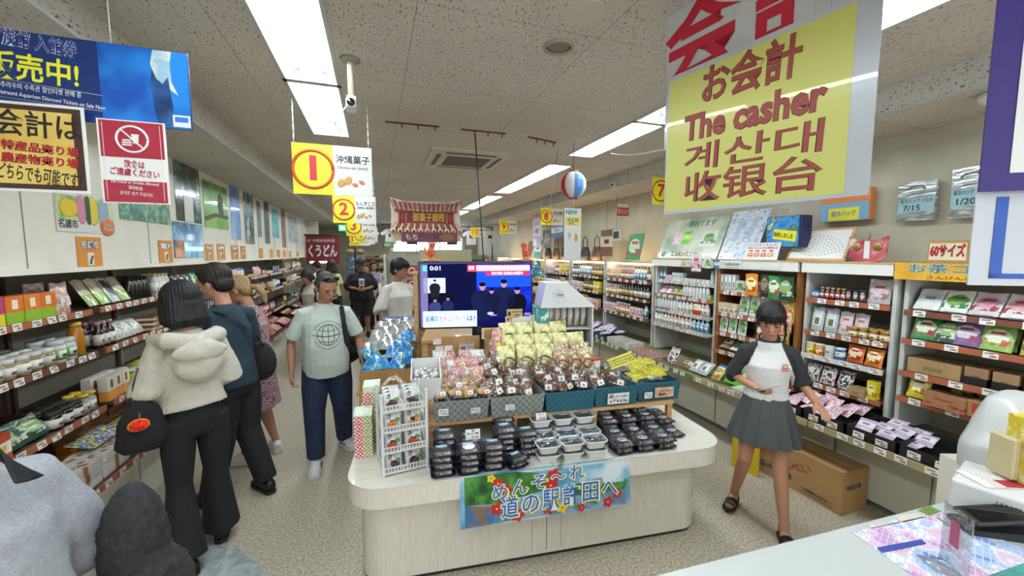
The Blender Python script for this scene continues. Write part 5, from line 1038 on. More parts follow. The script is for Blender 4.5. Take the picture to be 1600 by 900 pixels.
def bisc_bag(n, seed=0):
    rg = random.Random(seed); t = empty(n, '', 'bag'); m = MB()
    for i in range(7): m.add(*(lambda q: (q.v, q.f))(MB().lathe([(.02, 0), (.024, .004), (.02, .008)], 10)), 0, False, Matrix.Translation((rg.uniform(-.035, .035), rg.uniform(-.012, .012), .03+rg.uniform(0, .05))) @ Matrix.Rotation(rg.uniform(.6, 1.4), 4, 'X') @ Matrix.Rotation(rg.uniform(-.5, .5), 4, 'Y'))
    m.build('filling', BISC, t); pillow_mb(.115, .12, .05, seed, k=.008).build('clear_bag', FLM, t); MB().box((0, -.029, .05), (.03, .0012, .024)).build('label', LBL['white'], t); return t
KB_ = [Kind('biscuit_bag', 'bag', 'clear bag of golden biscuits', lambda n, s_=s_: bisc_bag(n, s_), .12) for s_ in (1, 2)]
pile(KB_, [(.60+.085*i, .41, RZ+.06) for i in range(4)]+[(.61+.09*i, .50, RZ+.085) for i in range(3)], 'in the left grey basket, front rows', 'biscuit bags in the left grey basket', 15, (15, 35))
KS = [Kind('choco_bag', 'bag', 'silver and brown candy bag', lambda n, a=a: pillow_mb(.10, .12, .045, 3, k=.012).build(n, PK[a]), .1) for a in ('sausage', 'pinkclear', 'whiteclear')]
pile(KS, [(.60+.075*i, .58, RZ+.11) for i in range(4)]+[(.59+.08*i, .66, RZ+.15) for i in range(4)]+[(.60+.085*i, .74, RZ+.19) for i in range(4)], 'heaped behind the left grey basket', 'candy bags heaped behind', 20, (20, 45))
# green and cream chip bags standing in rows (cabbage-like crisps)
CH = noisy('crisp_fill', [(.38, '#9a9448'), (.5, '#cfc98a'), (.62, '#e6e2b4')], 26, .5, bmp=.5)
def film_bag(n, ring='#2f4a2c', seed=0, brown=False):
    t = empty(n, '', 'bag'); pillow_mb(.125, .175, .075, seed, k=.012).build('bag_body', CH if not brown else pack('brown_crisp', '#c9c09a', '#8a5a2c', '#e0d9b4', 'clear'), t)
    s_ = MB().tube([(.04*math.cos(a), -.042, .07+.033*math.sin(a)) for a in [i*math.pi/10 for i in range(21)]], .0035, 5); s_.build('label_ring', mat('ring_'+ring[1:], ring, .5), t); MB().ball((0, -.036, .07), (.038, .006, .031), u=14, v=6).build('label', noisy('label_fill'+ring[1:], [(.4, '#b9b48a'), (.55, '#7c3b2a'), (.6, '#d9c98a')], 30, .5), t); return t
KC = [Kind('crisp_bag', 'bag', 'clear bag of pale green crisps with oval label', lambda n: film_bag(n, seed=2), .13), Kind('crisp_bag', 'bag', 'clear crisp bag with yellow top label', lambda n: film_bag(n, '#8a2f22', 4, True), .12)]
def put_(kk, x, y, z, lab, grp=None, tilt=10, rz=0, sc=1.2): kk.put(FI.p(x, y, z), (-tilt, 0, IR+rz), lab, grp, (sc, sc, sc))
cb_ = mat('corrugated_board2', '#ad8450', .85); KBD = noisy('corrugated_board', [(.35, '#a37c4d'), (.65, '#b28a59')], 3, .85)
def cbox(x, y, z, w, d, h, label, m=KBD, rz=0, openf=True, back=0, name='cardboard_tray'):
    t = empty(name, label, 'box', FI.p(x, y, z), IR+rz); q = MB().box((w/2, d/2, .003), (w, d, .006)).box((w/2, d-.003, (h+back)/2), (w, .005, h+back)).box((.003, d/2, h/2), (.005, d, h)).box((w-.003, d/2, h/2), (.005, d, h))
    if openf: q.box((w/2, .003, h*.25), (w, .005, h*.5))
    else: q.box((w/2, .003, h/2), (w, .005, h))
    q.build('carton_body', m, t); return t
B2 = RZ+.02
cbox(1.01, .68, RZ+.0, .66, .26, .16, 'wide cardboard crate holding up the crisp bags', openf=False)
i = 0
for r_, (y, z, n) in enumerate(((.70, RZ+.13, 5), (.80, RZ+.19, 5), (.88, RZ+.27, 4))):
    for c_ in range(n):
        kk = KC[1] if (c_ >= 3 and r_ == 0) else KC[0]
        put_(kk, 1.05+.13*c_+.02*r_, y, z, 'bag of pale green crisps, %s tier, %s from left' % (('front', 'middle', 'back')[r_], ORD[c_]), 'crisp bags on the island', 12, random.uniform(-14, 14))
for c_ in range(3): put_(KC[1], 1.42+.09*c_, .66, RZ+.12, 'yellow-labelled crisp bag in the front tier, %s from left' % ORD[c_], 'yellow-labelled crisp bags', 8, random.uniform(-8, 8), 1.05)
# cardboard display behind the sausage-shaped packs
cbox(.62, .80, RZ+.05, .30, .20, .10, 'deep cardboard display with tall back, left of the long packs', back=.22); cbox(.93, .80, RZ+.05, .13, .2, .30, 'tall open cardboard display holding the long brown cake pack', back=.06); cbox(1.07, .82, RZ+.05, .12, .18, .24, 'empty slanted cardboard display beside the long cake pack', back=.08)
lc = K_flat('long brown cake in clear film', PK['sausage'], .085, .26, .06, name='cake_pack', seed=3); lc.put(FI.p(.995, .79, RZ+.20), (-8, 0, IR), 'long brown cake pack with round yellow sticker standing in cardboard', None)
tag(MB().cyl((0, 0, 0), (0, .002, 0), .026, seg=20).build('round_sticker', mat('sticker_yellow', '#e0bd2c', .4), None, FI.p(.995, .752, RZ+.33), IR), 'round yellow sticker on the long brown cake pack', 'sticker')
lc.put(FI.p(.985, .75, RZ+.13), (-20, 0, IR+6), 'second long brown cake pack lying below the first', None)
pm2 = K_flat('', PK['whiteclear'], .11, .09, .05, name='rice_cake_pack', seed=4)
for c_ in range(3): pm2.put(FI.p(.66+.105*c_, .80, RZ+.17), (-35, 0, IR+random.uniform(-10, 10)), 'silver-white sweets pack before the tall cardboard back, %s from left' % ORD[c_], 'silver-white sweets packs')
for x, z, s_, lab in ((.585, .46, '黒糖ピーナツ', 'price card left above the cardboard display'), (.60, .41, 'ミックス黒糖', 'lower price card left of the cardboard display'), (.66, .41, 'ちんすこう', 'second lower price card beside it')): price_card(x, .79, RZ+z-.10, .055, .036, ((s_, .009, INKT, 0, .72, .8), ('￥540', .012, REDT, .1, .3, .6)), lab, edge=False, tilt=-4, stand=True)
c = price_card(.80, .975, RZ+.245, .12, .075, (('おすすめ三味', .011, INKT, 0, .88, .85),), 'grey illustrated card with drawings of sweets on the tall cardboard back', edge=False, tilt=-2, m=mat('card_grey', '#b9b5aa', .6))
for q in range(3):
    for r_ in range(2): MB().ball((.012+q*.018, -.002, .018+r_*.024), (.006, .001, .004), u=8, v=6).build('drawing', mat('drawing_grey', '#5f5a52', .7), c)
MB().ball((-.03, -.002, .03), (.022, .001, .018), u=12, v=6).build('drawing', mat('drawing_grey', '#5f5a52', .7), c)
price_card(1.03, .995, RZ+.33, .065, .034, (('沖縄銘菓', .009, INKT, 0, .72, .7), ('￥648', .012, REDT, .1, .3, .6)), 'price card on top of the middle cardboard display', tilt=-2)
# photo boards above the crisps
def board(label, cat, w, h, m, loc, rot, t=.004, name='sign_board', bev=0):
    o = tag(MB().box((0, 0, 0), (w, t, h), bev=bev).build(name, m, None, loc), label, cat); o.rotation_euler = [R(a) for a in rot]; return o
WSB = mat('board_white', '#dcdcd6', .45)
o = board('white photo board with farm pictures and MY lettering above the crisp bags', 'sign', .24, .22, WSB, FI.p(1.20, .99, RZ+.40), (-4, 0, IR-6)); rg = random.Random(3)
for i in range(5):
    for j in range(4): MB().box((-.09+.045*i, -.0025, -.085+.042*j), (.041, .001, .038)).build('photo', [PK[a] for a in ('brown', 'dkgreen', 'multi', 'gold', 'white', 'orange')][rg.randrange(6)], o)
text(o, 'MY', .045, mat('my_orange', '#c0562a', .5), -.085, .085, -.004, .03, width=.05)
o = board('tan card above the farm photo board', 'sign', .13, .07, mat('card_tan', '#b8a268', .6), FI.p(1.16, 1.0, RZ+.535), (-4, 0, IR)); text(o, 'おかげさま', .018, INKT, .02, .012, -.004); text(o, '無添加', .014, INKT, .02, -.014, -.004); MB().ball((-.045, -.003, 0), (.012, .001, .02), u=8, v=6).build('drawing', INKT, o)
for x, lab in ((1.30, 'price card beside the farm photo board, left one'), (1.375, 'price card beside the farm photo board, right one')): price_card(x, .985, RZ+.48, .065, .04, (('うっちん', .01, INKT, 0, .72, .6), ('￥432', .014, REDT, 0, .3, .7)), lab, edge=False, tilt=-3)
o = board('white blank backing board behind the yellow crisp poster', 'sign', .24, .18, WSB, FI.p(1.43, 1.03, RZ+.36), (-3, 0, IR)); 
o = board('yellow poster of brown fried snack rings with heading', 'sign', .125, .19, noisy('snack_photo', [(.36, '#d9a81f'), (.5, '#e2c04a'), (.58, '#8a3f1c'), (.66, '#e9dca0')], 16, .4, dist=1), FI.p(1.455, .985, RZ+.40), (-6, 7, IR)); MB().box((0, -.0025, .075), (.12, .001, .038)).build('heading_band', mat('card_tan', '#b8a268', .6), o); text(o, 'サクサク', .024, INKT, 0, .075, -.004, width=.09)
o = board('pink crisp photo card sticking up behind the yellow poster', 'sign', .10, .09, noisy('prawn_photo', [(.4, '#c9705a'), (.55, '#e0a890'), (.65, '#a84a3a')], 30, .5), FI.p(1.475, 1.0, RZ+.515), (-6, 14, IR))
# yellow nets
YN = mat('yellow_net', '#d8cc3a', .5); YS = noisy('pale_yellow_snack', [(.4, '#d9c98a'), (.6, '#efe6ba')], 20, .6)
def netbag(n):
    t = empty(n, '', 'bag'); m = MB(); rg = random.Random(2)
    for i in range(9): m.ball((rg.uniform(-.05, .05), rg.uniform(-.03, .03), .015+rg.uniform(0, .03)), rg.uniform(.012, .02), u=8, v=6)
    m.build('filling', YS, t); pillow_mb(.15, .12, .06, 2, k=.01, M=Matrix.Rotation(R(-90), 4, 'X') @ Matrix.Translation((0, -.02, -.06))).build('clear_bag', FLM, t)
    g = MB()
    for i in range(9): g.box((-.07+.0175*i, 0, .055), (.004, .11, .003))
    for j in range(7): g.box((0, -.052+.0175*j, .055), (.15, .004, .003))
    g.build('net', YN, t); return t
KN = Kind('net_bag', 'bag', 'yellow net snack bag', netbag, .15)
for i, (x, y, z, rx, rz) in enumerate(((1.90, .50, RZ+.07, 10, 10), (2.02, .47, RZ+.085, 0, -20), (2.07, .55, RZ+.09, 12, 25), (1.94, .60, RZ+.12, 30, 5), (2.03, .64, RZ+.13, 8, -10))): KN.put(FI.p(x, y, z), (rx, 0, IR+rz), 'yellow net snack bag in the right end basket, %s from the front' % ORD[i], 'yellow net snack bags')
g = MB()
for i in range(12): g.box((.0175*i, 0, .035), (.005, .004, .075))
for j in range(4): g.box((.1, 0, .004+.021*j), (.21, .004, .005))
g.box((.1, 0, .075), (.22, .006, .008)).box((.1, 0, 0), (.22, .006, .008)); o = tag(g.build('plastic_basket', YN, None, FI.p(1.80, .66, RZ+.13)), 'upturned yellow perforated plastic basket behind the net bags', 'basket'); o.rotation_euler = (R(-40), R(-16), R(IR))
# orange-lidded bags
OR = mat('orange_film', '#d5431f', .3, coat=.4)
for i, (x, y, z) in enumerate(((1.56, .78, RZ+.06), (1.68, .70, RZ+.08), (1.62, .66, RZ+.09))):
    t = empty('snack_bag', 'clear snack bag with bright orange header, %s from left' % ORD[i], 'bag', FI.p(x, y, z), IR+random.uniform(-15, 15), 'orange-headed bags beside the crisps'); pillow_mb(.11, .12, .06, i, k=.012).build('bag_body', PK['whiteclear'] if i else OR, t); MB().box((0, -.005, .125), (.11, .018, .02), bev=.004).build('header', OR, t)
# cardboard crate of blue and silver snack bags at the left
tb_ = empty('display_table', 'small pine table beyond the left end of the island under the snack crate', 'table', (-.17, 3.44, 0), -4); MB().box((.24, .42, .73), (.50, .84, .03)).build('table_top', LWOOD, tb_)
for x in (.03, .45):
    for y in (.03, .81): MB().box((x, y, .357), (.04, .04, .714)).build('leg', LWOOD, tb_)
FI_ = FI; FI = Frame(-.15, 3.46, -4); IZ_ = IZ; IZ = .747
cbox(0, 0, IZ-.0, .44, .78, .17, 'cardboard crate of blue and silver snack bags at the left of the island', openf=False, name='cardboard_crate')
BLUE = pack('blue_foil', '#1f6fb0', '#2f93c9', '#c4c032', 'mix', rough=.2, coat=.5, wr=.6); SILV = noisy('silver_foil', [(.35, '#8f9498'), (.5, '#cfd3d6'), (.6, '#b9855a'), (.66, '#d6d9da')], 12, .2, coat=.5, bmp=.7, metal=.35)
kbu = K_bag('blue foil snack bag', BLUE, .17, .2, .08, seed=2); ksi = K_bag('silver foil snack bag', SILV, .16, .19, .08, seed=5)
for i, (x, y, z, rz) in enumerate(((.08, .05, .15, -10), (.17, .03, .17, 15), (.28, .05, .16, -20), (.37, .08, .18, 8), (.12, .20, .20, 30), (.27, .2, .22, -5), (.38, .28, .25, 20), (.40, .45, .30, 5))): kbu.put(FI.p(x, y, IZ+z), (-68, 0, IR+rz), '%s blue foil snack bag in the left crate' % ORD[i], 'blue foil bags in the crate')
for i, (x, y, z, rz) in enumerate(((.07, .32, .22, 12), (.17, .36, .26, -14), (.28, .38, .28, 10), (.10, .5, .30, -8), (.22, .54, .33, 5), (.35, .56, .34, 20), (.13, .66, .36, -12), (.26, .68, .38, 6), (.37, .68, .39, -22))): ksi.put(FI.p(x, y, IZ+z), (-62, 0, IR+rz), '%s silver foil snack bag in the left crate' % ORD[i], 'silver foil bags in the crate')
kbn = K_bag('tan bread bag', PK['pasta'], .15, .14, .07, seed=6)
for i in range(2): kbn.put(FI_.p(.20+.16*i, .72, IZ_+.10), (-55, 0, IR+20*i), '%s tan snack bag in front of the left crate' % ORD[i], None)
tag(MB().box((.16, .1, .06), (.28, .2, .12), bev=.003).build('gift_box', LAT, None, FI_.p(.06, .80, IZ_), IR), 'wide lattice-print gift box behind the white rack', 'box')
# white bin of mini sweets on a stand
FI = FI_; IZ = IZ_
t = empty('white_bin', 'white plastic bin of small white sweets on a stand behind the rack', 'bin', FI.p(.43, .44, IZ), IR); q = MB(); z0, z1 = .30, .44
q.add([(0, 0, z0), (.17, 0, z0), (.17, .2, z0), (0, .2, z0), (-.012, -.012, z1), (.182, -.012, z1), (.182, .212, z1+.08), (-.012, .212, z1+.08), (-.004, -.004, z1), (.174, -.004, z1), (.174, .204, z1+.08), (-.004, .204, z1+.08), (.006, .006, z0+.01), (.164, .006, z0+.01), (.164, .194, z0+.01), (.006, .194, z0+.01)], [(3, 2, 1, 0)]+[(k_*4+i, k_*4+(i+1) % 4, (k_+1)*4+(i+1) % 4, (k_+1)*4+i) for k_ in range(3) for i in range(4)]+[(12, 13, 14, 15)]); q.build('bin_body', WP, t)
for x, y in ((.02, .02), (.15, .02), (.02, .18), (.15, .18)): MB().box((x, y, .15), (.016, .016, .30)).build('leg', WP, t)
q = MB(); rg = random.Random(5)
for i in range(46): q.ball((.015+.14*rg.random(), .01+.17*rg.random(), .425+.03*rg.random()), .0115, u=7, v=5)
o = tag(q.build('small_sweets', mat('sweet_white', '#e4e4e0', .4), None, FI.p(.43, .44, IZ), IR), 'loose small white wrapped sweets filling the white bin', 'sweets', kind='stuff')
bb = empty('open_bag', 'open white crate of dark and white wrapped sweets left of the bin', 'bag', FI.p(.26, .42, IZ), IR+4); bb.scale = (.85, .8, 2.4); MB().box((.085, .07, .08), (.17, .14, .16), bev=.01).build('bag_body', WP, bb); MB().grid(lambda u, v: V(.17*u, .14*v, .165+.02*math.sin(math.pi*u)+.01*noise.noise(V(u*9, v*9, 2))), 10, 8).build('sweets', noisy('wrapped_mix', [(.4, '#d9d6cf'), (.5, '#b79a6a'), (.58, '#4a3526'), (.64, '#e2e0da')], 30, .4), bb)
# ---------------------------------------------------------------- the shoppers
from mathutils.bvhtree import BVHTree
def decal(target, polys, m, name, width=.004, closed=False, off=.0025, axis=(0, -1, 0), start=1.0):
    "lines printed on a garment: pts (x,z) cast on the front of the mesh"
    me = target.data; bv = BVHTree.FromPolygons([v.co for v in me.vertices], [tuple(p.vertices) for p in me.polygons]); mb = MB()
    ax = Vector(axis)
    for pts in polys:
        q = []
        for x, z in pts:
            o = Vector((x, start if ax.y < 0 else -start, z)); h = bv.ray_cast(o, ax)
            if h[0]: q.append((h[0]-ax*off, h[1]))
        for (p, n), (p2, n2) in zip(q, q[1:]):
            t = (p2-p); 
            if t.length < 1e-5 or t.length > .08: continue
            b_ = t.normalized().cross(ax)*width/2
            mb.add([p-b_, p+b_, p2+b_, p2-b_], [(0, 1, 2, 3)])
    return mb.build(name, m, target)
def patch(target, x0, x1, z0, z1, m, name, off=.003, nu=8, nv=8, sgn=1, shape=None):
    me = target.data; bv = BVHTree.FromPolygons([v.co for v in me.vertices], [tuple(p.vertices) for p in me.polygons]); mb = MB()
    ax = Vector((0, -sgn, 0)); P_ = {}
    for j in range(nv+1):
        for i in range(nu+1):
            x, z = x0+(x1-x0)*i/nu, z0+(z1-z0)*j/nv
            h = bv.ray_cast(Vector((x, sgn, z)), ax)
            if h[0] and (not shape or shape(i/nu, j/nv)): P_[i, j] = h[0]-ax*off
    for j in range(nv):
        for i in range(nu):
            k = [(i, j), (i+1, j), (i+1, j+1), (i, j+1)]
            if all(c in P_ for c in k): mb.add([P_[c] for c in k], [(0, 1, 2, 3)], 0, True)
    return mb.build(name, m, target)
def child(J, name): return next(o for o in KIDS[J['root'].name] if o.name.split('.')[0] == name)
BLK = cloth('black', '#141416', '#1d1d20'); INK = mat('print_ink', '#2c3338', .8)
# girl in raglan tee and grey pleated skirt
rag = cloth('white_tee', '#dcdcda', '#e6e6e4')
J = person('teenage girl in white raglan tee and grey pleated skirt striding past the shelves', 1.56, (2.50, 1.93, 0), 137, '#b98568', .86, True, lean=3, pitch=16, yaw=-6, detail=3,
    arms={'R': (V(.215, -.05, 1.13), V(.085, .17, 1.12), V(-.3, .2, .9), V(0, 1, .3), .75), 'L': (V(-.225, -.03, 1.12), V(-.27, .19, 1.06), V(.3, 0, -.9), V(1, .4, 0), .3)},
    legs={'R': (V(.115, .02, .51), V(.15, -.20, .10), V(.35, 1, -.12)), 'L': (V(-.10, .09, .50), V(-.14, .13, .085), V(-.12, 1, 0))},
    hair=dict(line=(60, 92, 120), t=.016, face=50, bangs=.158, fall=0, tail=[(0, -.095, .12), (0, -.118, .06), (.015, -.1, .0), (.03, -.07, -.06)], locks=1), haircol='#14100f',
    top=dict(mat=rag, hem=1.02, loose=.014, sleeve=.52, smooth=3, wrinkle=.004), bottom=dict(type='skirt', mat=cloth('grey_skirt', '#4b4d50', '#55575a'), z0=.68, z1=1.06, r=.235, pleats=14, depth=.16), shoes=dict(type='sandal', mat=mat('black_foam', '#121212', .6)))
T = child(J, 'top')
slv = cloth('charcoal', '#2b2b2e', '#35353a')                      # raglan sleeves are a colour of their own
T.data.materials.append(slv)
for p in T.data.polygons:
    c = p.center
    if abs(c.x) > .075+max(0, (1.40-c.z))*.42 and c.z > 1.10: p.material_index = 1
    if abs(c.x) > .165: p.material_index = 1
    if c.z > 1.425: p.material_index = 1
nb = MB().tube([J['hc'](.058*math.sin(a), .005+.062*math.cos(a)-.012, -.012+.028*(1-math.cos(a))*.6) for a in [i*math.pi/12 for i in range(25)]], .007, 6).build('neckband', slv, T)
patch(T, -.115, -.055, 1.245, 1.262, mat('print_red', '#cf5a2e', .7), 'chest_print'); patch(T, -.105, -.065, 1.262, 1.285, mat('print_orange', '#e6a23c', .7), 'chest_print'); patch(T, -.11, -.06, 1.287, 1.291, mat('print_teal', '#4b8a8a', .7), 'chest_print', nv=1)
w = J['AR']['R'][2]
hp = J['root'].matrix_basis @ (w+V(-.045, .075, .025))
c = empty('card', 'grey printed ticket leaflet held in the right hand of the girl', 'leaflet', (0, 0, 0))
def card_at(c, P_, r):
    c.location = P_; c.rotation_euler = [R(a) for a in r]
for i, (dx, an) in enumerate(((0, 0), (.01, 9), (-.012, -8))):
    o = MB().box((dx, .0, i*.002), (.085, .15, .0014), M=Matrix.Rotation(R(an), 4, 'Z')).build('sheet', pack('leaflet_print', '#c9c6c6', '#8f8a90', '#6c6872', 'band', rough=.3, wr=0), c)
card_at(c, hp, (24, -14, 215))
# man in mint tee
J = person('stocky man in pale mint globe-print tee and dark jeans looking down', 1.72, (-.44, 3.86, 0), 184, '#a97a60', 1.06, False, lean=2, pitch=20, yaw=26, detail=3, belly=.045,
    arms={'R': (V(.275, -.03, 1.10), V(.27, .06, .86), V(-1, .2, 0), V(0, 1, 0), .8), 'L': (V(-.275, -.04, 1.11), V(-.30, .05, .87), V(1, .2, 0), V(0, 1, 0), .7)},
    legs={'R': (V(.11, .07, .49), V(.11, .09, .085), V(.05, 1, 0)), 'L': (V(-.115, -.04, .49), V(-.12, -.25, .09), V(-.55, 1, 0))},
    hair=dict(t=.008, face=60, c2='#4a4744'), haircol='#2b2826',
    top=dict(mat=cloth('mint_tee', '#bcc6bc', '#c5cec4'), hem=.84, loose=.018, sleeve=.50, wrinkle=.004), bottom=dict(mat=cloth('dark_jeans', '#18233a', '#223050', 30), loose=.02, waist=.98),
    shoes=dict(mat=cloth('trainer_white', '#c3c6c8', '#d6d8da'), sole=mat('sole_white', '#d6d6d2', .6), trim=mat('trainer_black', '#23262b', .6)))
T = child(J, 'top'); gx, gz, gr = -.03, 1.185, .085
cs = []
for k in range(5): ex = gr*(1-k*.5) if k < 4 else 0; cs.append([(gx+ex*math.cos(a), gz+gr*math.sin(a)) for a in [i*math.pi/16-math.pi/2 for i in range(17)]])
cs = [[(gx+e*math.cos(a), gz+gr*math.sin(a)) for a in [i*math.pi/18-math.pi/2 for i in range(19)]] for e in (-gr, -gr*.55, 0, gr*.55, gr)]
cs += [[(gx-gr*math.cos(math.asin(h))+2*gr*math.cos(math.asin(h))*i/12, gz+gr*h-.012*math.sin(math.pi*i/12)) for i in range(13)] for h in (-.55, 0, .5)]
cs += [[(gx-gr*1.5+gr*3*i/14, gz+.006-.02*math.sin(math.pi*i/14)) for i in range(15)]]
decal(T, cs, INK, 'globe_print', .005)
for k in range(26):
    a = math.pi*2*k/26+.1
    if abs(math.sin(a)) > .3: decal(T, [[(gx+gr*1.28*math.cos(a), gz+gr*1.28*math.sin(a)), (gx+gr*1.36*math.cos(a), gz+gr*1.36*math.sin(a))]], INK, 'ring_lettering', .006) if False else None
decal(T, [[(gx+r_*math.cos(a), gz+r_*math.sin(a)), (gx+(r_+.011)*math.cos(a), gz+(r_+.011)*math.sin(a))] for r_ in (gr*1.26,) for a in [math.pi*2*k/40 for k in range(40)] if abs(math.sin(a)) > .35], INK, 'ring_lettering', .007)
hc = J['hc']; s_ = MB()
for sx in (1, -1): s_.ball(hc(sx*.034, .068, .236), (.03, .008, .018), rot=J['Hm'].to_3x3())
s_.tube([hc(-.07, .04, .236), hc(-.085, -.03, .2)], .003, 6).tube([hc(.07, .04, .236), hc(.085, -.03, .2)], .003, 6).tube([hc(-.01, .078, .24), hc(.01, .078, .24)], .003, 6)
g = s_.build('sunglasses', mat('dark_lens', '#0d0f12', .1), None); g.matrix_world = J['root'].matrix_basis.copy(); tag(g, 'dark sunglasses pushed up on the head of the man in mint tee', 'sunglasses')
m = MB(); U = J['U']
m.tube([U((-.12, -.13, 1.33)), U((-.13, -.05, 1.455)), U((-.14, .07, 1.41)), U((-.155, .145, 1.28)), U((-.175, .15, 1.1)), U((-.235, .05, .98)), U((-.22, -.12, .95))], [(.005, .024)]*7, 8, side=(0, 1, 0))
bg = remesh('strap', m, .006, 1, BLK, None); bag = empty('backpack', 'black backpack worn on one shoulder by the man in mint tee', 'backpack'); bag.matrix_world = J['root'].matrix_basis.copy(); bg.parent = bag; KIDS.setdefault(bag.name, []).append(bg)
m = MB(); m.ball((-.13, -.25, 1.15), (.17, .11, .25)); m.ball((-.15, -.24, .98), (.19, .12, .17)); remesh('bag_body', m, .012, 3, BLK, bag)
MB().tube([J['AR']['L'][2]+V(0, 0, .02), J['AR']['L'][2]+V(.001, -.004, .045)], .0275, 12).build('strap', mat('steel', '#9a9a98', .3, metal=1), None)
wt = bpy.data.objects['strap.001'] if 'strap.001' in bpy.data.objects else COL.objects[-1]
wt.name = 'wristwatch'; wt.matrix_world = J['root'].matrix_basis.copy(); tag(wt, 'steel wristwatch on the left wrist of the man in mint tee', 'watch')
# woman in cream hoodie, back to us
J = person('woman with black bob in cream hoodie and flared black trousers, back to us', 1.70, (-1.08, 2.88, 0), 38, '#b98a6e', .9, True, lean=5, pitch=12, yaw=12, detail=2, face=False,
    arms={'L': (V(-.21, .0, 1.12), V(-.13, .2, 1.05), V(1, 0, 0), V(0, 0, 1), .6), 'R': (V(.20, .0, 1.12), V(.12, .22, 1.08), V(-1, 0, 0), V(0, 0, 1), .6)},
    legs={'L': (V(-.10, .0, .50), V(-.13, -.12, .09), V(-.2, 1, 0)), 'R': (V(.10, .03, .50), V(.12, .06, .09), V(.5, 1, 0))},
    hair=dict(t=.024, fall=.125, flare=.016), haircol='#0c0b0c',
    top=dict(mat=cloth('cream_fleece', '#bdb6a8', '#c9c2b4'), hem=.965, loose=.030, sleeve=.95, hood=True, name='hoodie', wrinkle=.006, smooth=4), bottom=dict(mat=cloth('black_flares', '#101216', '#16181d'), loose=.008, flare=.055),
    shoes=dict(mat=mat('black_leather', '#151515', .45), sole=mat('black_sole', '#1a1a1a', .6)))
HD = J
# man in teal sweater bending to the shelf
J = person('tall man in dark teal sweater and black trousers leaning over the shelf', 1.80, (-1.05, 3.45, 0), 56, '#c08e75', 1.0, False, lean=5, pitch=14, yaw=16, detail=2, face=True,
    arms={'L': (V(-.25, .08, 1.12), V(-.14, .30, 1.10), V(1, 0, 0), V(0, 0, 1), .7), 'R': (V(.25, .06, 1.12), V(.12, .30, 1.12), V(-1, 0, 0), V(0, 0, 1), .7)},
    legs={'L': (V(-.10, .0, .50), V(-.12, .1, .09), V(-.1, 1, 0)), 'R': (V(.10, .0, .50), V(.13, -.12, .09), V(.35, 1, 0))},
    hair=dict(line=(52, 84, 112), t=.017), haircol='#1f1613',
    top=dict(mat=cloth('teal_knit', '#1e3440', '#263d4a'), hem=.86, loose=.022, sleeve=1.0, name='sweater', wrinkle=.006), bottom=dict(mat=BLK, loose=.024),
    shoes=dict(mat=mat('black_leather', '#151515', .45), sole=mat('black_sole', '#1a1a1a', .6)))
m = MB(); m.ball((.20, -.05, .98), (.08, .13, .15)); bag = empty('shoulder_bag', 'black shoulder bag hanging at the side of the man in teal sweater', 'bag'); bag.matrix_world = J['root'].matrix_basis.copy()
remesh('bag_body', m, .012, 2, BLK, bag); U = J['U']
MB().tube([U((-.14, .03, 1.43)), U((-.05, -.13, 1.36)), U((.10, -.15, 1.2)), V(.22, -.09, 1.06)], [(.004, .018)]*4, 6).build('strap', BLK, bag)
# woman in patterned dress
dressm = noisy('maroon_leaf_print', [(.44, '#6d2f45'), (.47, '#d9c6c8'), (.53, '#dccdcd'), (.56, '#7b3a52')], 34, .8, det=1, dist=2.5)
J = person('blonde woman in glasses and maroon leaf-print sleeveless dress', 1.69, (-1.08, 4.12, 0), 74, '#b57f66', 1.15, True, lean=3, pitch=24, yaw=6, detail=2,
    arms={'L': (V(-.26, .0, 1.12), V(-.12, .24, 1.10), V(1, 0, 0), V(0, 0, 1), .6), 'R': (V(.27, -.03, 1.12), V(.16, .22, 1.08), V(-1, 0, 0), V(0, 0, 1), .6)},
    legs={'L': (V(-.10, .02, .50), V(-.11, .05, .09), V(0, 1, 0)), 'R': (V(.10, .0, .50), V(.13, -.10, .09), V(.9, .7, 0))},
    hair=dict(line=(48, 86, 114), t=.012, tail=[(0, -.09, .13), (0, -.135, .10), (0, -.15, .03), (0, -.13, -.05)], c2='#8a6f4a'), haircol='#a98a5e',
    top=dict(mat=dressm, hem=.93, loose=.02, sleeve=.06, name='dress'), bottom=dict(type='skirt', mat=dressm, z0=.50, z1=1.06, r=.235, pleats=7, depth=.08),
    shoes=dict(mat=mat('white_canvas', '#d9d9d6', .7), sole=mat('sole_white', '#d6d6d2', .6)))
hc = J['hc']; g = MB()
for sx in (1, -1):
    g.tube([hc(sx*.032+.024*math.cos(a), .1, .137+.017*math.sin(a)) for a in [i*math.pi/6 for i in range(13)]], .0018, 5).tube([hc(sx*.056, .1, .14), hc(sx*.08, .0, .14)], .0018, 5)
g = g.build('glasses', mat('dark_frame', '#2a1d18', .4), None); g.matrix_world = J['root'].matrix_basis.copy(); tag(g, 'thin dark glasses worn by the blonde woman in the dress', 'glasses')
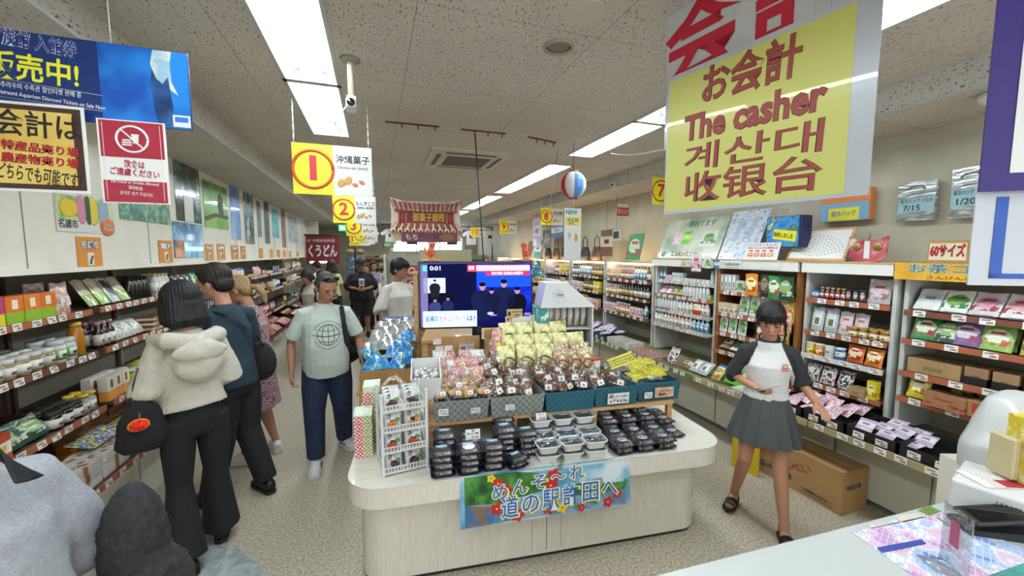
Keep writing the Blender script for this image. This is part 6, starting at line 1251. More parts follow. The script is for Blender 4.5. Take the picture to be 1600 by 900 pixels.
# shopper at the bottom left corner, cut by the frame
GREY = cloth('grey_marl', '#8f9196', '#a0a2a8', 120)
J = person('shopper in grey marl sweatshirt at the bottom left corner of the photo', 1.70, (-.83, 1.10, 0), 62, '#b98a6e', 1.0, False, lean=16, pitch=20, yaw=0, detail=1, face=False,
    hair=dict(line=(50, 88, 116), t=.015), haircol='#15110f', arms={'L': (V(-.25, .08, 1.12), V(-.14, .30, 1.10), V(1, 0, 0), V(0, 0, 1), .7), 'R': (V(.25, .06, 1.12), V(.12, .30, 1.12), V(-1, 0, 0), V(0, 0, 1), .7)},
    top=dict(mat=GREY, hem=.86, loose=.04, sleeve=1.0, name='sweatshirt', wrinkle=.006, smooth=4), bottom=dict(mat=BLK, loose=.02), shoes=dict(mat=mat('black_leather', '#151515', .45), sole=mat('black_sole', '#1a1a1a', .6)))
bag = empty('rucksack', 'fuzzy charcoal rucksack on the back of the shopper in grey', 'rucksack'); bag.matrix_world = J['root'].matrix_basis.copy(); U = J['U']
fz = cloth('charcoal_fuzz', '#1c1c1d', '#2e2e30', 60)
m = MB(); m.ball(U((.29, -.07, 1.05)), (.08, .08, .20)); m.ball(U((.30, -.07, .90)), (.10, .09, .15)); o = remesh('bag_body', m, .01, 3, fz, bag)
crumple(o.data, lambda c: .006*noise.noise(c*60))
MB().tube([U((.10, -.15, 1.36)), U((.115, -.03, 1.475)), U((.12, .07, 1.42)), U((.13, .15, 1.25))], [(.006, .026)]*4, 8, side=(0, 1, 0)).build('strap', fz, bag)
# people further down the aisle
def far(label, px, dep, H, rz, sk, top, bottom, hair, hcx, fem=False, **kw):
    return person(label, H, spot(px, dep), rz, sk, kw.pop('build', 1.0), fem, detail=kw.pop('detail', 1), hair=hair, haircol=hcx, top=top, bottom=bottom, shoes=dict(mat=mat('black_leather', '#151515', .45)), **kw)
both = lambda z=1.1, f=.24: {'R': (V(.27, -.02, 1.12), V(.09, f, z), V(-1, 0, 0), V(0, 0, 1), .6), 'L': (V(-.27, -.02, 1.12), V(-.07, f, z), V(1, 0, 0), V(0, 0, 1), .6)}
J = far('large man in black tee and black cap looking at his hands', 563, 8.9, 1.74, 184, '#a8785f', dict(mat=BLK, hem=.84, loose=.04, sleeve=.55), dict(mat=BLK, loose=.02, len=.5), None, '#15110f', build=1.28, pitch=14, arms=both(1.08))
patch(child(J, 'top'), -.055, .055, 1.14, 1.30, mat('white_print', '#cfcfcc', .7), 'chest_print', sgn=1); patch(child(J, 'top'), -.03, .03, 1.17, 1.26, mat('grey_print', '#77777a', .7), 'chest_print', sgn=1, off=.005)
hc = J['hc']; m = MB(); m.ball(hc(0, -.005, .2), (.085, .1, .075), rot=J['Hm'].to_3x3()); m.prism([(-.06, .06), (-.05, .15), (0, .17), (.05, .15), (.06, .06)], .0, .012, M=J['Hm'] @ Matrix.Translation((0, 0, .19)) @ Matrix.Rotation(R(-10), 4, 'X'))
cp = m.build('cap', BLK, None); cp.matrix_world = J['root'].matrix_basis.copy(); cp.name = 'baseball_cap'; tag(cp, 'black baseball cap on the large man in black tee', 'cap')
WT = cloth('white_tee', '#dcdcda', '#e6e6e4')
far('young man in plain white tee and dark shorts beside the television', 621, 5.15, 1.80, 214, '#a9775b', dict(mat=cloth('ivory_tee', '#cfccc2', '#d9d6cc'), hem=.86, loose=.026, sleeve=.55, wrinkle=.004), dict(mat=BLK, loose=.03, len=.5), dict(line=(58, 90, 112), t=.022, bangs=.175, face=52), '#100e0e', pitch=12, yaw=24, detail=2,
    arms={'R': (V(.27, .0, 1.11), V(.27, .14, .88), V(-1, 0, 0), V(0, 1, 0), .5), 'L': (V(-.26, .0, 1.12), V(-.22, .2, .98), V(1, 0, 0), V(0, 1, 0), .6)})
J = far('woman in cream tee with maroon backpack straps looking down', 484, 6.9, 1.60, 158, '#b08268', dict(mat=cloth('oat_tee', '#b5ad9f', '#bfb7a9'), hem=.88, loose=.03, sleeve=.5), dict(mat=cloth('brown_trousers', '#3c322c'), loose=.02), dict(line=(52, 90, 114), t=.018, fall=.06), '#17110f', fem=True, pitch=34, yaw=-20, arms=both(1.05))
bag = empty('backpack', 'maroon backpack worn by the woman in cream tee', 'backpack'); bag.matrix_world = J['root'].matrix_basis.copy()
for sx in (1, -1): MB().tube([V(sx*.11, -.14, 1.38), V(sx*.12, -.02, 1.45), V(sx*.125, .1, 1.36), V(sx*.14, .13, 1.15), V(sx*.17, .0, 1.02)], [(.01, .026)]*5, 8, side=(0, 1, 0)).build('strap', cloth('maroon', '#4a1f28'), bag)
MB().ball((0, -.24, 1.2), (.15, .1, .22)).build('bag_body', cloth('maroon', '#4a1f28'), bag)
far('woman in muted teal top behind the man in mint tee', 503, 7.6, 1.56, 150, '#b58c78', dict(mat=cloth('sage', '#4d7a6c'), hem=.88, loose=.03, sleeve=.5), dict(mat=BLK, loose=.02), dict(line=(50, 90, 114), t=.018, fall=.08), '#17110f', fem=True, pitch=20, arms=both(1.05))
far('woman with wavy brown hair in pale yellow top seen from behind', 517, 9.3, 1.70, 10, '#b58c78', dict(mat=cloth('lemon', '#c9c88a'), hem=.88, loose=.03, sleeve=.5), dict(mat=BLK, loose=.02), dict(t=.028, fall=.14, flare=.03), '#33261a', fem=True, face=False)
far('dark haired shopper in white shirt at the far end of the left shelves', 496, 10.4, 1.66, 60, '#b58c78', dict(mat=WT, hem=.88, loose=.03, sleeve=.5), dict(mat=BLK, loose=.02), dict(line=(50, 86, 112), t=.018), '#17110f', face=False, pitch=20)
far('person in lilac shirt behind the large man in black', 583, 10.2, 1.66, 195, '#a9775b', dict(mat=cloth('lilac', '#8d84a0'), hem=.88, loose=.03, sleeve=.5), dict(mat=BLK, loose=.02), dict(t=.02), '#1b1413')
far('person in beige top close behind the large man in black', 571, 9.7, 1.60, 185, '#b58c78', dict(mat=cloth('beige', '#b3a583'), hem=.88, loose=.05, sleeve=.5), dict(mat=BLK, loose=.02), dict(line=(52, 90, 114), t=.02), '#1b1413')
# black tote of the woman in the hoodie
p = HD['root'].matrix_basis @ HD['U']((-.25, .0, 1.0)); bag = empty('tote_bag', 'slouchy black tote bag hanging from the arm of the hoodie woman', 'bag', (p.x+.02, p.y-.02, .79), 30); bag.scale = (.78, .8, .9)
m = MB(); m.tube([(0, 0, .0), (0, 0, .05), (0, 0, .16), (0, 0, .27), (0, 0, .33)], [(.11, .05), (.155, .075), (.14, .07), (.10, .045), (.04, .03)], 14, side=(1, 0, 0))
o = remesh('bag_body', m, .008, 3, BLK, bag)
crumple(o.data, lambda c: .010*noise.noise(c*12))
MB().tube([(-.06, 0, .29), (-.03, .02, .42), (.0, .03, .52), (.03, .02, .42), (.06, 0, .29)], [(.004, .014)]*5, 6).build('strap', BLK, bag)
q = p+V(.0, -.09, 0); c = empty('keyring_charm', 'bright red knitted charm with orange rim clipped on the black tote', 'charm', (p.x+.04, p.y-.10, .965), 30); c.scale = (.85,)*3
m = MB()
for k in range(9): a = k*math.pi*2/9; m.ball((.032*math.cos(a), 0, .022*math.sin(a)), .016, u=8, v=6)
m.ball((0, -.004, 0), (.035, .02, .026)); m.build('charm_body', noisy('red_yarn', [(.4, '#d5240f'), (.6, '#ff3a1c')], 40, .9, bmp=.4), c)
MB().tube([(.05*math.cos(a), .004, .036*math.sin(a)) for a in [i*math.pi/8 for i in range(17)]], .006, 6).build('rim', mat('orange_yarn', '#e8871e', .9), c)
MB().tube([(.0, 0, .03), (.01, .01, .06), (0, .03, .08)], .003, 6).build('ring', mat('steel', '#9a9a98', .3, metal=1), c)
# ---------------------------------------------------------------- signs, posters, television, counter in front
CARDW = mat('sign_white', '#dfe0dd', .35, coat=.3)
def hit(o, px, py):
    M = o.matrix_basis.inverted(); a = M @ V(0, 0, CAMZ); d = (M.to_3x3() @ ray(px, py)); t = -a.y/d.y; return a+d*t
def bpx(label, cat, plane, tl, br, m, t=.004, name='sign', group=None, rz=None, off=.004):
    ax, val = plane
    f = PX if ax == 'x' else PY; A, B = f(*tl, val), f(*br, val); c = (A+B)/2
    w = abs(B.y-A.y) if ax == 'x' else abs(B.x-A.x); h = abs(A.z-B.z)
    r_ = (90 if val < 0 else -90) if ax == 'x' else 0
    if ax == 'x': c.x += off if val < 0 else -off
    o = tag(MB().box((0, 0, 0), (w, t, h)).build(name, m, None, c, r_ if rz is None else rz), label, cat, group); o['_w'] = w; o['_h'] = h; return o, w, h
def tp(o, s, pl, pr, hpx, m, bold=.0, y=-.0035, k=1.12, name='lettering'):
    A, B = hit(o, *pl), hit(o, *pr); mid = ((pl[0]+pr[0])/2, (pl[1]+pr[1])/2); hh = (hit(o, mid[0], mid[1]-hpx/2)-hit(o, mid[0], mid[1]+hpx/2)).length
    w = math.hypot(B.x-A.x, B.z-A.z); return text(o, s, hh*k, m, (A.x+B.x)/2, (A.z+B.z)/2, y, bold, width=w, tilt=-math.degrees(math.atan2(B.z-A.z, B.x-A.x)), name=name)
def rp(o, tl, br, m, y=-.003, name='panel_print'):
    A, B = hit(o, *tl), hit(o, *br); return MB().box(((A.x+B.x)/2, y, (A.z+B.z)/2), (abs(B.x-A.x), .001, abs(A.z-B.z))).build(name, m, o)
def cord(label, p0, p1, r=.0018, m=None, name='cord', cat='cord', sag=0):
    n = 8; return tag(MB().tube([Vector(p0).lerp(Vector(p1), i/n)+V(0, 0, -sag*math.sin(math.pi*i/n)) for i in range(n+1)], r, 6).build(name, m or mat('cord_white', '#c9c9c4', .6)), label, cat)
RDS = mat('sign_red', '#a3253a', .4); YLS = mat('sign_yellow', '#e6df2a', .45); BKS = mat('sign_black', '#1b1a18', .5); NVS = noisy('aquarium_blue', [(.3, '#0c2a6b'), (.5, '#0f4fa8'), (.62, '#1f7fd0')], 3, .3, coat=.3)
# aquarium ticket banner
A, B = PY(-190, 10, 2.0), PY(292, 204, 2.0)
o = tag(MB().box((0, 0, 0), (1.08, .006, .30), bev=.004).build('hanging_sign', mat('banner_deep_blue', '#12306e', .3, coat=.3), None, (-.685-.54, 2.0, 2.545)), 'wide blue aquarium ticket banner hanging at the upper left', 'sign')
MB().box((.395, -.0035, .0), (.28, .001, .295)).build('sea_picture', NVS, o)
MB().plate([(.425, .10), (.41, .02), (.42, -.08), (.43, -.145), (.475, -.145), (.48, -.06), (.472, .0), (.465, .06), (.45, .10)], -.0048, -.004).build('fish_picture', noisy('fish_grey', [(.4, '#0e2a5c'), (.6, '#2a5a94')], 9, .4), o); MB().plate([(.425, .145), (.415, .09), (.43, .04), (.45, .02), (.47, .05), (.475, .0), (.50, -.02), (.48, .03), (.478, .10), (.485, .145)], -.0052, -.0048).build('fish_picture', noisy('fish_belly', [(.4, '#8fb0c4'), (.55, '#d9d9c4')], 12, .4), o)
MB().box((.505, -.0045, -.118), (.058, .001, .046)).build('small_card', CARDW, o); MB().box((.505, -.0055, -.112), (.044, .001, .02)).build('small_card_print', mat('card_blue', '#2a78c8', .4), o)
HAL = mat('halo_lilac', '#c9cfe8', .5)
tp(o, '族館 入館券', (2, 58), (122, 82), 24, HAL, .03); tp(o, '族館 入館券', (2, 58), (122, 82), 24, mat('deep_navy', '#1a2f78', .5), .004, -.0045)
tp(o, '販売中!', (-22, 100), (124, 122), 40, mat('banner_yellow', '#e8e62e', .4), .018)
tp(o, '추라우미 수족관 할인티켓 판매 중', (2, 132), (128, 150), 9, CARDW); tp(o, 'Churaumi Aquarium Discount Tickets on Sale Now', (-6, 142), (166, 170), 8, CARDW)
for a, b in (((0, 123), (167, 151)), ((0, 151), (167, 175))): A, B = hit(o, *a), hit(o, *b); MB().tube([(A.x, -.0035, A.z), (B.x, -.0035, B.z)], .0007, 4).build('rule', CARDW, o)
p = PY(173, 64, 2.0); cord('thin white cord holding the aquarium banner', (p.x, 2.0, 2.695), (p.x, 2.0, CZ))
# cashier notice in black and yellow
o, w, h = bpx('brown-edged tan notice with thick black and red lettering under the aquarium banner', 'sign', ('y', 1.97), (-70, 150), (143, 303), CARDW, name='hanging_sign')
MB().box((0, -.0028, 0), (w-.02, .001, h-.02)).build('border', mat('chocolate', '#3f2620', .5), o); MB().box((-.01, -.0036, 0), (w-.05, .001, h-.055)).build('field', noisy('tan_field', [(.4, '#c9a94e'), (.6, '#d9bd66')], 5, .5), o)
tp(o, '会計は', (-8, 192), (128, 206), 38, BKS, .014, -.0045); YOF = mat('notice_red', '#b8232c', .5)
for s_, a, b, hh in (('特産品売り場', (3, 226), (125, 241), 14), ('農産物売り場', (3, 246), (125, 258), 14)): tp(o, s_, a, b, hh, BKS, .03, -.0045); tp(o, s_, a, b, hh, YOF, .01, -.0055)
tp(o, 'どちらでも可能です！', (-2, 267), (128, 286), 24, BKS, .01, -.0045)
# no food sign
o, w, h = bpx('red and white sign banning food and drink, hung right of the tan notice', 'sign', ('y', 1.99), (150, 184), (267, 320), CARDW, name='hanging_sign')
MB().box((0, -.0028, h*.27), (w-.014, .001, h*.43)).box((0, -.0028, -h*.355), (w-.014, .001, h*.26)).build('red_field', RDS, o)
cx, cz, r_ = -w*.0, h*.275, w*.23
ring = MB().tube([(cx+r_*math.cos(a), -.0045, cz+r_*math.sin(a)) for a in [i*math.pi/16 for i in range(33)]], .0045, 6).tube([(cx-r_*.7, -.0045, cz+r_*.7), (cx+r_*.7, -.0045, cz-r_*.7)], .0035, 6); ring.build('ban_ring', CARDW, o)
MB().plate([(cx-.002, cz+.02), (cx+.022, cz+.02), (cx+.018, cz-.016), (cx+.002, cz-.016)], -.0052, -.004).build('cup_picture', CARDW, o); m = MB()
for i, (a, b) in enumerate(((-.034, .0), (-.034, -.009), (-.034, -.018))): m.box((-.017, -.0046, cz+b-.004), (.030-.004*(i == 0), .001, .006))
m.build('burger_picture', CARDW, o)
tp(o, '飲食は', (194, 256), (227, 260), 11, RDS, .02); tp(o, 'ご遠慮ください', (173, 267), (250, 275), 11, RDS, .02); tp(o, 'No Food or Drinks Allowed', (175, 283), (249, 289), 6, CARDW, 0, -.0045); tp(o, '请勿饮食', (202, 293), (224, 296), 6, CARDW, 0, -.0045); tp(o, '음식은 삼가 주십시오', (189, 301), (240, 306), 6, CARDW, 0, -.0045)
for x in (-w*.42, w*.42): MB().box((x, -.0045, 0), (.0015, .001, h*.92)).build('rule', CARDW, o)
# numbered hanging signs
def numbered(y, px0, py0, n, big, small, side=1, W=.0, label='', k=1.0, extra=None):
    A = PY(px0, py0, y); W, H = .545*k, .365*k
    t = tag(MB().box((0, 0, 0), (W, .006, H), bev=.002).build('hanging_sign', CARDW, None, (A.x+W/2, y, A.z-H/2)), label, 'sign', None)
    MB().box((-W*.25, -.0035, 0), (W*.5, .001, H)).build('yellow_half', YLS, t)
    r_ = H*.37; MB().tube([(-W*.25+r_*math.cos(a), -.004, r_*math.sin(a)) for a in [i*math.pi/14 for i in range(29)]], .011*k, 6).build('ring', mat('number_orange', '#c8541e', .5), t)
    text(t, n, H*.62, mat('number_red', '#c8303a', .5), -W*.25, 0, -.0055, .055 if n == '1' else .03)
    text(t, big, H*.18, BKS, W*.25, H*.22, -.0045, .015, width=W*.44); 
    if small: text(t, small, H*.09, BKS, W*.25, H*.07, -.0045, 0, width=W*.40)
    for i, (x, z, s_) in enumerate(((.10, -.09, 1), (.14, -.07, 1), (.18, -.1, .9), (.22, -.08, .9))): MB().ball((W*(.25)+(x-.17)*k*1.2, -.004, z*k), (.026*k*s_, .002, .017*k*s_ if i > 1 else .035*k), u=10, v=6, rot=Matrix.Rotation(.5, 3, 'Y')).build('snack_picture', mat(('snack_tan', 'snack_tan', 'snack_orange', 'snack_orange')[i], ('#c79a58', '#c79a58', '#cf7a3e', '#cf7a3e')[i], .5), t)
    for x in (-W*.47, W*.46):
        m = MB(); L = CZ-(t.location.z+H/2); nn = int(L/.03)
        for i in range(nn): m.box((x, 0, H/2+L*(i+.5)/nn), (.009 if i % 2 else .003, .003 if i % 2 else .009, L/nn*1.1))
        m.build('chain', mat('chain_white', '#cfcfca', .5), t)
    return t
numbered(3.3, 455, 222, '1', '沖縄菓子', 'Okinawan snack', label='yellow and white hanging sign with number 1 and snack pictures'); numbered(5.85, 519, 305, '2', 'ちんすこう', '黒糖', label='yellow and white hanging sign with the second number, a step farther back')
numbered(8.2, 540, 338, '3', '肉加工', '缶詰', label='yellow and white hanging sign with the third number below it'); numbered(10.6, 553, 355, '4', '調味料', '', label='yellow and white hanging sign with the fourth number, small with distance'); numbered(11.9, 545, 363, '11', '雑貨', '', label='small hanging sign with number 11 at the far end')
numbered(6.9, 845, 325, '8', '泡盛', '化粧品', label='yellow and white hanging sign with number 8 beside the beer poster', k=.85); numbered(9.4, 780, 345, '9', '海産', '', label='yellow and white hanging sign with number 9 in the right row', k=.85); numbered(11.6, 736, 355, '10', '農産', '', label='yellow and white hanging sign with number 10, farthest in the right row', k=.8)
numbered(4.05, 1020, 276, '7', 'お茶', '', label='yellow and white hanging sign with number 7, half behind the cashier sign', k=.9)
# left wall posters
LP = ('x', XL)
def poster(tl, br, m, label, name='poster', off=.004): o, w, h = bpx(label, 'poster', LP, tl, br, m, .002, name, off=off); return o, w, h
kid = noisy('field_green', [(.35, '#5a9a4e'), (.5, '#b9cf8a'), (.65, '#d9dfc4')], 7, .5)
o, w, h = poster((82, 300), (178, 367), CARDW, 'illustrated city poster of figures in a field with orange badge'); MB().box((0, -.002, h*.14), (w*.98, .001, h*.70)).build('picture', kid, o)
for x, c, s_ in ((-.30, '#e6c52e', .09), (-.1, '#d98aa0', .05), (.1, '#e3cf4a', .06), (.02, '#2f5a3c', .04), (.3, '#9fb4c9', .06)): MB().ball((x*w, -.003, h*.15), (s_, .002, .10 if s_ < .08 else .06), u=10, v=6).build('figure_picture', mat('pict'+c[1:], c, .6), o)
MB().ball((w*.36, -.003, -h*.28), (.085, .003, .065), u=12, v=6).build('badge', mat('badge_orange', '#d9702e', .5), o); text(o, 'Sweet\nProject!', .035, CARDW, w*.36, -h*.28, -.008); text(o, '名護市', .06, BKS, -w*.33, -h*.30, -.004)
poster((180, 262), (266, 352), noisy('sea_green_photo', [(.35, '#1c5a4c'), (.5, '#3f8a72'), (.62, '#8ab5a0')], 8, .3, dist=1.5, coat=.3), 'sea green photo poster half hidden by the food ban sign')
poster((268, 236), (314, 350), noisy('dark_forest_photo', [(.38, '#1d2a22'), (.5, '#3c5a44'), (.6, '#6b8fa8'), (.68, '#c3cfd4')], 6, .15, dist=1.2, coat=.5), 'glossy dark photo poster on the left wall above the blue one')
poster((268, 345), (318, 402), noisy('blue_sea_photo', [(.36, '#0d4f86'), (.5, '#1f8ac2'), (.62, '#7ac4de')], 5, .25, dist=1, coat=.4), 'bright blue sea photo poster low on the left wall')
poster((285, 304), (302, 348), CARDW, 'small white card with red print on the dark poster', off=.008); poster((271, 374), (288, 402), noisy('sunset_photo', [(.4, '#6a4a3c'), (.5, '#c98a5a'), (.6, '#e0a87a')], 6, .4), 'small sunset photo beside an orange card', off=.008)
o, w, h = poster((315, 279), (357, 360), noisy('leaf_green_photo', [(.35, '#3f7a1f'), (.5, '#5fa82c'), (.62, '#86c94a')], 3, .3, coat=.3), 'green photo poster of a bird on a branch')
MB().plate([(-.5*w, -.28*h), (-.1*w, -.16*h), (.5*w, -.16*h), (.5*w, -.24*h), (-.05*w, -.24*h), (-.5*w, -.38*h)], -.003, -.002).plate([(.12*w, -.2*h), (.28*w, -.15*h), (.26*w, .2*h), (.18*w, .34*h), (.08*w, .25*h), (.06*w, 0)], -.004, -.002).build('bird_picture', mat('branch_brown', '#4a4238', .5), o)
poster((357, 287), (377, 375), noisy('sky_blue_photo', [(.35, '#1f5fb8'), (.5, '#3f8ad6'), (.65, '#8fbfe6')], 2.5, .3, coat=.3), 'tall narrow sky blue photo poster'); poster((379, 291), (398, 382), noisy('teal_cave_photo', [(.35, '#173038'), (.5, '#2a5a62'), (.62, '#a9c4c8')], 6, .25, coat=.4), 'tall narrow teal and black photo poster')
for i, (tl, br, c) in enumerate((((400, 313), (409, 371), '#55626a'), ((411, 313), (422, 381), '#2e3a36'), ((424, 325), (436, 372), '#4aa3ad'), ((438, 322), (447, 387), '#6a4a3a'), ((449, 335), (465, 380), '#9aa5ab'))): poster(tl, br, noisy('far_poster'+c[1:], [(.4, c), (.6, '#%02x%02x%02x' % tuple(min(255, int(c[j:j+2], 16)+40) for j in (1, 3, 5)))], 5, .4), 'narrow photo poster far down the left wall, %s of the five small ones' % ORD[i])
ORC = mat('orange_card', '#d98a24', .5)
OC = [((117, 369), (160, 417)), ((246, 375), (270, 410)), ((319, 381), (334, 407)), ((338, 381), (352, 407)), ((360, 383), (373, 406)), ((375, 384), (384, 406)), ((404, 388), (411, 406)), ((421, 389), (427, 406)), ((432, 390), (438, 406)), ((442, 391), (447, 406)), ((451, 392), (455, 405)), ((463, 393), (467, 405))]
for i, (tl, br) in enumerate(OC):
    o, w, h = bpx('orange place card along the panel foot, %s from left' % ORD[i], 'card', LP, tl, br, ORC, .002, 'place_card', 'orange cards along the left panel')
    if i < 6:
        text(o, ('名護市', '国頭村', '恩納村', '本部町', '今帰仁', '宜野座')[i], h*.26, BKS, 0, h*.22, -.003, .07, width=w*.72); text(o, ('名護市', '国頭村', '恩納村', '本部町', '今帰仁', '宜野座')[i], h*.26, CARDW, 0, h*.22, -.004, .03, width=w*.72)
        MB().box((0, -.002, -h*.22), (w*.26, .001, h*.42)).build('map_picture', CARDW, o); MB().tube([(-.01, -.004, -h*.38), (.0, -.004, -h*.25), (.015, -.004, -h*.12)], .006, 5).build('island_picture', mat('island_brown', '#6a5230', .6), o)
bt = PX(159, 404, XL); K_bottle('', mat('white_plastic', '#d5d6d4', .35), .022, .10, '#26262a').make('x') if False else None
# cashier signs hanging nearer the camera
def oblique(label, P0, rz, w, h, m, name='hanging_sign', t=.004): return tag(MB().box((w/2, 0, 0), (w, t, h)).build(name, m, None, P0, rz), label, 'sign')
LAMI = mat('laminate_grey', '#c3c8cf', .3, coat=.4)
A = AT(1040, 230, 1.86); rz_ = -90-(-14.9)+0
A = Vector((1.305, 1.57, 2.39)); Bp = Vector((1.45, .865, 2.39)); ang = math.degrees(math.atan2(Bp.y-A.y, Bp.x-A.x)); Wc = (Bp-A).length
o = oblique('pale yellow laminated cashier sign with brown-red lettering in four languages', A, ang, Wc+.04, .62, LAMI)
YC = mat('pale_yellow_card', '#d5d472', .45, coat=.25)
rp(o, (1050, 130), (1349, 297), YC); 
for c in list(KIDS[o.name]): bpy.data.objects.remove(c)
KIDS[o.name] = []
MB().box((Wc*.49, -.0025, -.004), (Wc*.955, .001, .585)).build('yellow_field', YC, o)
BRN = mat('lettering_brick', '#a0443e', .5); OUT = mat('lettering_outline', '#3a1a18', .5)
for s_, a, b, hh, bo in (('お会計', (1098, 140), (1254, 88), 60, .018), ('The casher', (1070, 205), (1294, 147), 54, .03), ('계산대', (1070, 252), (1287, 214), 44, .0), ('收银台', (1070, 298), (1285, 272), 48, .004)): tp(o, s_, a, b, hh, OUT, bo+.012, -.0035); tp(o, s_, a, b, hh, BRN, bo, -.0048)
A2 = Vector((1.335, 1.62, 2.75)); o2 = oblique('big white laminated cashier sign with thick red lettering behind the yellow one', A2, ang-1, Wc+.03, .72, mat('laminate_white', '#cfd3d4', .25, coat=.5))
RB = mat('lettering_scarlet', '#c8203a', .4); text(o2, '会', .36, RB, .17, .06, -.004, .025); text(o2, '計', .36, RB, .56, .06, -.004, .025)
for x, lab in ((1.345, 'left'), (1.50, 'right')): pass
cord('cord holding the left end of the cashier signs', A2+V(.01, -.03, .36)+V(0, 0, -.001), V(1.345, 1.59, CZ)-V(0, 0, -.0)) if A2.z+.36 < CZ-.02 else None
# purple framed board at the right edge and white, blue and yellow board below it
P1 = AT(1540, 150, 1.02); P1b = AT(1552, 150, 1.0)
Q = AT(1528, 300, .92); o = oblique('purple-edged white board cut by the upper right corner of the photo', V(Q.x, Q.y, Q.z+.34), -36, .5, .68, mat('tape_purple', '#2d1a70', .45)); MB().box((.27, -.003, .01), (.44, .001, .62)).build('white_field', CARDW, o); MB().box((.34, -.004, .06), (.22, .001, .46)).build('pale_green_field', mat('pale_green', '#b9cf9a', .5), o)
Q = AT(1518, 372, .95); o = oblique('laminated white board with blue rule and yellow block at the right edge', V(Q.x, Q.y, Q.z), -36, .4, .225, LAMI); BLU = mat('rule_blue', '#2458b0', .45)
MB().box((.048, -.003, .0), (.022, .001, .19)).box((.2, -.003, -.09), (.326, .001, .012)).build('blue_rule', BLU, o); MB().box((.26, -.003, .01), (.17, .001, .17)).build('yellow_block', YLS, o)
# things on top of the right shelves
def lean(label, cat, x, y1, y2, z, h, ang_, m, name='poster', t=.006):
    o = tag(MB().box((0, 0, h/2), (abs(y1-y2), t, h)).build(name, m, None, (x, (y1+y2)/2, z)), label, cat); o.rotation_euler = (R(-ang_), 0, R(-90)); return o
ZT = 1.832
o = lean('large leaning skincare poster with pale landscape and LuLuLun lettering', 'poster', 3.52, 4.34, 3.38, ZT, .52, 22, noisy('pale_land_photo', [(.35, '#8aa58e'), (.5, '#c9cdb9'), (.65, '#dfdfd2')], 3, .35, coat=.3))
text(o, 'LuLuLun', .085, mat('lulu_brown', '#7a5a2c', .5), -.02, .06, -.005, .01, width=.42); text(o, '売れてます', .09, mat('ink_teal', '#2c5a58', .5), .1, .44, -.005, .0, width=.4); MB().box((-.22, -.004, .27), (.13, .001, .16)).build('pink_pack_picture', PK['pink'], o); MB().box((-.07, -.004, .27), (.13, .001, .17)).build('green_pack_picture', PK['lime'], o); MB().box((.28, -.004, .25), (.22, .001, .2)).build('bottle_picture', PK['whitegreen'], o); MB().lathe([(.04, 0), (.04, .001)], 20, M=Matrix.Translation((-.38, -.004, .06)) @ Matrix.Rotation(R(90), 4, 'X')).build('round_badge', mat('badge_blue', '#9ab5c4', .5), o)
o = lean('tall leaning poster with pale blue pattern of bottles', 'poster', 3.52, 3.36, 2.92, ZT, .55, 22, noisy('blue_floral_photo', [(.38, '#8fa9d6'), (.48, '#d6dde6'), (.62, '#e2e6ea'), (.7, '#a9bde0')], 22, .3, dist=1, coat=.3))
for x, z, r_ in ((-.08, .32, 8), (.08, .34, 8)): c = MB().box((0, 0, 0), (.06, .001, .24), bev=.0004).build('bottle_picture', mat('bottle_pale', '#b3bfd0', .4), o, (x, -.005, z)); c.rotation_euler = (0, R(r_), 0)
o = lean('small leaning price poster with red heading and orange boxes', 'poster', 3.46, 2.99, 2.64, ZT, .17, 16, CARDW); text(o, 'ノニとうっちんで！', .03, REDT, 0, .145, -.005, .01, width=.3); text(o, '体質からはじめる健康生活', .022, REDT, 0, .115, -.005, 0, width=.31)
for i in range(4): MB().box((-.11+.07*i, -.004, .05), (.055, .001, .035)).build('box_picture', PK['orange'], o); MB().ball((-.11+.07*i, -.004, .088), (.022, .001, .008), u=8, v=5).build('heading_oval', REDT, o)
o = lean('wood-framed white tray board dotted with grey seeds leaning on the wall', 'board', 3.55, 2.62, 2.14, ZT, .30, 24, LWOOD, 'framed_board', .012); MB().box((0, -.007, .15), (.44, .001, .26)).build('white_panel', CARDW, o); m = MB()
for r_ in range(8):
    for i in range(4+r_*2):
        a = math.pi*(.1+.8*i/(3+r_*2)); m.box((.027*(r_+1)*math.cos(a), -.008, .035+.027*(r_+1)*math.sin(a)*.9), (.010, .001, .007))
for v in m.v: v.x = max(-.21, min(.21, v.x)); v.z = min(.27, v.z)
m.build('seed_print', mat('seed_grey', '#7a7872', .6), o)
def wallbag(label, tl, br, m, mb_=None, name='gift_bag', d=.07): 
    o, w, h = bpx(label, 'bag', ('x', XR-.06), tl, br, m, d, name, off=.0); return o, w, h
t = empty('shopping_bag', 'navy and blue picture bag with yellow sold-out card standing on the shelf top', 'bag', (3.53, 2.64, 1.95), -92); NV = mat('navy_paper', '#20204f', .45)
m = MB().box((0, .05, .14), (.34, .12, .28), bev=.004); m.build('bag_body', NV, t); MB().box((-.01, -.0115, .14), (.31, .001, .27)).build('picture', noisy('sea_cartoon', [(.36, '#2a6fc0'), (.5, '#4a9ad6'), (.58, '#3f6a4a'), (.66, '#dfe6ea')], 7, .4), t)
c = MB().box((0, -.014, .11), (.22, .001, .09), M=Matrix.Rotation(R(8), 4, 'Y')).build('sold_out_card', YLS, t); text(t, '完売しました', .045, INKT, .005, .105, -.0165, .01, width=.19, tilt=8); MB().tube([(.06, .0, .28), (.06, -.01, .36), (-.06, -.01, .36), (-.06, 0, .28)], .004, 6).build('handle', CARDW, t)
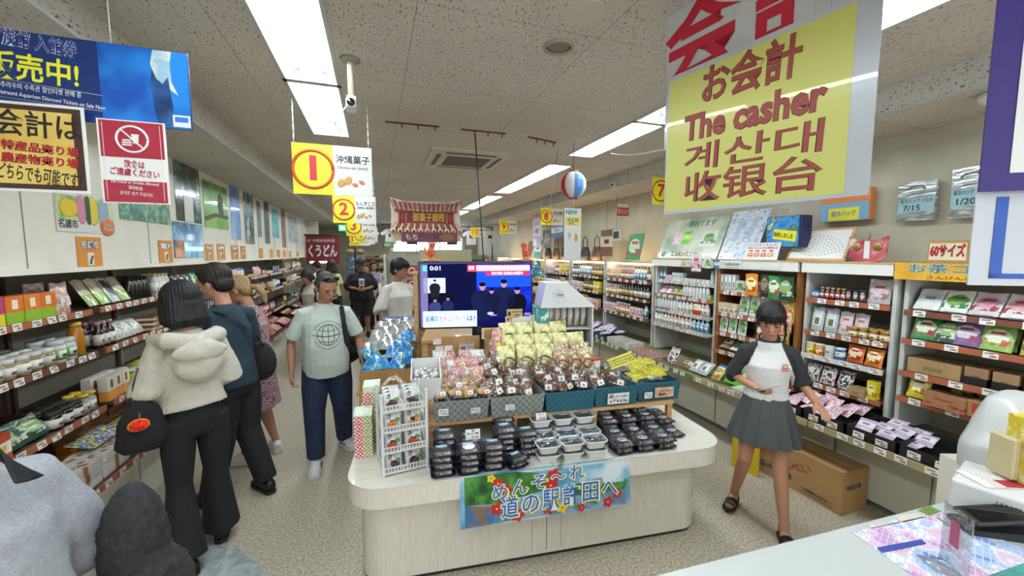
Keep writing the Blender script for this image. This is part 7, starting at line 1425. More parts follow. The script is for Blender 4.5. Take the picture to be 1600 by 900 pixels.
o, w, h = wallbag('orange and light blue paper bag with yellow note on the right wall', (1288, 302), (1362, 343), mat('bag_orange', '#d98446', .5)); MB().box((0, -.037, -h*.2), (w*.98, .002, h*.58)).build('blue_band', mat('bag_sky', '#7fb0d0', .3, coat=.5), o); MB().box((.0, -.039, -h*.27), (w*.62, .001, h*.4)).build('price_note', YLS, o); text(o, '保冷バッグ', .05, BLL, 0, -h*.27, -.041, .01, width=w*.5)
SLV = noisy('silver_cooler_film', [(.38, '#8f9499'), (.5, '#c3c7ca'), (.62, '#e2e4e6')], 10, .18, metal=.7, bmp=.6, stretch=(1, 1, 3))
for tl, br, s_, n in (((1407, 287), (1461, 343), '7/15', 'left'), ((1491, 265), (1545, 338), '1/20', 'right, half behind the laminated board')):
    o, w, h = wallbag('silver cooler bag with pale blue band, '+n, tl, br, SLV, d=.03); MB().box((0, -.0165, -h*.1), (w*.96, .001, h*.36)).build('blue_band', mat('band_aqua', '#9fc4cc', .4), o); text(o, '保冷バッグ 小210', .04, INKT, 0, h*.0, -.018, .0, width=w*.85); text(o, s_, .06, INKT, -w*.1, -h*.18, -.018, .01)
    MB().tube([(-.05, -.017, h*.3), (-.03, -.018, h*.38), (.03, -.018, h*.38), (.05, -.017, h*.3)], .006, 6).build('handle_slot', mat('slot_grey', '#6f6f72', .5), o)
PA, PB = PX(1329, 362, 3.5), PX(1386, 409, 3.5); w = PA.y-PB.y
t = empty('mask_toy', 'red, gold and white clear-packed folk mask toy on the shelf top', 'toy', (3.5, (PA.y+PB.y)/2, ZT), -90); MB().plate([(-w/2, .19), (-w*.46, .03), (-w*.25, 0), (w*.25, 0), (w*.46, .03), (w/2, .19), (w*.3, .17), (0, .155), (-w*.3, .17)], -.01, .01).build('mask_face', noisy('mask_red', [(.4, '#a83a44'), (.55, '#c9707a'), (.62, '#ddc9c0')], 9, .2, coat=.6), t)
for x in (-w*.27, w*.27): MB().lathe([(.032, 0), (.026, .012), (.01, .014)], 14, M=Matrix.Translation((x, -.01, .115)) @ Matrix.Rotation(R(90), 4, 'X')).build('eye_disc', mat('mask_gold', '#a8894a', .3, metal=.6), t)
MB().box((0, -.012, .09), (.035, .004, .13)).build('nose_strip', CARDW, t); MB().tube([(0, 0, .155), (.01, 0, .2), (0, 0, .235), (-.01, 0, .2), (0, 0, .155)], .004, 6).build('loop', mat('cord_red', '#b8303a', .6), t)
PA, PB = PX(1450, 383, 3.5), PX(1512, 413, 3.5); o = tag(MB().box(((PA.y-PB.y)/2, .09, .075), (PA.y-PB.y, .18, .15), bev=.003).build('cardboard_box', KBD, None, (3.5, PA.y, ZT), -90), 'cardboard box marked 60 size on top of the tea corner', 'box'); w = PA.y-PB.y; MB().box((w/2, -.001, .075), (w*.9, .001, .11)).build('label', mat('card_cream', '#d9d0b0', .5), o); text(o, '60サイズ', .085, OUT, w/2, .075, -.0025, .05, width=w*.86); text(o, '60サイズ', .085, mat('notice_red', '#b8232c', .5), w/2, .075, -.0035, .02, width=w*.85)
# header strips
def hdr(label, y1, y2, z, h, m, x=3.449, name='header_card'): return tag(MB().box((0, 0, 0), (y1-y2, .003, h)).build(name, m, None, (x, (y1+y2)/2, z), -90), label, 'sign')
o = hdr('yellow tea corner header strip with blue lettering', 1.76, .95, 1.775, .115, noisy('gold_header', [(.4, '#d39a1f'), (.6, '#e0b03a')], 5, .5)); text(o, 'お茶コーナー', .062, mat('header_blue', '#b9cfd6', .5), -.02, .018, -.0025, .045, width=.62); text(o, 'お茶コーナー', .062, mat('header_teal', '#2c6a7a', .5), -.02, .018, -.0035, .004, width=.61); text(o, 'さんぴん茶　ウコン', .026, mat('header_brown', '#8a4a1a', .5), -.03, -.038, -.0025, .01, width=.4)
o = hdr('white header card with nakazen lettering and small logo', 3.26, 2.99, 1.78, .08, CARDW); text(o, 'nakazen', .05, mat('naka_grey', '#3a4a52', .5), .02, .006, -.0025, .01, width=.18); MB().tube([(-.1+.016*math.cos(a), -.003, .005+.016*math.sin(a)) for a in [i*math.pi/5 for i in range(9)]], .002, 5).build('logo', mat('naka_grey', '#3a4a52', .5), o); text(o, 'NAKAZEN CO.,LTD', .012, mat('naka_grey', '#3a4a52', .5), .02, -.028, -.0025, 0, width=.16)
hdr('blue photo strip left of the nakazen card', 3.335, 3.27, 1.78, .085, PK['blue']); hdr('green lettered strip right of the nakazen card', 2.98, 2.60, 1.78, .07, CARDW)
for y, z, w, h, a, lab in ((3.58, 1.79, .14, .20, 'whitepink', 'tall lavender flyer taped over the bottle bay header'), (3.42, 1.79, .09, .12, 'whitegreen', 'small flyer with green ring on the bottle bay header'), (3.78, 1.785, .07, .06, 'whiteorange', 'tiny tan card on the bottle bay header'), (3.70, 1.78, .07, .07, 'white', 'tiny white card on the bottle bay header')): hdr(lab, y+w/2, y-w/2, z, h, PK[a], 3.444)
# small red and white hanging card, beer poster, lantern
o, w, h = bpx('small red and white hanging card with two cords', 'sign', ('y', 5.2), (964, 317), (982, 338), mat('card_vermilion', '#c8503a', .5), name='hanging_card'); MB().box((0, -.003, h*.32), (w*.94, .001, h*.3)).build('white_band', CARDW, o); text(o, '試食コーナー\nあります', h*.22, CARDW, 0, -h*.15, -.004)
for x in (-w*.3, w*.3): MB().cyl((x, 0, h/2), (x, 0, SZ-o.location.z if o.location.x > BXR else CZ-o.location.z), .0018, seg=5).build('cord', mat('cord_white', '#c9c9c4', .6), o)
o, w, h = bpx('tall beer poster with teal NEW heading and IPA lettering', 'poster', ('y', 5.0), (882, 325), (907, 408), CARDW, name='hanging_poster'); text(o, 'NEW', .08, mat('new_teal', '#2c8a84', .5), -w*.08, h*.42, -.004, .03, width=w*.7); text(o, '新感覚\nIPA。', .055, mat('ipa_gold', '#8a6a14', .5), 0, h*.24, -.004, .02); MB().box((0, -.003, h*.26), (w*.9, .001, h*.16)).build('yellow_band', mat('pale_yellow_card', '#d5d472', .45), o); MB().ball((w*.2, -.003, -h*.05), (.025, .002, .06), u=10, v=6).build('glass_picture', mat('beer_gold', '#d9971f', .4), o); MB().box((-w*.2, -.003, -h*.02), (.05, .001, .12)).build('can_picture', PK['white'], o); MB().cyl((0, 0, h/2), (0, 0, CZ-o.location.z), .002, seg=5).build('cord', mat('cord_white', '#c9c9c4', .6), o)
LC = AT(896, 289, 4.0); t = empty('paper_lantern', 'striped red, white and blue round paper lantern hanging from the ceiling', 'lantern', LC); m = MB(); NS = 8
for i in range(NS*4):
    a0, a1 = 2*math.pi*i/(NS*4), 2*math.pi*(i+1)/(NS*4)
    rr = lambda v: .128*math.sin(math.pi*(.1+.8*v))*(1+.015*math.sin(v*60)); zz = lambda v: -.135*math.cos(math.pi*(.1+.8*v))
    m.grid(lambda u, v: V(rr(v)*math.cos(a0+(a1-a0)*u), rr(v)*math.sin(a0+(a1-a0)*u), zz(v)), 1, 14, [0, 1, 2, 1][((i+2)//4) % 4])
m.build('lantern_body', [mat('lantern_red', '#c8303a', .6), mat('lantern_white', '#dcdcd8', .6), mat('lantern_blue', '#4a8ad0', .6)], t); MB().lathe([(.045, .115), (.048, .14), (.04, .142)], 16).build('cap', mat('lantern_rim', '#a8304a', .5), t); MB().lathe([(.04, -.142), (.046, -.14), (.042, -.112)], 16).build('base_ring', mat('lantern_rim', '#a8304a', .5), t); MB().cyl((0, 0, .14), (0, 0, CZ-LC.z), .003, seg=6).build('cord', BKS, t)
for i, ch in enumerate('オリオン'): o = text(t, ch, .04, mat('lantern_ink', '#9a3040', .5), 0, 0); a = -90-14+0; o.location = (.133*math.cos(R(a)), .133*math.sin(R(a)), .06-.04*i); o.rotation_euler = (R(90), 0, R(a+90))
MB().cyl((0, 0, -.14), (0, 0, -.2), .006, seg=6).build('tassel', CARDW, t)
# castle shaped sweet-shop sign
CY = 5.0; A, B = PY(607, 306, CY), PY(722, 378, CY); cw, chh = B.x-A.x, A.z-B.z; t = empty('castle_sign', 'castle-roof shaped sweet shop sign with red pillars and gold lettering', 'sign', ((A.x+B.x)/2, CY, B.z))
RT = noisy('roof_tile_red', [(.4, '#8a4a3c'), (.6, '#a86250')], 10, .6); CRM = mat('castle_cream', '#d9cdb4', .6); RPL = mat('pillar_red', '#a82c24', .5)
MB().plate([(-cw*.49, 0), (cw*.49, 0), (cw*.47, chh*.62), (cw*.49, chh*.98), (cw*.3, chh*.9), (-cw*.3, chh*.9), (-cw*.49, chh*.98), (-cw*.47, chh*.62)], .005, .011).build('backing', CRM, t)
up = [(-cw*.5, chh*.96), (-cw*.36, chh*.88), (0, chh*.86), (cw*.36, chh*.88), (cw*.5, chh*.96), (cw*.42, chh*.66), (0, chh*.66), (-cw*.42, chh*.66)]; MB().plate(up, -.03, .0).build('upper_roof', RT, t)
m = MB()
for i in range(15): x = -cw*.42+cw*.84*i/14; m.tube([(x*1.12, -.03, chh*(.86+.10*(abs(i-7)/7)**2)), (x*1.05, -.045, chh*(.77+.05*(abs(i-7)/7)**2)), (x, -.055, chh*(.69+.05*(abs(i-7)/7)**2))], [.005, .008, .011], 6); m.ball((x, -.06, chh*(.685+.05*(abs(i-7)/7)**2)), (.019, .012, .016), u=8, v=6)
m.build('roof_ribs', noisy('rib_clay', [(.45, '#a98a78'), (.6, '#c9b49e')], 30, .6), t)
for x in (-.36, -.31, .31, .36): MB().cyl((cw*x, -.02, chh*.4), (cw*x, -.02, chh*.67), .016, seg=8).build('pillar', RPL, t)
MB().box((0, -.014, chh*.53), (cw*.54, .02, chh*.25)).build('name_board', mat('name_board_red', '#7a1f1c', .5), t); text(t, '御菓子御殿', chh*.22, mat('gold_letter', '#e0b52c', .4), 0, chh*.53, -.028, .006, width=cw*.5)
MB().plate([(-cw*.42, chh*.42), (cw*.42, chh*.42), (cw*.5, chh*.2), (-cw*.5, chh*.2)], -.03, 0).build('lower_roof', RT, t); m = MB()
for i in range(11): x = -cw*.42+cw*.84*i/10; m.tube([(x*.95, -.035, chh*.4), (x*1.08, -.05, chh*.25)], [.010, .014], 8); m.ball((x*1.08, -.055, chh*.235), (.034, .012, .032), u=10, v=6)
m.build('tile_ends', CRM, t); m = MB()
for i in range(11): x = -cw*.42+cw*.84*i/10; m.ball((x*1.08, -.064, chh*.225), (.018, .008, .02), u=8, v=6)
m.build('tile_arches', RPL, t)
for x in (-cw*.45, cw*.45): MB().cyl((x, 0, chh*.95), (x, 0, CZ-B.z), .002, seg=5).build('cord', mat('cord_white', '#c9c9c4', .6), t)
o, w, h = bpx('plum and brown sweet photo banner under the castle sign', 'sign', ('y', CY-.08), (627, 363), (715, 379), noisy('plum_banner', [(.4, '#5a1f3a'), (.6, '#7a3a4c')], 3, .4), name='hanging_banner'); text(o, 'もち', h*.7, CARDW, -w*.32, 0, -.004); MB().ball((w*.3, -.003, 0), (w*.14, .004, h*.42), u=12, v=6).build('bun_picture', mat('bun_brown', '#8a5f3c', .5), o)
# television
t = empty('television', 'flat television showing a blue night news scene with captions', 'television', (.34, 3.30, .0), -11); TWd, THt = .96, .565; tz = 1.545
t.location = (.33, 3.33, tz-.0); BZL = mat('black_bezel', '#101114', .25, coat=.4)
MB().box((TWd/2, .03, 0), (TWd, .05, THt), bev=.006).build('housing', BZL, t); MB().box((TWd/2, .03, -THt/2-.04), (.08, .03, .09)).box((TWd/2, .03, -THt/2-.085), (.36, .20, .012)).build('stand', BZL, t)
def scrm(n, c, e=1.0): m = mat('screen_'+n, c, .5, emit=e); bsdf(m).inputs['Base Color'].default_value = (0, 0, 0, 1); bsdf(m).inputs['Specular IOR Level'].default_value = .05; return m
m = scrm('night', '#0a1260', .9); tc = nd(m, 'ShaderNodeTexNoise'); tc.inputs['Scale'].default_value = 4; lk(m, coords(m), tc.inputs[0]); lk(m, ramp(m, tc.outputs[0], [(.35, '#050a3a'), (.5, '#0a1a8a'), (.65, '#0d2fd0')]), bsdf(m).inputs['Emission Color'])
SC_ = MB().box((TWd/2, .0035, .0), (TWd-.03, .001, THt-.035)).build('screen', m, t)
def sp(x0, z0, x1, z1, n, c, e=1.0, y=.002): return MB().box(((x0+x1)/2*TWd, y, ((z0+z1)/2-.5)*THt), (abs(x1-x0)*TWd, .0006, abs(z1-z0)*THt)).build('picture', scrm(n, c, e), SC_)
sp(.02, .04, .08, .96, 'mauve', '#6a5f8a', .8); sp(.08, .04, .5, .96, 'deep', '#050830', .8, .0024); sp(.48, .62, .98, .92, 'azure', '#0f3cff', 1.1, .0026); sp(.09, .28, .30, .52, 'black', '#05060f', 1, .0018); sp(.5, .03, .98, .19, 'indigo', '#0a0a44', .8, .0018); sp(.5, .18, .98, .22, 'rail', '#7a5aa8', .9, .0014)
sp(.035, .03, .50, .27, 'caption', '#9fc0ff', 1.0, .001); sp(.045, .54, .23, .76, 'inset', '#a9c4e6', .9, .0020); sp(.42, .85, .97, .95, 'redbar', '#d8324a', 1, .001); sp(.58, .79, .97, .85, 'redbar2', '#b8284a', 1, .001); sp(.50, .865, .97, .94, 'white', '#dfe3f2', 1, .0004); sp(.04, .86, .075, .94, 'logo', '#4aa8d8', 1, .001)
def st_(s_, x, z, sz, n, c, w=None, b=.01): return text(t, s_, sz, scrm(n, c, 1), x*TWd, (z-.5)*THt, -.0006, b, width=w and w*TWd)
st_('0:01', .145, .90, .05, 'white', '#dfe3f2', .09); st_('会場の', .11, .15, .055, 'ink', '#15204a', .11); st_('セキュリティー', .29, .15, .055, 'rose', '#b8305a', .23); st_('は?', .45, .15, .055, 'ink', '#15204a', .07); st_('速報', .455, .90, .035, 'white', '#dfe3f2', .05); st_('出席夕食会で発砲「伏せろ!」', .73, .903, .04, 'purple', '#5a3aa8', .42, .004); st_('男を拘束 負傷者は確認中', .77, .82, .028, 'white', '#dfe3f2', .28)
def fig(x, z, s_, c='#0d1233', h='#9a6f8a'):
    P_ = MB().plate([(-.05*s_, -.16*s_), (-.085*s_, .0), (-.06*s_, .05*s_), (-.02*s_, .065*s_), (.02*s_, .065*s_), (.06*s_, .05*s_), (.085*s_, 0), (.05*s_, -.16*s_)], -.0003, .0003, M=Matrix.Translation((x*TWd, .0012, (z-.5)*THt))); P_.build('figure_picture', scrm('fig'+c[1:], c, 1), SC_); MB().ball((x*TWd, .001, (z-.5)*THt+.09*s_), (.023*s_, .0006, .03*s_), u=12, v=6).build('head_picture', scrm('hd'+h[1:], h, .8), SC_); MB().ball((x*TWd, .0006, (z-.5)*THt+.108*s_), (.025*s_, .0006, .016*s_), u=10, v=6).build('helmet_picture', scrm('black', '#05060f', 1), SC_)
fig(.55, .44, 1.15); fig(.74, .48, 1.15); fig(.63, .43, .8, '#0a0d26'); fig(.86, .40, 1.0, '#060818'); fig(.14, .34, .6, '#2a2f5a'); fig(.25, .36, .6, '#141a3c'); fig(.14, .62, .55, '#15151c', '#c9a08a')
for x, z in ((.62, .22), (.83, .22)): MB().ball((x*TWd, .001, (z-.5)*THt), (.03, .0006, .014), u=10, v=6).build('cloth_picture', scrm('pale', '#8fa0e0', .9), SC_)
# table and boxes carrying the television
tb = empty('display_table', 'brown cardboard-fronted table behind the island carrying the television', 'table', (.34, 3.30, 0), -11); MB().box((.55, .40, 1.135), (1.12, .55, .03), bev=.003).build('table_top', LWOOD, tb)
for x in (.02, 1.08):
    for y in (.16, .64): MB().box((x, y, .56), (.05, .05, 1.12)).build('leg', LWOOD, tb)
MB().box((.55, .16, .95), (1.08, .012, .34)).build('front_panel', KBD, tb)
for i, (x, w_) in enumerate(((.0, .15), (.155, .36))): tag(MB().box((w_/2, .15, .11), (w_, .30, .22), bev=.004).build('cardboard_box', mat('olive_carton', '#a39a78', .8), None, (.41+x*.98, 4.0-x*.19, 1.71), -11), 'flat olive-brown carton above the television, %s of two' % ('left', 'right')[i], 'box')
tb2 = empty('wooden_rack', 'pale wooden rack behind the television carrying the olive cartons', 'rack', (.40, 4.16, 0), -11); MB().box((.4, .0, 1.698), (.9, .34, .02)).build('board', LWOOD, tb2)
for x in (.0, .8):
    for y in (-.14, .14): MB().box((x, y, .844), (.04, .04, 1.687)).build('leg', LWOOD, tb2)
SHM = noisy('shisa_orange', [(.4, '#b8502c'), (.6, '#d9744a')], 20, .6); BEAD = noisy('paper_scales', [(.4, '#c9b08a'), (.5, '#c95a3c'), (.6, '#b9bfa0')], 40, .7)
def shisa(px, dep, flip, label):
    p = AT(px, 412, dep); t = empty('shisa_ornament', label, 'ornament', (p.x, p.y, 1.838), -15, 'orange lion-dog ornaments on the television'); f = -1 if flip else 1
    m = MB(); m.ball((0, 0, .075), (.03, .025, .05)); m.ball((.01*f, -.01, .125), (.028, .027, .026)); m.tube([(-.02*f, .01, .04), (-.05*f, .01, .07), (-.052*f, .01, .11)], [.010, .014, .008], 7)
    for x in (-.015, .02): m.tube([(x, -.015, .08), (x+.005, -.02, .03), (x+.005, -.028, .0)], [.012, .010, .012], 7)
    remesh('body', m, .006, 2, SHM, t); MB().ball((0, 0, 0), (.085, .03, .012), u=14, v=6).build('wave_base', BEAD, t)
    for x in (-.012, .018): MB().ball((.01*f+x, -.034, .13), .0045, u=6, v=5).build('eye', INKT, t)
shisa(674, 3.27, False, 'orange lion-dog ornament on the top left corner of the television'); shisa(820, 3.39, True, 'orange lion-dog ornament on the top right corner of the television')
p = AT(838, 424, 3.0); t = empty('fish_ornament', 'dark teal fish ornament with white scratches on the television corner', 'ornament', p, -15); m = MB(); m.ball((0, 0, 0), (.04, .02, .055), rot=Matrix.Rotation(.4, 3, 'Y')); m.plate([(.01, .04), (.0, .10), (.03, .07), (.035, .04)], -.006, .006).plate([(.03, 0), (.08, -.02), (.06, -.04), (.03, -.035)], -.006, .006); remesh('body', m, .005, 2, noisy('fish_teal', [(.45, '#14526a'), (.55, '#1f7a8a'), (.6, '#a9cfd4')], 24, .5, dist=2), t)
# white roofed rack with clear tubes
p = AT(866, 500, 3.2); t = empty('roofed_rack', 'white house-shaped rack of clear snack tubes with teal side right of the television', 'rack', (p.x-.10, p.y, 0), -11)
MB().box((.0, .1, 1.29), (.10, .2, .34)).build('teal_panel', noisy('teal_dots', [(.5, '#2f9088'), (.58, '#cfe0d8')], 12, .5), t); MB().box((.2, .12, 1.12), (.42, .26, .02)).box((.2, .245, 1.3), (.42, .01, .36)).box((.41, .12, 1.3), (.012, .26, .36)).box((.2, .12, 1.47), (.44, .28, .012)).build('frame', WP, t)
MB().plate([(-.02, 1.476), (.42, 1.476), (.20, 1.66), (.02, 1.66)], -.02, .26).build('roof', WP, t); MB().plate([(.07, 1.50), (.20, 1.50), (.14, 1.62), (.08, 1.62)], -.024, -.02).build('opening', PK['white'], t)
for x, y in ((0.02, .01), (.38, .01), (0.02, .23), (.38, .23)): MB().box((x, y, .965), (.025, .025, .29)).build('leg', LWOOD, t)
TBM = noisy('clear_tube_snack', [(.4, '#b9a98f'), (.5, '#c9cfd0'), (.62, '#8a6a4a')], 12, .2, coat=.6, stretch=(1, 1, .3))
for i in range(6): q = t.matrix_basis @ V(.085+.056*i, .10, 1.30); tag(MB().lathe([(.022, 0), (.024, .004), (.024, .15), (.02, .155)], 10).build('snack_tube', TBM, None, q), 'clear snack tube in the roofed rack, %s from left' % ORD[i], 'tube', 'clear tubes in the roofed rack')
for i in range(3): kbu.put(t.matrix_basis @ V(.11+.11*i, .08, 1.135), (-30, 0, -11), 'navy snack bag below the clear tubes, %s from left' % ORD[i], 'navy bags in the roofed rack', (.62, .62, .62))
MB().box((.2, .12, 1.285), (.40, .22, .008)).build('tube_shelf', WP, t)
# foreground pay counter
CM = mat('counter_white', '#bcbfbc', .32, coat=.3)
pc = empty('pay_counter', 'white pay counter top at the lower right corner', 'counter', (.60, .955, 0), -3.2); MB().box((.945, -.42, .885), (1.89, .84, .03), bev=.004).build('counter_top', CM, pc); MB().box((.945, -.44, .435), (1.85, .78, .87)).build('cabinet', PANEL, pc)
FP = Frame(.60, .955, -3.2); FP.M = Matrix.Translation((.60, .955, 0)) @ Matrix.Rotation(R(-3.2), 4, 'Z'); ZC = .9005
def onp(px, py, z=ZC): return PZ(px, py, z)
def sheet(label, pts, m, name='printed_sheet', z=ZC, cat='leaflet'):
    P_ = [onp(*p, z) for p in pts]; c = sum(P_, V(0, 0, 0))/len(P_); return tag(MB().prism([(q.x-c.x, q.y-c.y) for q in P_][::-1], 0, .0015).build(name, m, None, (c.x, c.y, z)), label, cat), c
TIM = mat('timetable', '#d9d9e2', .35, coat=.2); co = coords(TIM, 'Object', (1, 1, 1), (0, 0, R(-22))); sx = nd(TIM, 'ShaderNodeSeparateXYZ'); lk(TIM, co, sx.inputs[0]); nz = nd(TIM, 'ShaderNodeTexNoise'); nz.inputs['Scale'].default_value = 9; lk(TIM, co, nz.inputs[0])
gx = math_(TIM, 'LESS_THAN', math_(TIM, 'FRACT', math_(TIM, 'MULTIPLY', sx.outputs[0], 34)), .16); gy = math_(TIM, 'LESS_THAN', math_(TIM, 'FRACT', math_(TIM, 'MULTIPLY', sx.outputs[1], 60)), .2)
c_ = ramp(TIM, nz.outputs[0], [(.2, '#c58ac0'), (.44, '#e0b4cf'), (.5, '#e6e6ea'), (.55, '#9fb8e0'), (.64, '#6a86c4')], 'CONSTANT'); lk(TIM, mixc(TIM, math_(TIM, 'MAXIMUM', gx, gy), c_, '#c9c9d6'), bsdf(TIM).inputs['Base Color'])
sheet('large timetable sheet with blue and pink grids taped on the pay counter', [(1330, 832), (1480, 800), (1600, 860), (1690, 940), (1440, 910)], TIM, 'timetable_sheet')
o, c = sheet('blue heading band pasted along the timetable', [(1370, 856), (1440, 843), (1447, 850), (1378, 864)], mat('heading_blue', '#3a4a9a', .4), z=ZC+.002); sheet('pale pink price slip beyond the timetable', [(1355, 820), (1400, 812), (1407, 817), (1362, 826)], PK['whitepink']); sheet('small framed card with orange print beyond the timetable', [(1398, 808), (1430, 801), (1444, 809), (1411, 817)], PK['whiteorange']); sheet('green striped scrap on the pay counter edge', [(1434, 798), (1452, 790), (1470, 799), (1452, 806)], PK['greenwhite'])
sheet('green edged leaflet at the bottom right corner', [(1530, 905), (1600, 880), (1660, 930), (1560, 950)], PK['teal'], z=ZC+.0025)
# white ventilated box with leaflets
p = onp(1480, 792); t = empty('white_appliance', 'white box appliance with punched side vents on the pay counter', 'appliance', (p.x, p.y, ZC), -76); MB().box((.22, .13, .06), (.44, .26, .12), bev=.01).build('casing', WP, t); m = MB()
for i in range(16):
    for j in range(6): m.box((.12+.011*i, -.0005, .025+.012*j), (.006, .001, .006))
m.build('vent', mat('vent_grey', '#6a6f78', .6), t); 
q = t.matrix_basis @ V(.10, .12, .121); o = tag(MB().box((0, 0, .002), (.18, .12, .004)).build('leaflet', PK['whitepink'], None, q, -24), 'white and red leaflet lying on the white appliance', 'leaflet'); MB().box((.03, -.03, .0045), (.09, .05, .001)).build('red_block', RDS, o)
q = t.matrix_basis @ V(.20, .12, .1215); LEM = noisy('lemon_print', [(.38, '#d9cf8a'), (.46, '#d9b91f'), (.54, '#e0c93a'), (.6, '#e6e0b0')], 26, .5); lb_ = empty('tissue_box', 'yellow lemon-print carton standing on the white appliance', 'box', q, -24); MB().box((.075, .06, .13), (.15, .12, .26), bev=.004).build('carton_body', LEM, lb_); MB().box((.09, -.001, .12), (.06, .001, .06), M=Matrix.Rotation(R(10), 4, 'Y')).build('label', CARDW, lb_)
q = t.matrix_basis @ V(.13, .12, .1215); tag(MB().box((.03, .05, .09), (.03, .09, .16), bev=.008).build('cream_packet', mat('kraft_cream', '#c3b48a', .7), None, q, -24), 'cream card packet beside the lemon carton', 'packet')
# register under a white cover
q = onp(1560, 700); cv = empty('covered_register', 'machine under a soft white cover at the right edge of the photo', 'appliance', (2.76, .90, ZC), -20); m = MB(); m.tube([(0, 0, 0), (0, 0, .12), (0, .02, .28), (0, .03, .34), (0, .03, .36)], [(.22, .15), (.21, .15), (.13, .10), (.10, .07), (.05, .03)], 14, side=(1, 0, 0)); o = remesh('cover', m, .014, 4, mat('white_cover', '#c9cac8', .35, coat=.3), cv); crumple(o.data, lambda c: .012*noise.noise(c*9)); MB().box((0, 0, -.44), (.36, .3, .88)).build('pedestal', PANEL, cv)
# card terminal
p = onp(1530, 835); t = empty('card_terminal', 'black card payment terminal with raised screen on the pay counter', 'terminal', (p.x+.06, p.y+.0, ZC), -34); MB().plate([(-.09, 0), (.13, 0), (.13, .035), (-.09, .018)], -.05, .05, M=Matrix.Rotation(R(0), 4, 'Z')).build('body', mat('black_plastic', '#1b1b1d', .5), t); s_ = MB().box((0, 0, .0), (.17, .11, .012), bev=.005).build('screen_housing', mat('black_plastic', '#1b1b1d', .5), t, (.01, .0, .062)); s_.rotation_euler = (0, R(-14), 0); MB().box((.0, 0, .0065), (.13, .085, .001)).build('screen', mat('screen_off', '#0a0b0d', .1), s_); MB().tube([(-.09, .02, .01), (-.12, -.02, .006), (-.13, .03, .006)], .0025, 6).build('cable', mat('cable_lime', '#8a9a3a', .5), t)
# acrylic stand with pink card
p = onp(1500, 900); t = empty('card_stand', 'clear upright acrylic stand with curled film on the pay counter', 'stand', (p.x+.01, p.y+.02, ZC), 60); ACR = film('acrylic', '#eef2f4', .3); MB().box((0, 0, .10), (.10, .004, .20), bev=.001).box((0, .03, .002), (.10, .07, .004)).build('panel', ACR, t); MB().box((.0, .006, .12), (.03, .002, .08)).build('card', mat('pink_strip', '#a8506a', .4), t)
# ceiling fittings
t = empty('ceiling_air_conditioner', 'square ceiling cassette air conditioner between the light rows', 'air conditioner', (1.04, 4.72, CZ), 0); m = MB(); a, b = .44, .25
m.add([(-a, -a, -.02), (a, -a, -.02), (a, a, -.02), (-a, a, -.02), (-b, -b, -.035), (b, -b, -.035), (b, b, -.035), (-b, b, -.035), (-a, -a, 0), (a, -a, 0), (a, a, 0), (-a, a, 0)], [(0, 1, 5, 4), (1, 2, 6, 5), (2, 3, 7, 6), (3, 0, 4, 7), (0, 1, 9, 8), (1, 2, 10, 9), (2, 3, 11, 10), (3, 0, 8, 11)]); m.build('panel', mat('cassette_beige', '#cbc5b8', .5), t); m = MB()
for i in range(12): m.box((0, -b+.5*(i+.5)/12, -.032), (.5, .014, .012), M=Matrix.Identity(4))
m.build('grille', mat('grille_brown', '#7a6f64', .6), t); MB().box((0, 0, -.02), (.5, .5, .01)).build('filter', mat('filter_dark', '#4f4a44', .7), t); m = MB()
for s_ in (1, -1): m.box((0, s_*.345, -.029), (.56, .045, .006)).box((s_*.345, 0, -.029), (.045, .56, .006))
m.build('air_flap', mat('flap_dark', '#5f5a52', .6), t)
p = onp(873, 73, CZ); t = empty('downlight', 'unlit round recessed downlight in the ceiling', 'light', (p.x, p.y, CZ)); MB().tube([(.075*math.cos(a), .075*math.sin(a), -.004) for a in [i*math.pi/12 for i in range(25)]], .010, 6).build('rim', mat('rim_beige', '#a8a294', .5), t); MB().lathe([(.07, -.001), (.055, -.0015), (.02, -.002)], 20).build('reflector', mat('downlight_reflector', '#8f8b80', .3, metal=.5), t)
p = onp(918, 22, CZ); struct(MB().prism([(.11*math.cos(i*math.pi/4+.4), .11*math.sin(i*math.pi/4+.4)) for i in range(8)], -.004, 0).build('trim_4', mat('cover_plate', '#cdc7be', .8), None, (p.x-.02+.0, p.y, CZ)), 'round cover plate in the ceiling near the downlight')
p = onp(547, 92, CZ); t = empty('security_camera', 'cream security camera on a short pole beside the left light row', 'camera', (p.x, p.y, CZ)); CRP = mat('cream_plastic', '#d6d0b0', .45); MB().lathe([(.055, 0), (.055, -.012), (.03, -.02)], 16).build('mount', mat('mount_grey', '#8f887c', .5), t); MB().cyl((0, 0, -.01), (0, 0, -.22), .017, seg=10).build('pole', CRP, t); MB().box((0, 0, -.225), (.05, .05, .03)).build('bracket', CRP, t); MB().box((.0, -.04, -.27), (.055, .11, .05), bev=.008).build('housing', WP, t); MB().cyl((0, -.094, -.27), (0, -.104, -.27), .021, seg=14).build('lens', BZL, t); MB().tube([(-.02, .0, -.25), (-.06, .02, -.30), (-.10, .05, -.36)], .004, 6).build('cable', WP, t)
for px, py, lab in ((958, 288, 'white dome camera on the right drop beyond the lantern'), (1549, 152, 'white dome camera under the right side ceiling')): p = PX(px, py, BXR-.03) if px < 1000 else PZ(px, py, SZ-.03); t = empty('dome_camera', lab, 'camera', p); m = MB().ball((0, 0, 0), (.055, .055, .05)); m.box((0.02, 0, .03), (.07, .07, .03)); m.build('dome', WP, t); MB().ball((-.035, -.03, -.012), .016, u=8, v=6).build('lens', BZL, t)
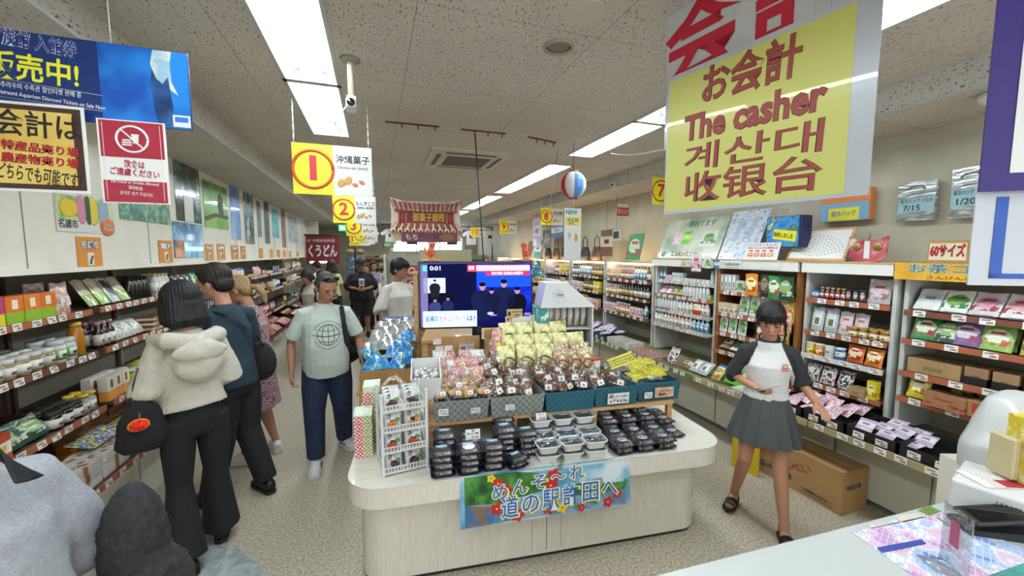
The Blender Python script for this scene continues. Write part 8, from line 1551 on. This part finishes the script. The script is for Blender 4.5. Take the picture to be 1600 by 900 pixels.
# rusty rail marks and hooks under the ceiling
RU = mat('rust', '#6a4632', .9)
for (x0, y0), (x1, y1), lab in (((602, 189), (686, 197), 'left'), ((720, 201), (790, 208), 'middle'), ((825, 213), (868, 222), 'right')):
    A, B = onp(x0, y0, CZ), onp(x1, y1, CZ); t = empty('ceiling_rail', 'short rusty hook rail fixed to the ceiling, %s of three' % lab, 'rail', (A.x, A.y, CZ), math.degrees(math.atan2(B.y-A.y, B.x-A.x))); L = (B-A).length; MB().box((L/2, 0, -.006), (L, .014, .012)).build('rail', RU, t)
    for f in (.3, .6, .92): MB().cyl((L*f, 0, -.01), (L*f, 0, -.045), .006, seg=6).build('hook', RU, t)
A = onp(742, 205, CZ); cord('dark cord hanging from the ceiling hook to the television rack', A-V(0, 0, .01), AT(756, 412, 3.5), .006, BKS); A = onp(872, 235, CZ); cord('long slanting grey cord from the ceiling right of the television', A-V(0, 0, .01), AT(846, 405, 3.4), .004, mat('cord_grey', '#6f6c66', .6))
A = onp(960, 240, CZ); cord('white cable swagging from the right light row to the cashier sign', AT(955, 240, 3.6), AT(1036, 234, 1.9), .004, None, sag=.02)
# ---------------------------------------------------------------- far end of the shop and middle gondolas
FARP = gen+genb
o, w, h = bpx('dark red shop curtain with white noodle lettering at the far left', 'curtain', ('y', 12.4), (477, 367), (531, 412), mat('noren_red', '#7a1f2a', .7), name='shop_curtain'); text(o, 'くうどん', h*.46, CARDW, .0, -h*.08, -.004, .03, width=w*.86); MB().box((-.1*w, -.004, -h*.44), (w*.6, .004, h*.06)).build('lit_strip', mat('warm_lamp', '#ffd9a8', .5, emit=3), o); text(o, 'そば 沖縄家庭料理', h*.12, CARDW, -w*.1, h*.3, -.004)
MB().cyl((-w*.55, 0, h*.5), (w*.55, 0, h*.5), .02, seg=8).build('rod', BKS, o)
o, w, h = bpx('green emergency exit sign glowing under the far ceiling', 'sign', ('y', 13.0), (529, 351), (541, 361), mat('exit_green', '#1f9a5a', .5, emit=1.2), name='exit_sign', t=.05); MB().cyl((0, 0, h/2), (0, 0, CZ-o.location.z), .01, seg=6).build('hanger', BKS, o); MB().box((-w*.15, -.026, 0), (w*.3, .002, h*.6)).box((w*.25, -.026, 0), (w*.2, .002, h*.5)).build('running_mark', mat('exit_white', '#d8ffe8', .5, emit=1.5), o)
def gondola(label, x, y, W, rz, shelves, D=.5, zt=1.5, goods=True, seed=1, pool=None):
    fr = Frame(x, y, rz); u = shelf_unit(fr, W, label, [(z, .0, 'red') for z in shelves], D=D, ztop=zt, board=SHELFW, tags=False, sidey=.0); rg = random.Random(seed)
    for i, z in enumerate(shelves): rnd_fill(fr, W, z, .07, '%s shelf of gondola %s' % (ORD[i], ORD[seed]), .19, rg, pool=pool)
    return fr
gondola('white gondola of boxed snacks left of the television, nearest in the middle', .12, 5.95, .95, 0, (1.12, .82, .50, .2), seed=0, pool=genb, zt=1.88); gondola('white gondola of boxed goods behind the young man', 1.1, 6.0, 1.0, 0, (1.30, 1.0, .7, .4), seed=1, zt=1.6)
gondola('white gondola facing the left aisle behind the nearest one', .05, 9.0, 2.4, -90, (1.25, .95, .65, .3), seed=2, zt=1.45); pass
gondola('white gondola in the middle of the far hall', .9, 8.8, 1.4, 0, (1.30, 1.0, .7, .4), seed=4, zt=1.6); gondola('white rack of goods by the end wall', -.6, 13.2, 2.6, 0, (1.72, 1.44, 1.16, .88, .6, .32), seed=6, zt=1.95); gondola('second white rack of goods by the end wall', 2.1, 13.2, 1.7, 0, (1.55, 1.3, 1.0, .7, .4), seed=7, zt=1.82)
# boxes and bags stacked on the aisle end
fr = Frame(.02, 4.9, 0)
tb = empty('display_table', 'low table of blue and white sweet boxes behind the snack crate', 'table', (.02, 4.35, 0)); MB().box((.3, .35, .73), (.6, .7, .03)).build('table_top', LWOOD, tb)
for x in (.03, .57):
    for y in (.03, .67): MB().box((x, y, .36), (.04, .04, .71)).build('leg', LWOOD, tb)
q = K_box('white and tan boxed sweets', PK['orangewhite'], .26, .2, .055, name='sweet_box'); fill(Frame(.04, 4.35, 0), .02, .746, .16, [(q, 2, dict(stack=6, dz=.057))], 'on the low table'); q = K_box('blue and white boxed sweets', PK['blue'], .26, .2, .055, name='sweet_box'); fill(Frame(.04, 4.35, 0), .02, .746, .42, [(q, 2, dict(stack=7, dz=.057))], 'behind, on the low table')
# shirts hanging at the far end
def tshirt(m):
    def mk(n):
        t = empty(n, '', 'shirt'); MB().plate([(-.22, 0), (.22, 0), (.21, .42), (.36, .36), (.40, .46), (.22, .60), (.08, .64), (0, .61), (-.08, .64), (-.22, .60), (-.40, .46), (-.36, .36), (-.21, .42)], -.025, .025).build('shirt_body', m, t); MB().box((0, -.027, .36), (.16, .002, .14)).build('chest_print', INKT if m is not BLK else CARDW, t); MB().tube([(-.16, 0, .62), (0, 0, .70), (.16, 0, .62)], .006, 5).tube([(0, 0, .7), (0, 0, .78)], .004, 5).build('hanger', BKS, t); return t
    return mk
KW, KBk = Kind('hanging_shirt', 'shirt', 'white printed shirt', tshirt(WT), .8), Kind('hanging_shirt', 'shirt', 'black printed shirt', tshirt(BLK), .8)
rl = empty('clothes_rail', 'high rail of printed shirts across the far hall', 'rail', (-.55, 12.6, 0)); MB().cyl((0, 0, 2.73), (4.2, 0, 2.73), .012, seg=8).build('rail', BKS, rl)
for x in (.0, 4.2): MB().cyl((x, 0, 0), (x, 0, 2.74), .02, seg=8).build('post', BKS, rl)
for i in range(7): (KBk if i in (2, 4) else KW).put((-.15+.62*i, 12.6, 2.155), (0, 0, 0), 'printed shirt on the far rail, %s from left' % ORD[i], 'shirts on the far rail', (.73,)*3)
capm = [cloth('cap_blue', '#6f8fb0'), cloth('cap_tan', '#8a7350'), cloth('cap_dark', '#2c2a30')]
kc_ = [Kind('baseball_cap', 'cap', 'cap', lambda n, m=m: MB().ball((0, 0, 0), (.11, .12, .075), u=12, v=8).prism([(-.08, -.1), (-.06, -.19), (.06, -.19), (.08, -.1)], -.05, -.04).build(n, m), .22) for m in capm]
rk2 = empty('cap_rack', 'tall wire rack of pale blue and tan caps at the far end', 'rack', (-.48, 11.0, 0)); MB().box((0, .1, 1.0), (.04, .04, 2.0)).box((0, .1, .02), (.5, .5, .04)).build('post', BKS, rk2)
for i in range(5):
    for j in range(2): kc_[0 if i < 4 else 1].put((-.60+.25*j, 10.98, 1.12+.2*i), (0, 0, 0), 'cap on the wire rack, %s from top, %s' % (ORD[4-i], ('left', 'right')[j]), 'caps on the wire rack')
for i in range(8): kc_[(i*2+1) % 3].put((.2+.28*i, 12.0, 1.74), (0, 0, 0), 'cap hung above the far gondolas, %s from left' % ORD[i], 'caps above the far gondolas')
cr = empty('cap_rail', 'thin rail of caps above the far gondolas', 'rail', (0, 12.0, 0)); MB().cyl((.0, 0, 1.80), (2.4, 0, 1.80), .012, seg=6).build('rail', BKS, cr)
for x in (0, 2.4): MB().cyl((x, 0, 0), (x, 0, 1.81), .015, seg=6).build('post', BKS, cr)
o, w, h = bpx('green hanging banner with white lettering at the far end', 'sign', ('y', 11.5), (598, 378), (616, 387), mat('banner_green', '#1f7a4a', .5), name='hanging_banner'); MB().cyl((0, 0, h/2), (0, 0, CZ-o.location.z), .003, seg=5).build('cord', BKS, o); text(o, '泡盛古酒', h*.6, CARDW, 0, 0, -.004, .02, width=w*.8)
# round red and white posters on the middle gondola
for tl, br, lab in (((635, 415), (652, 432), 'upper'), ((636, 437), (652, 452), 'lower')):
    o, w, h = bpx('red and white round-mark poster on the middle gondola, '+lab, 'sign', ('y', 6.42), tl, br, mat('poster_red', '#b8303a', .5), name='poster'); MB().tube([(w*.3*math.cos(a), -.004, w*.3*math.sin(a)) for a in [i*math.pi/8 for i in range(17)]], .012, 6).build('ring', CARDW, o)
# things above the far right shelving
for i, (tl, br, a, lab) in enumerate((((833, 343), (846, 384), 'lilac', 'lilac banner with two bottle drawings'), ((849, 360), (861, 388), 'dark', 'tall black bottle photo board'), ((862, 352), (879, 370), 'blue', 'blue slanted leaflet'), ((940, 360), (957, 400), 'brown', 'dark photo panel of two bottles'), ((957, 360), (970, 376), 'whiteblack', 'white board with black lettering'))):
    o, w, h = bpx(lab+' above the far right shelves', 'sign', ('x', XR-.3), tl, br, PK[a], .01, 'hanging_board'); MB().cyl((0, 0, h/2), (0, 0, SZ-o.location.z), .002, seg=5).build('cord', BKS, o)
bgm = [noisy('bag_brown', [(.4, '#4a382a'), (.6, '#6a523c')], 8, .7), noisy('bag_black', [(.4, '#1f1e20'), (.6, '#34323a')], 8, .6)]
for i in range(6):
    y = 6.2+.42*i; t = empty('hanging_handbag', 'dark handbag hung above the far right shelves, %s from right' % ORD[i], 'bag', (XR-.22, y, 1.767), -90, 'handbags above the far right shelves'); MB().tube([(0, 0, 0), (0, 0, .12), (0, 0, .24)], [(.14, .06), (.15, .06), (.11, .03)], 12, side=(1, 0, 0)).build('bag_body', bgm[i % 2], t); MB().tube([(-.09, 0, .22), (-.07, 0, .38), (0, 0, .44), (.07, 0, .38), (.09, 0, .22)], .008, 6).build('handle', bgm[i % 2], t)
for i, (y, a) in enumerate(((5.0, 'green'), (8.7, 'teal'), (9.2, 'kraft'))): o = tag(MB().box((0, 0, .2), (.35, .012, .4)).build('poster', PK[a], None, (XR-.35, y, 1.79)), 'leaning photo board above the far right shelves, %s from the camera' % ORD[i], 'sign'); o.rotation_euler = (R(-12), 0, R(-90))
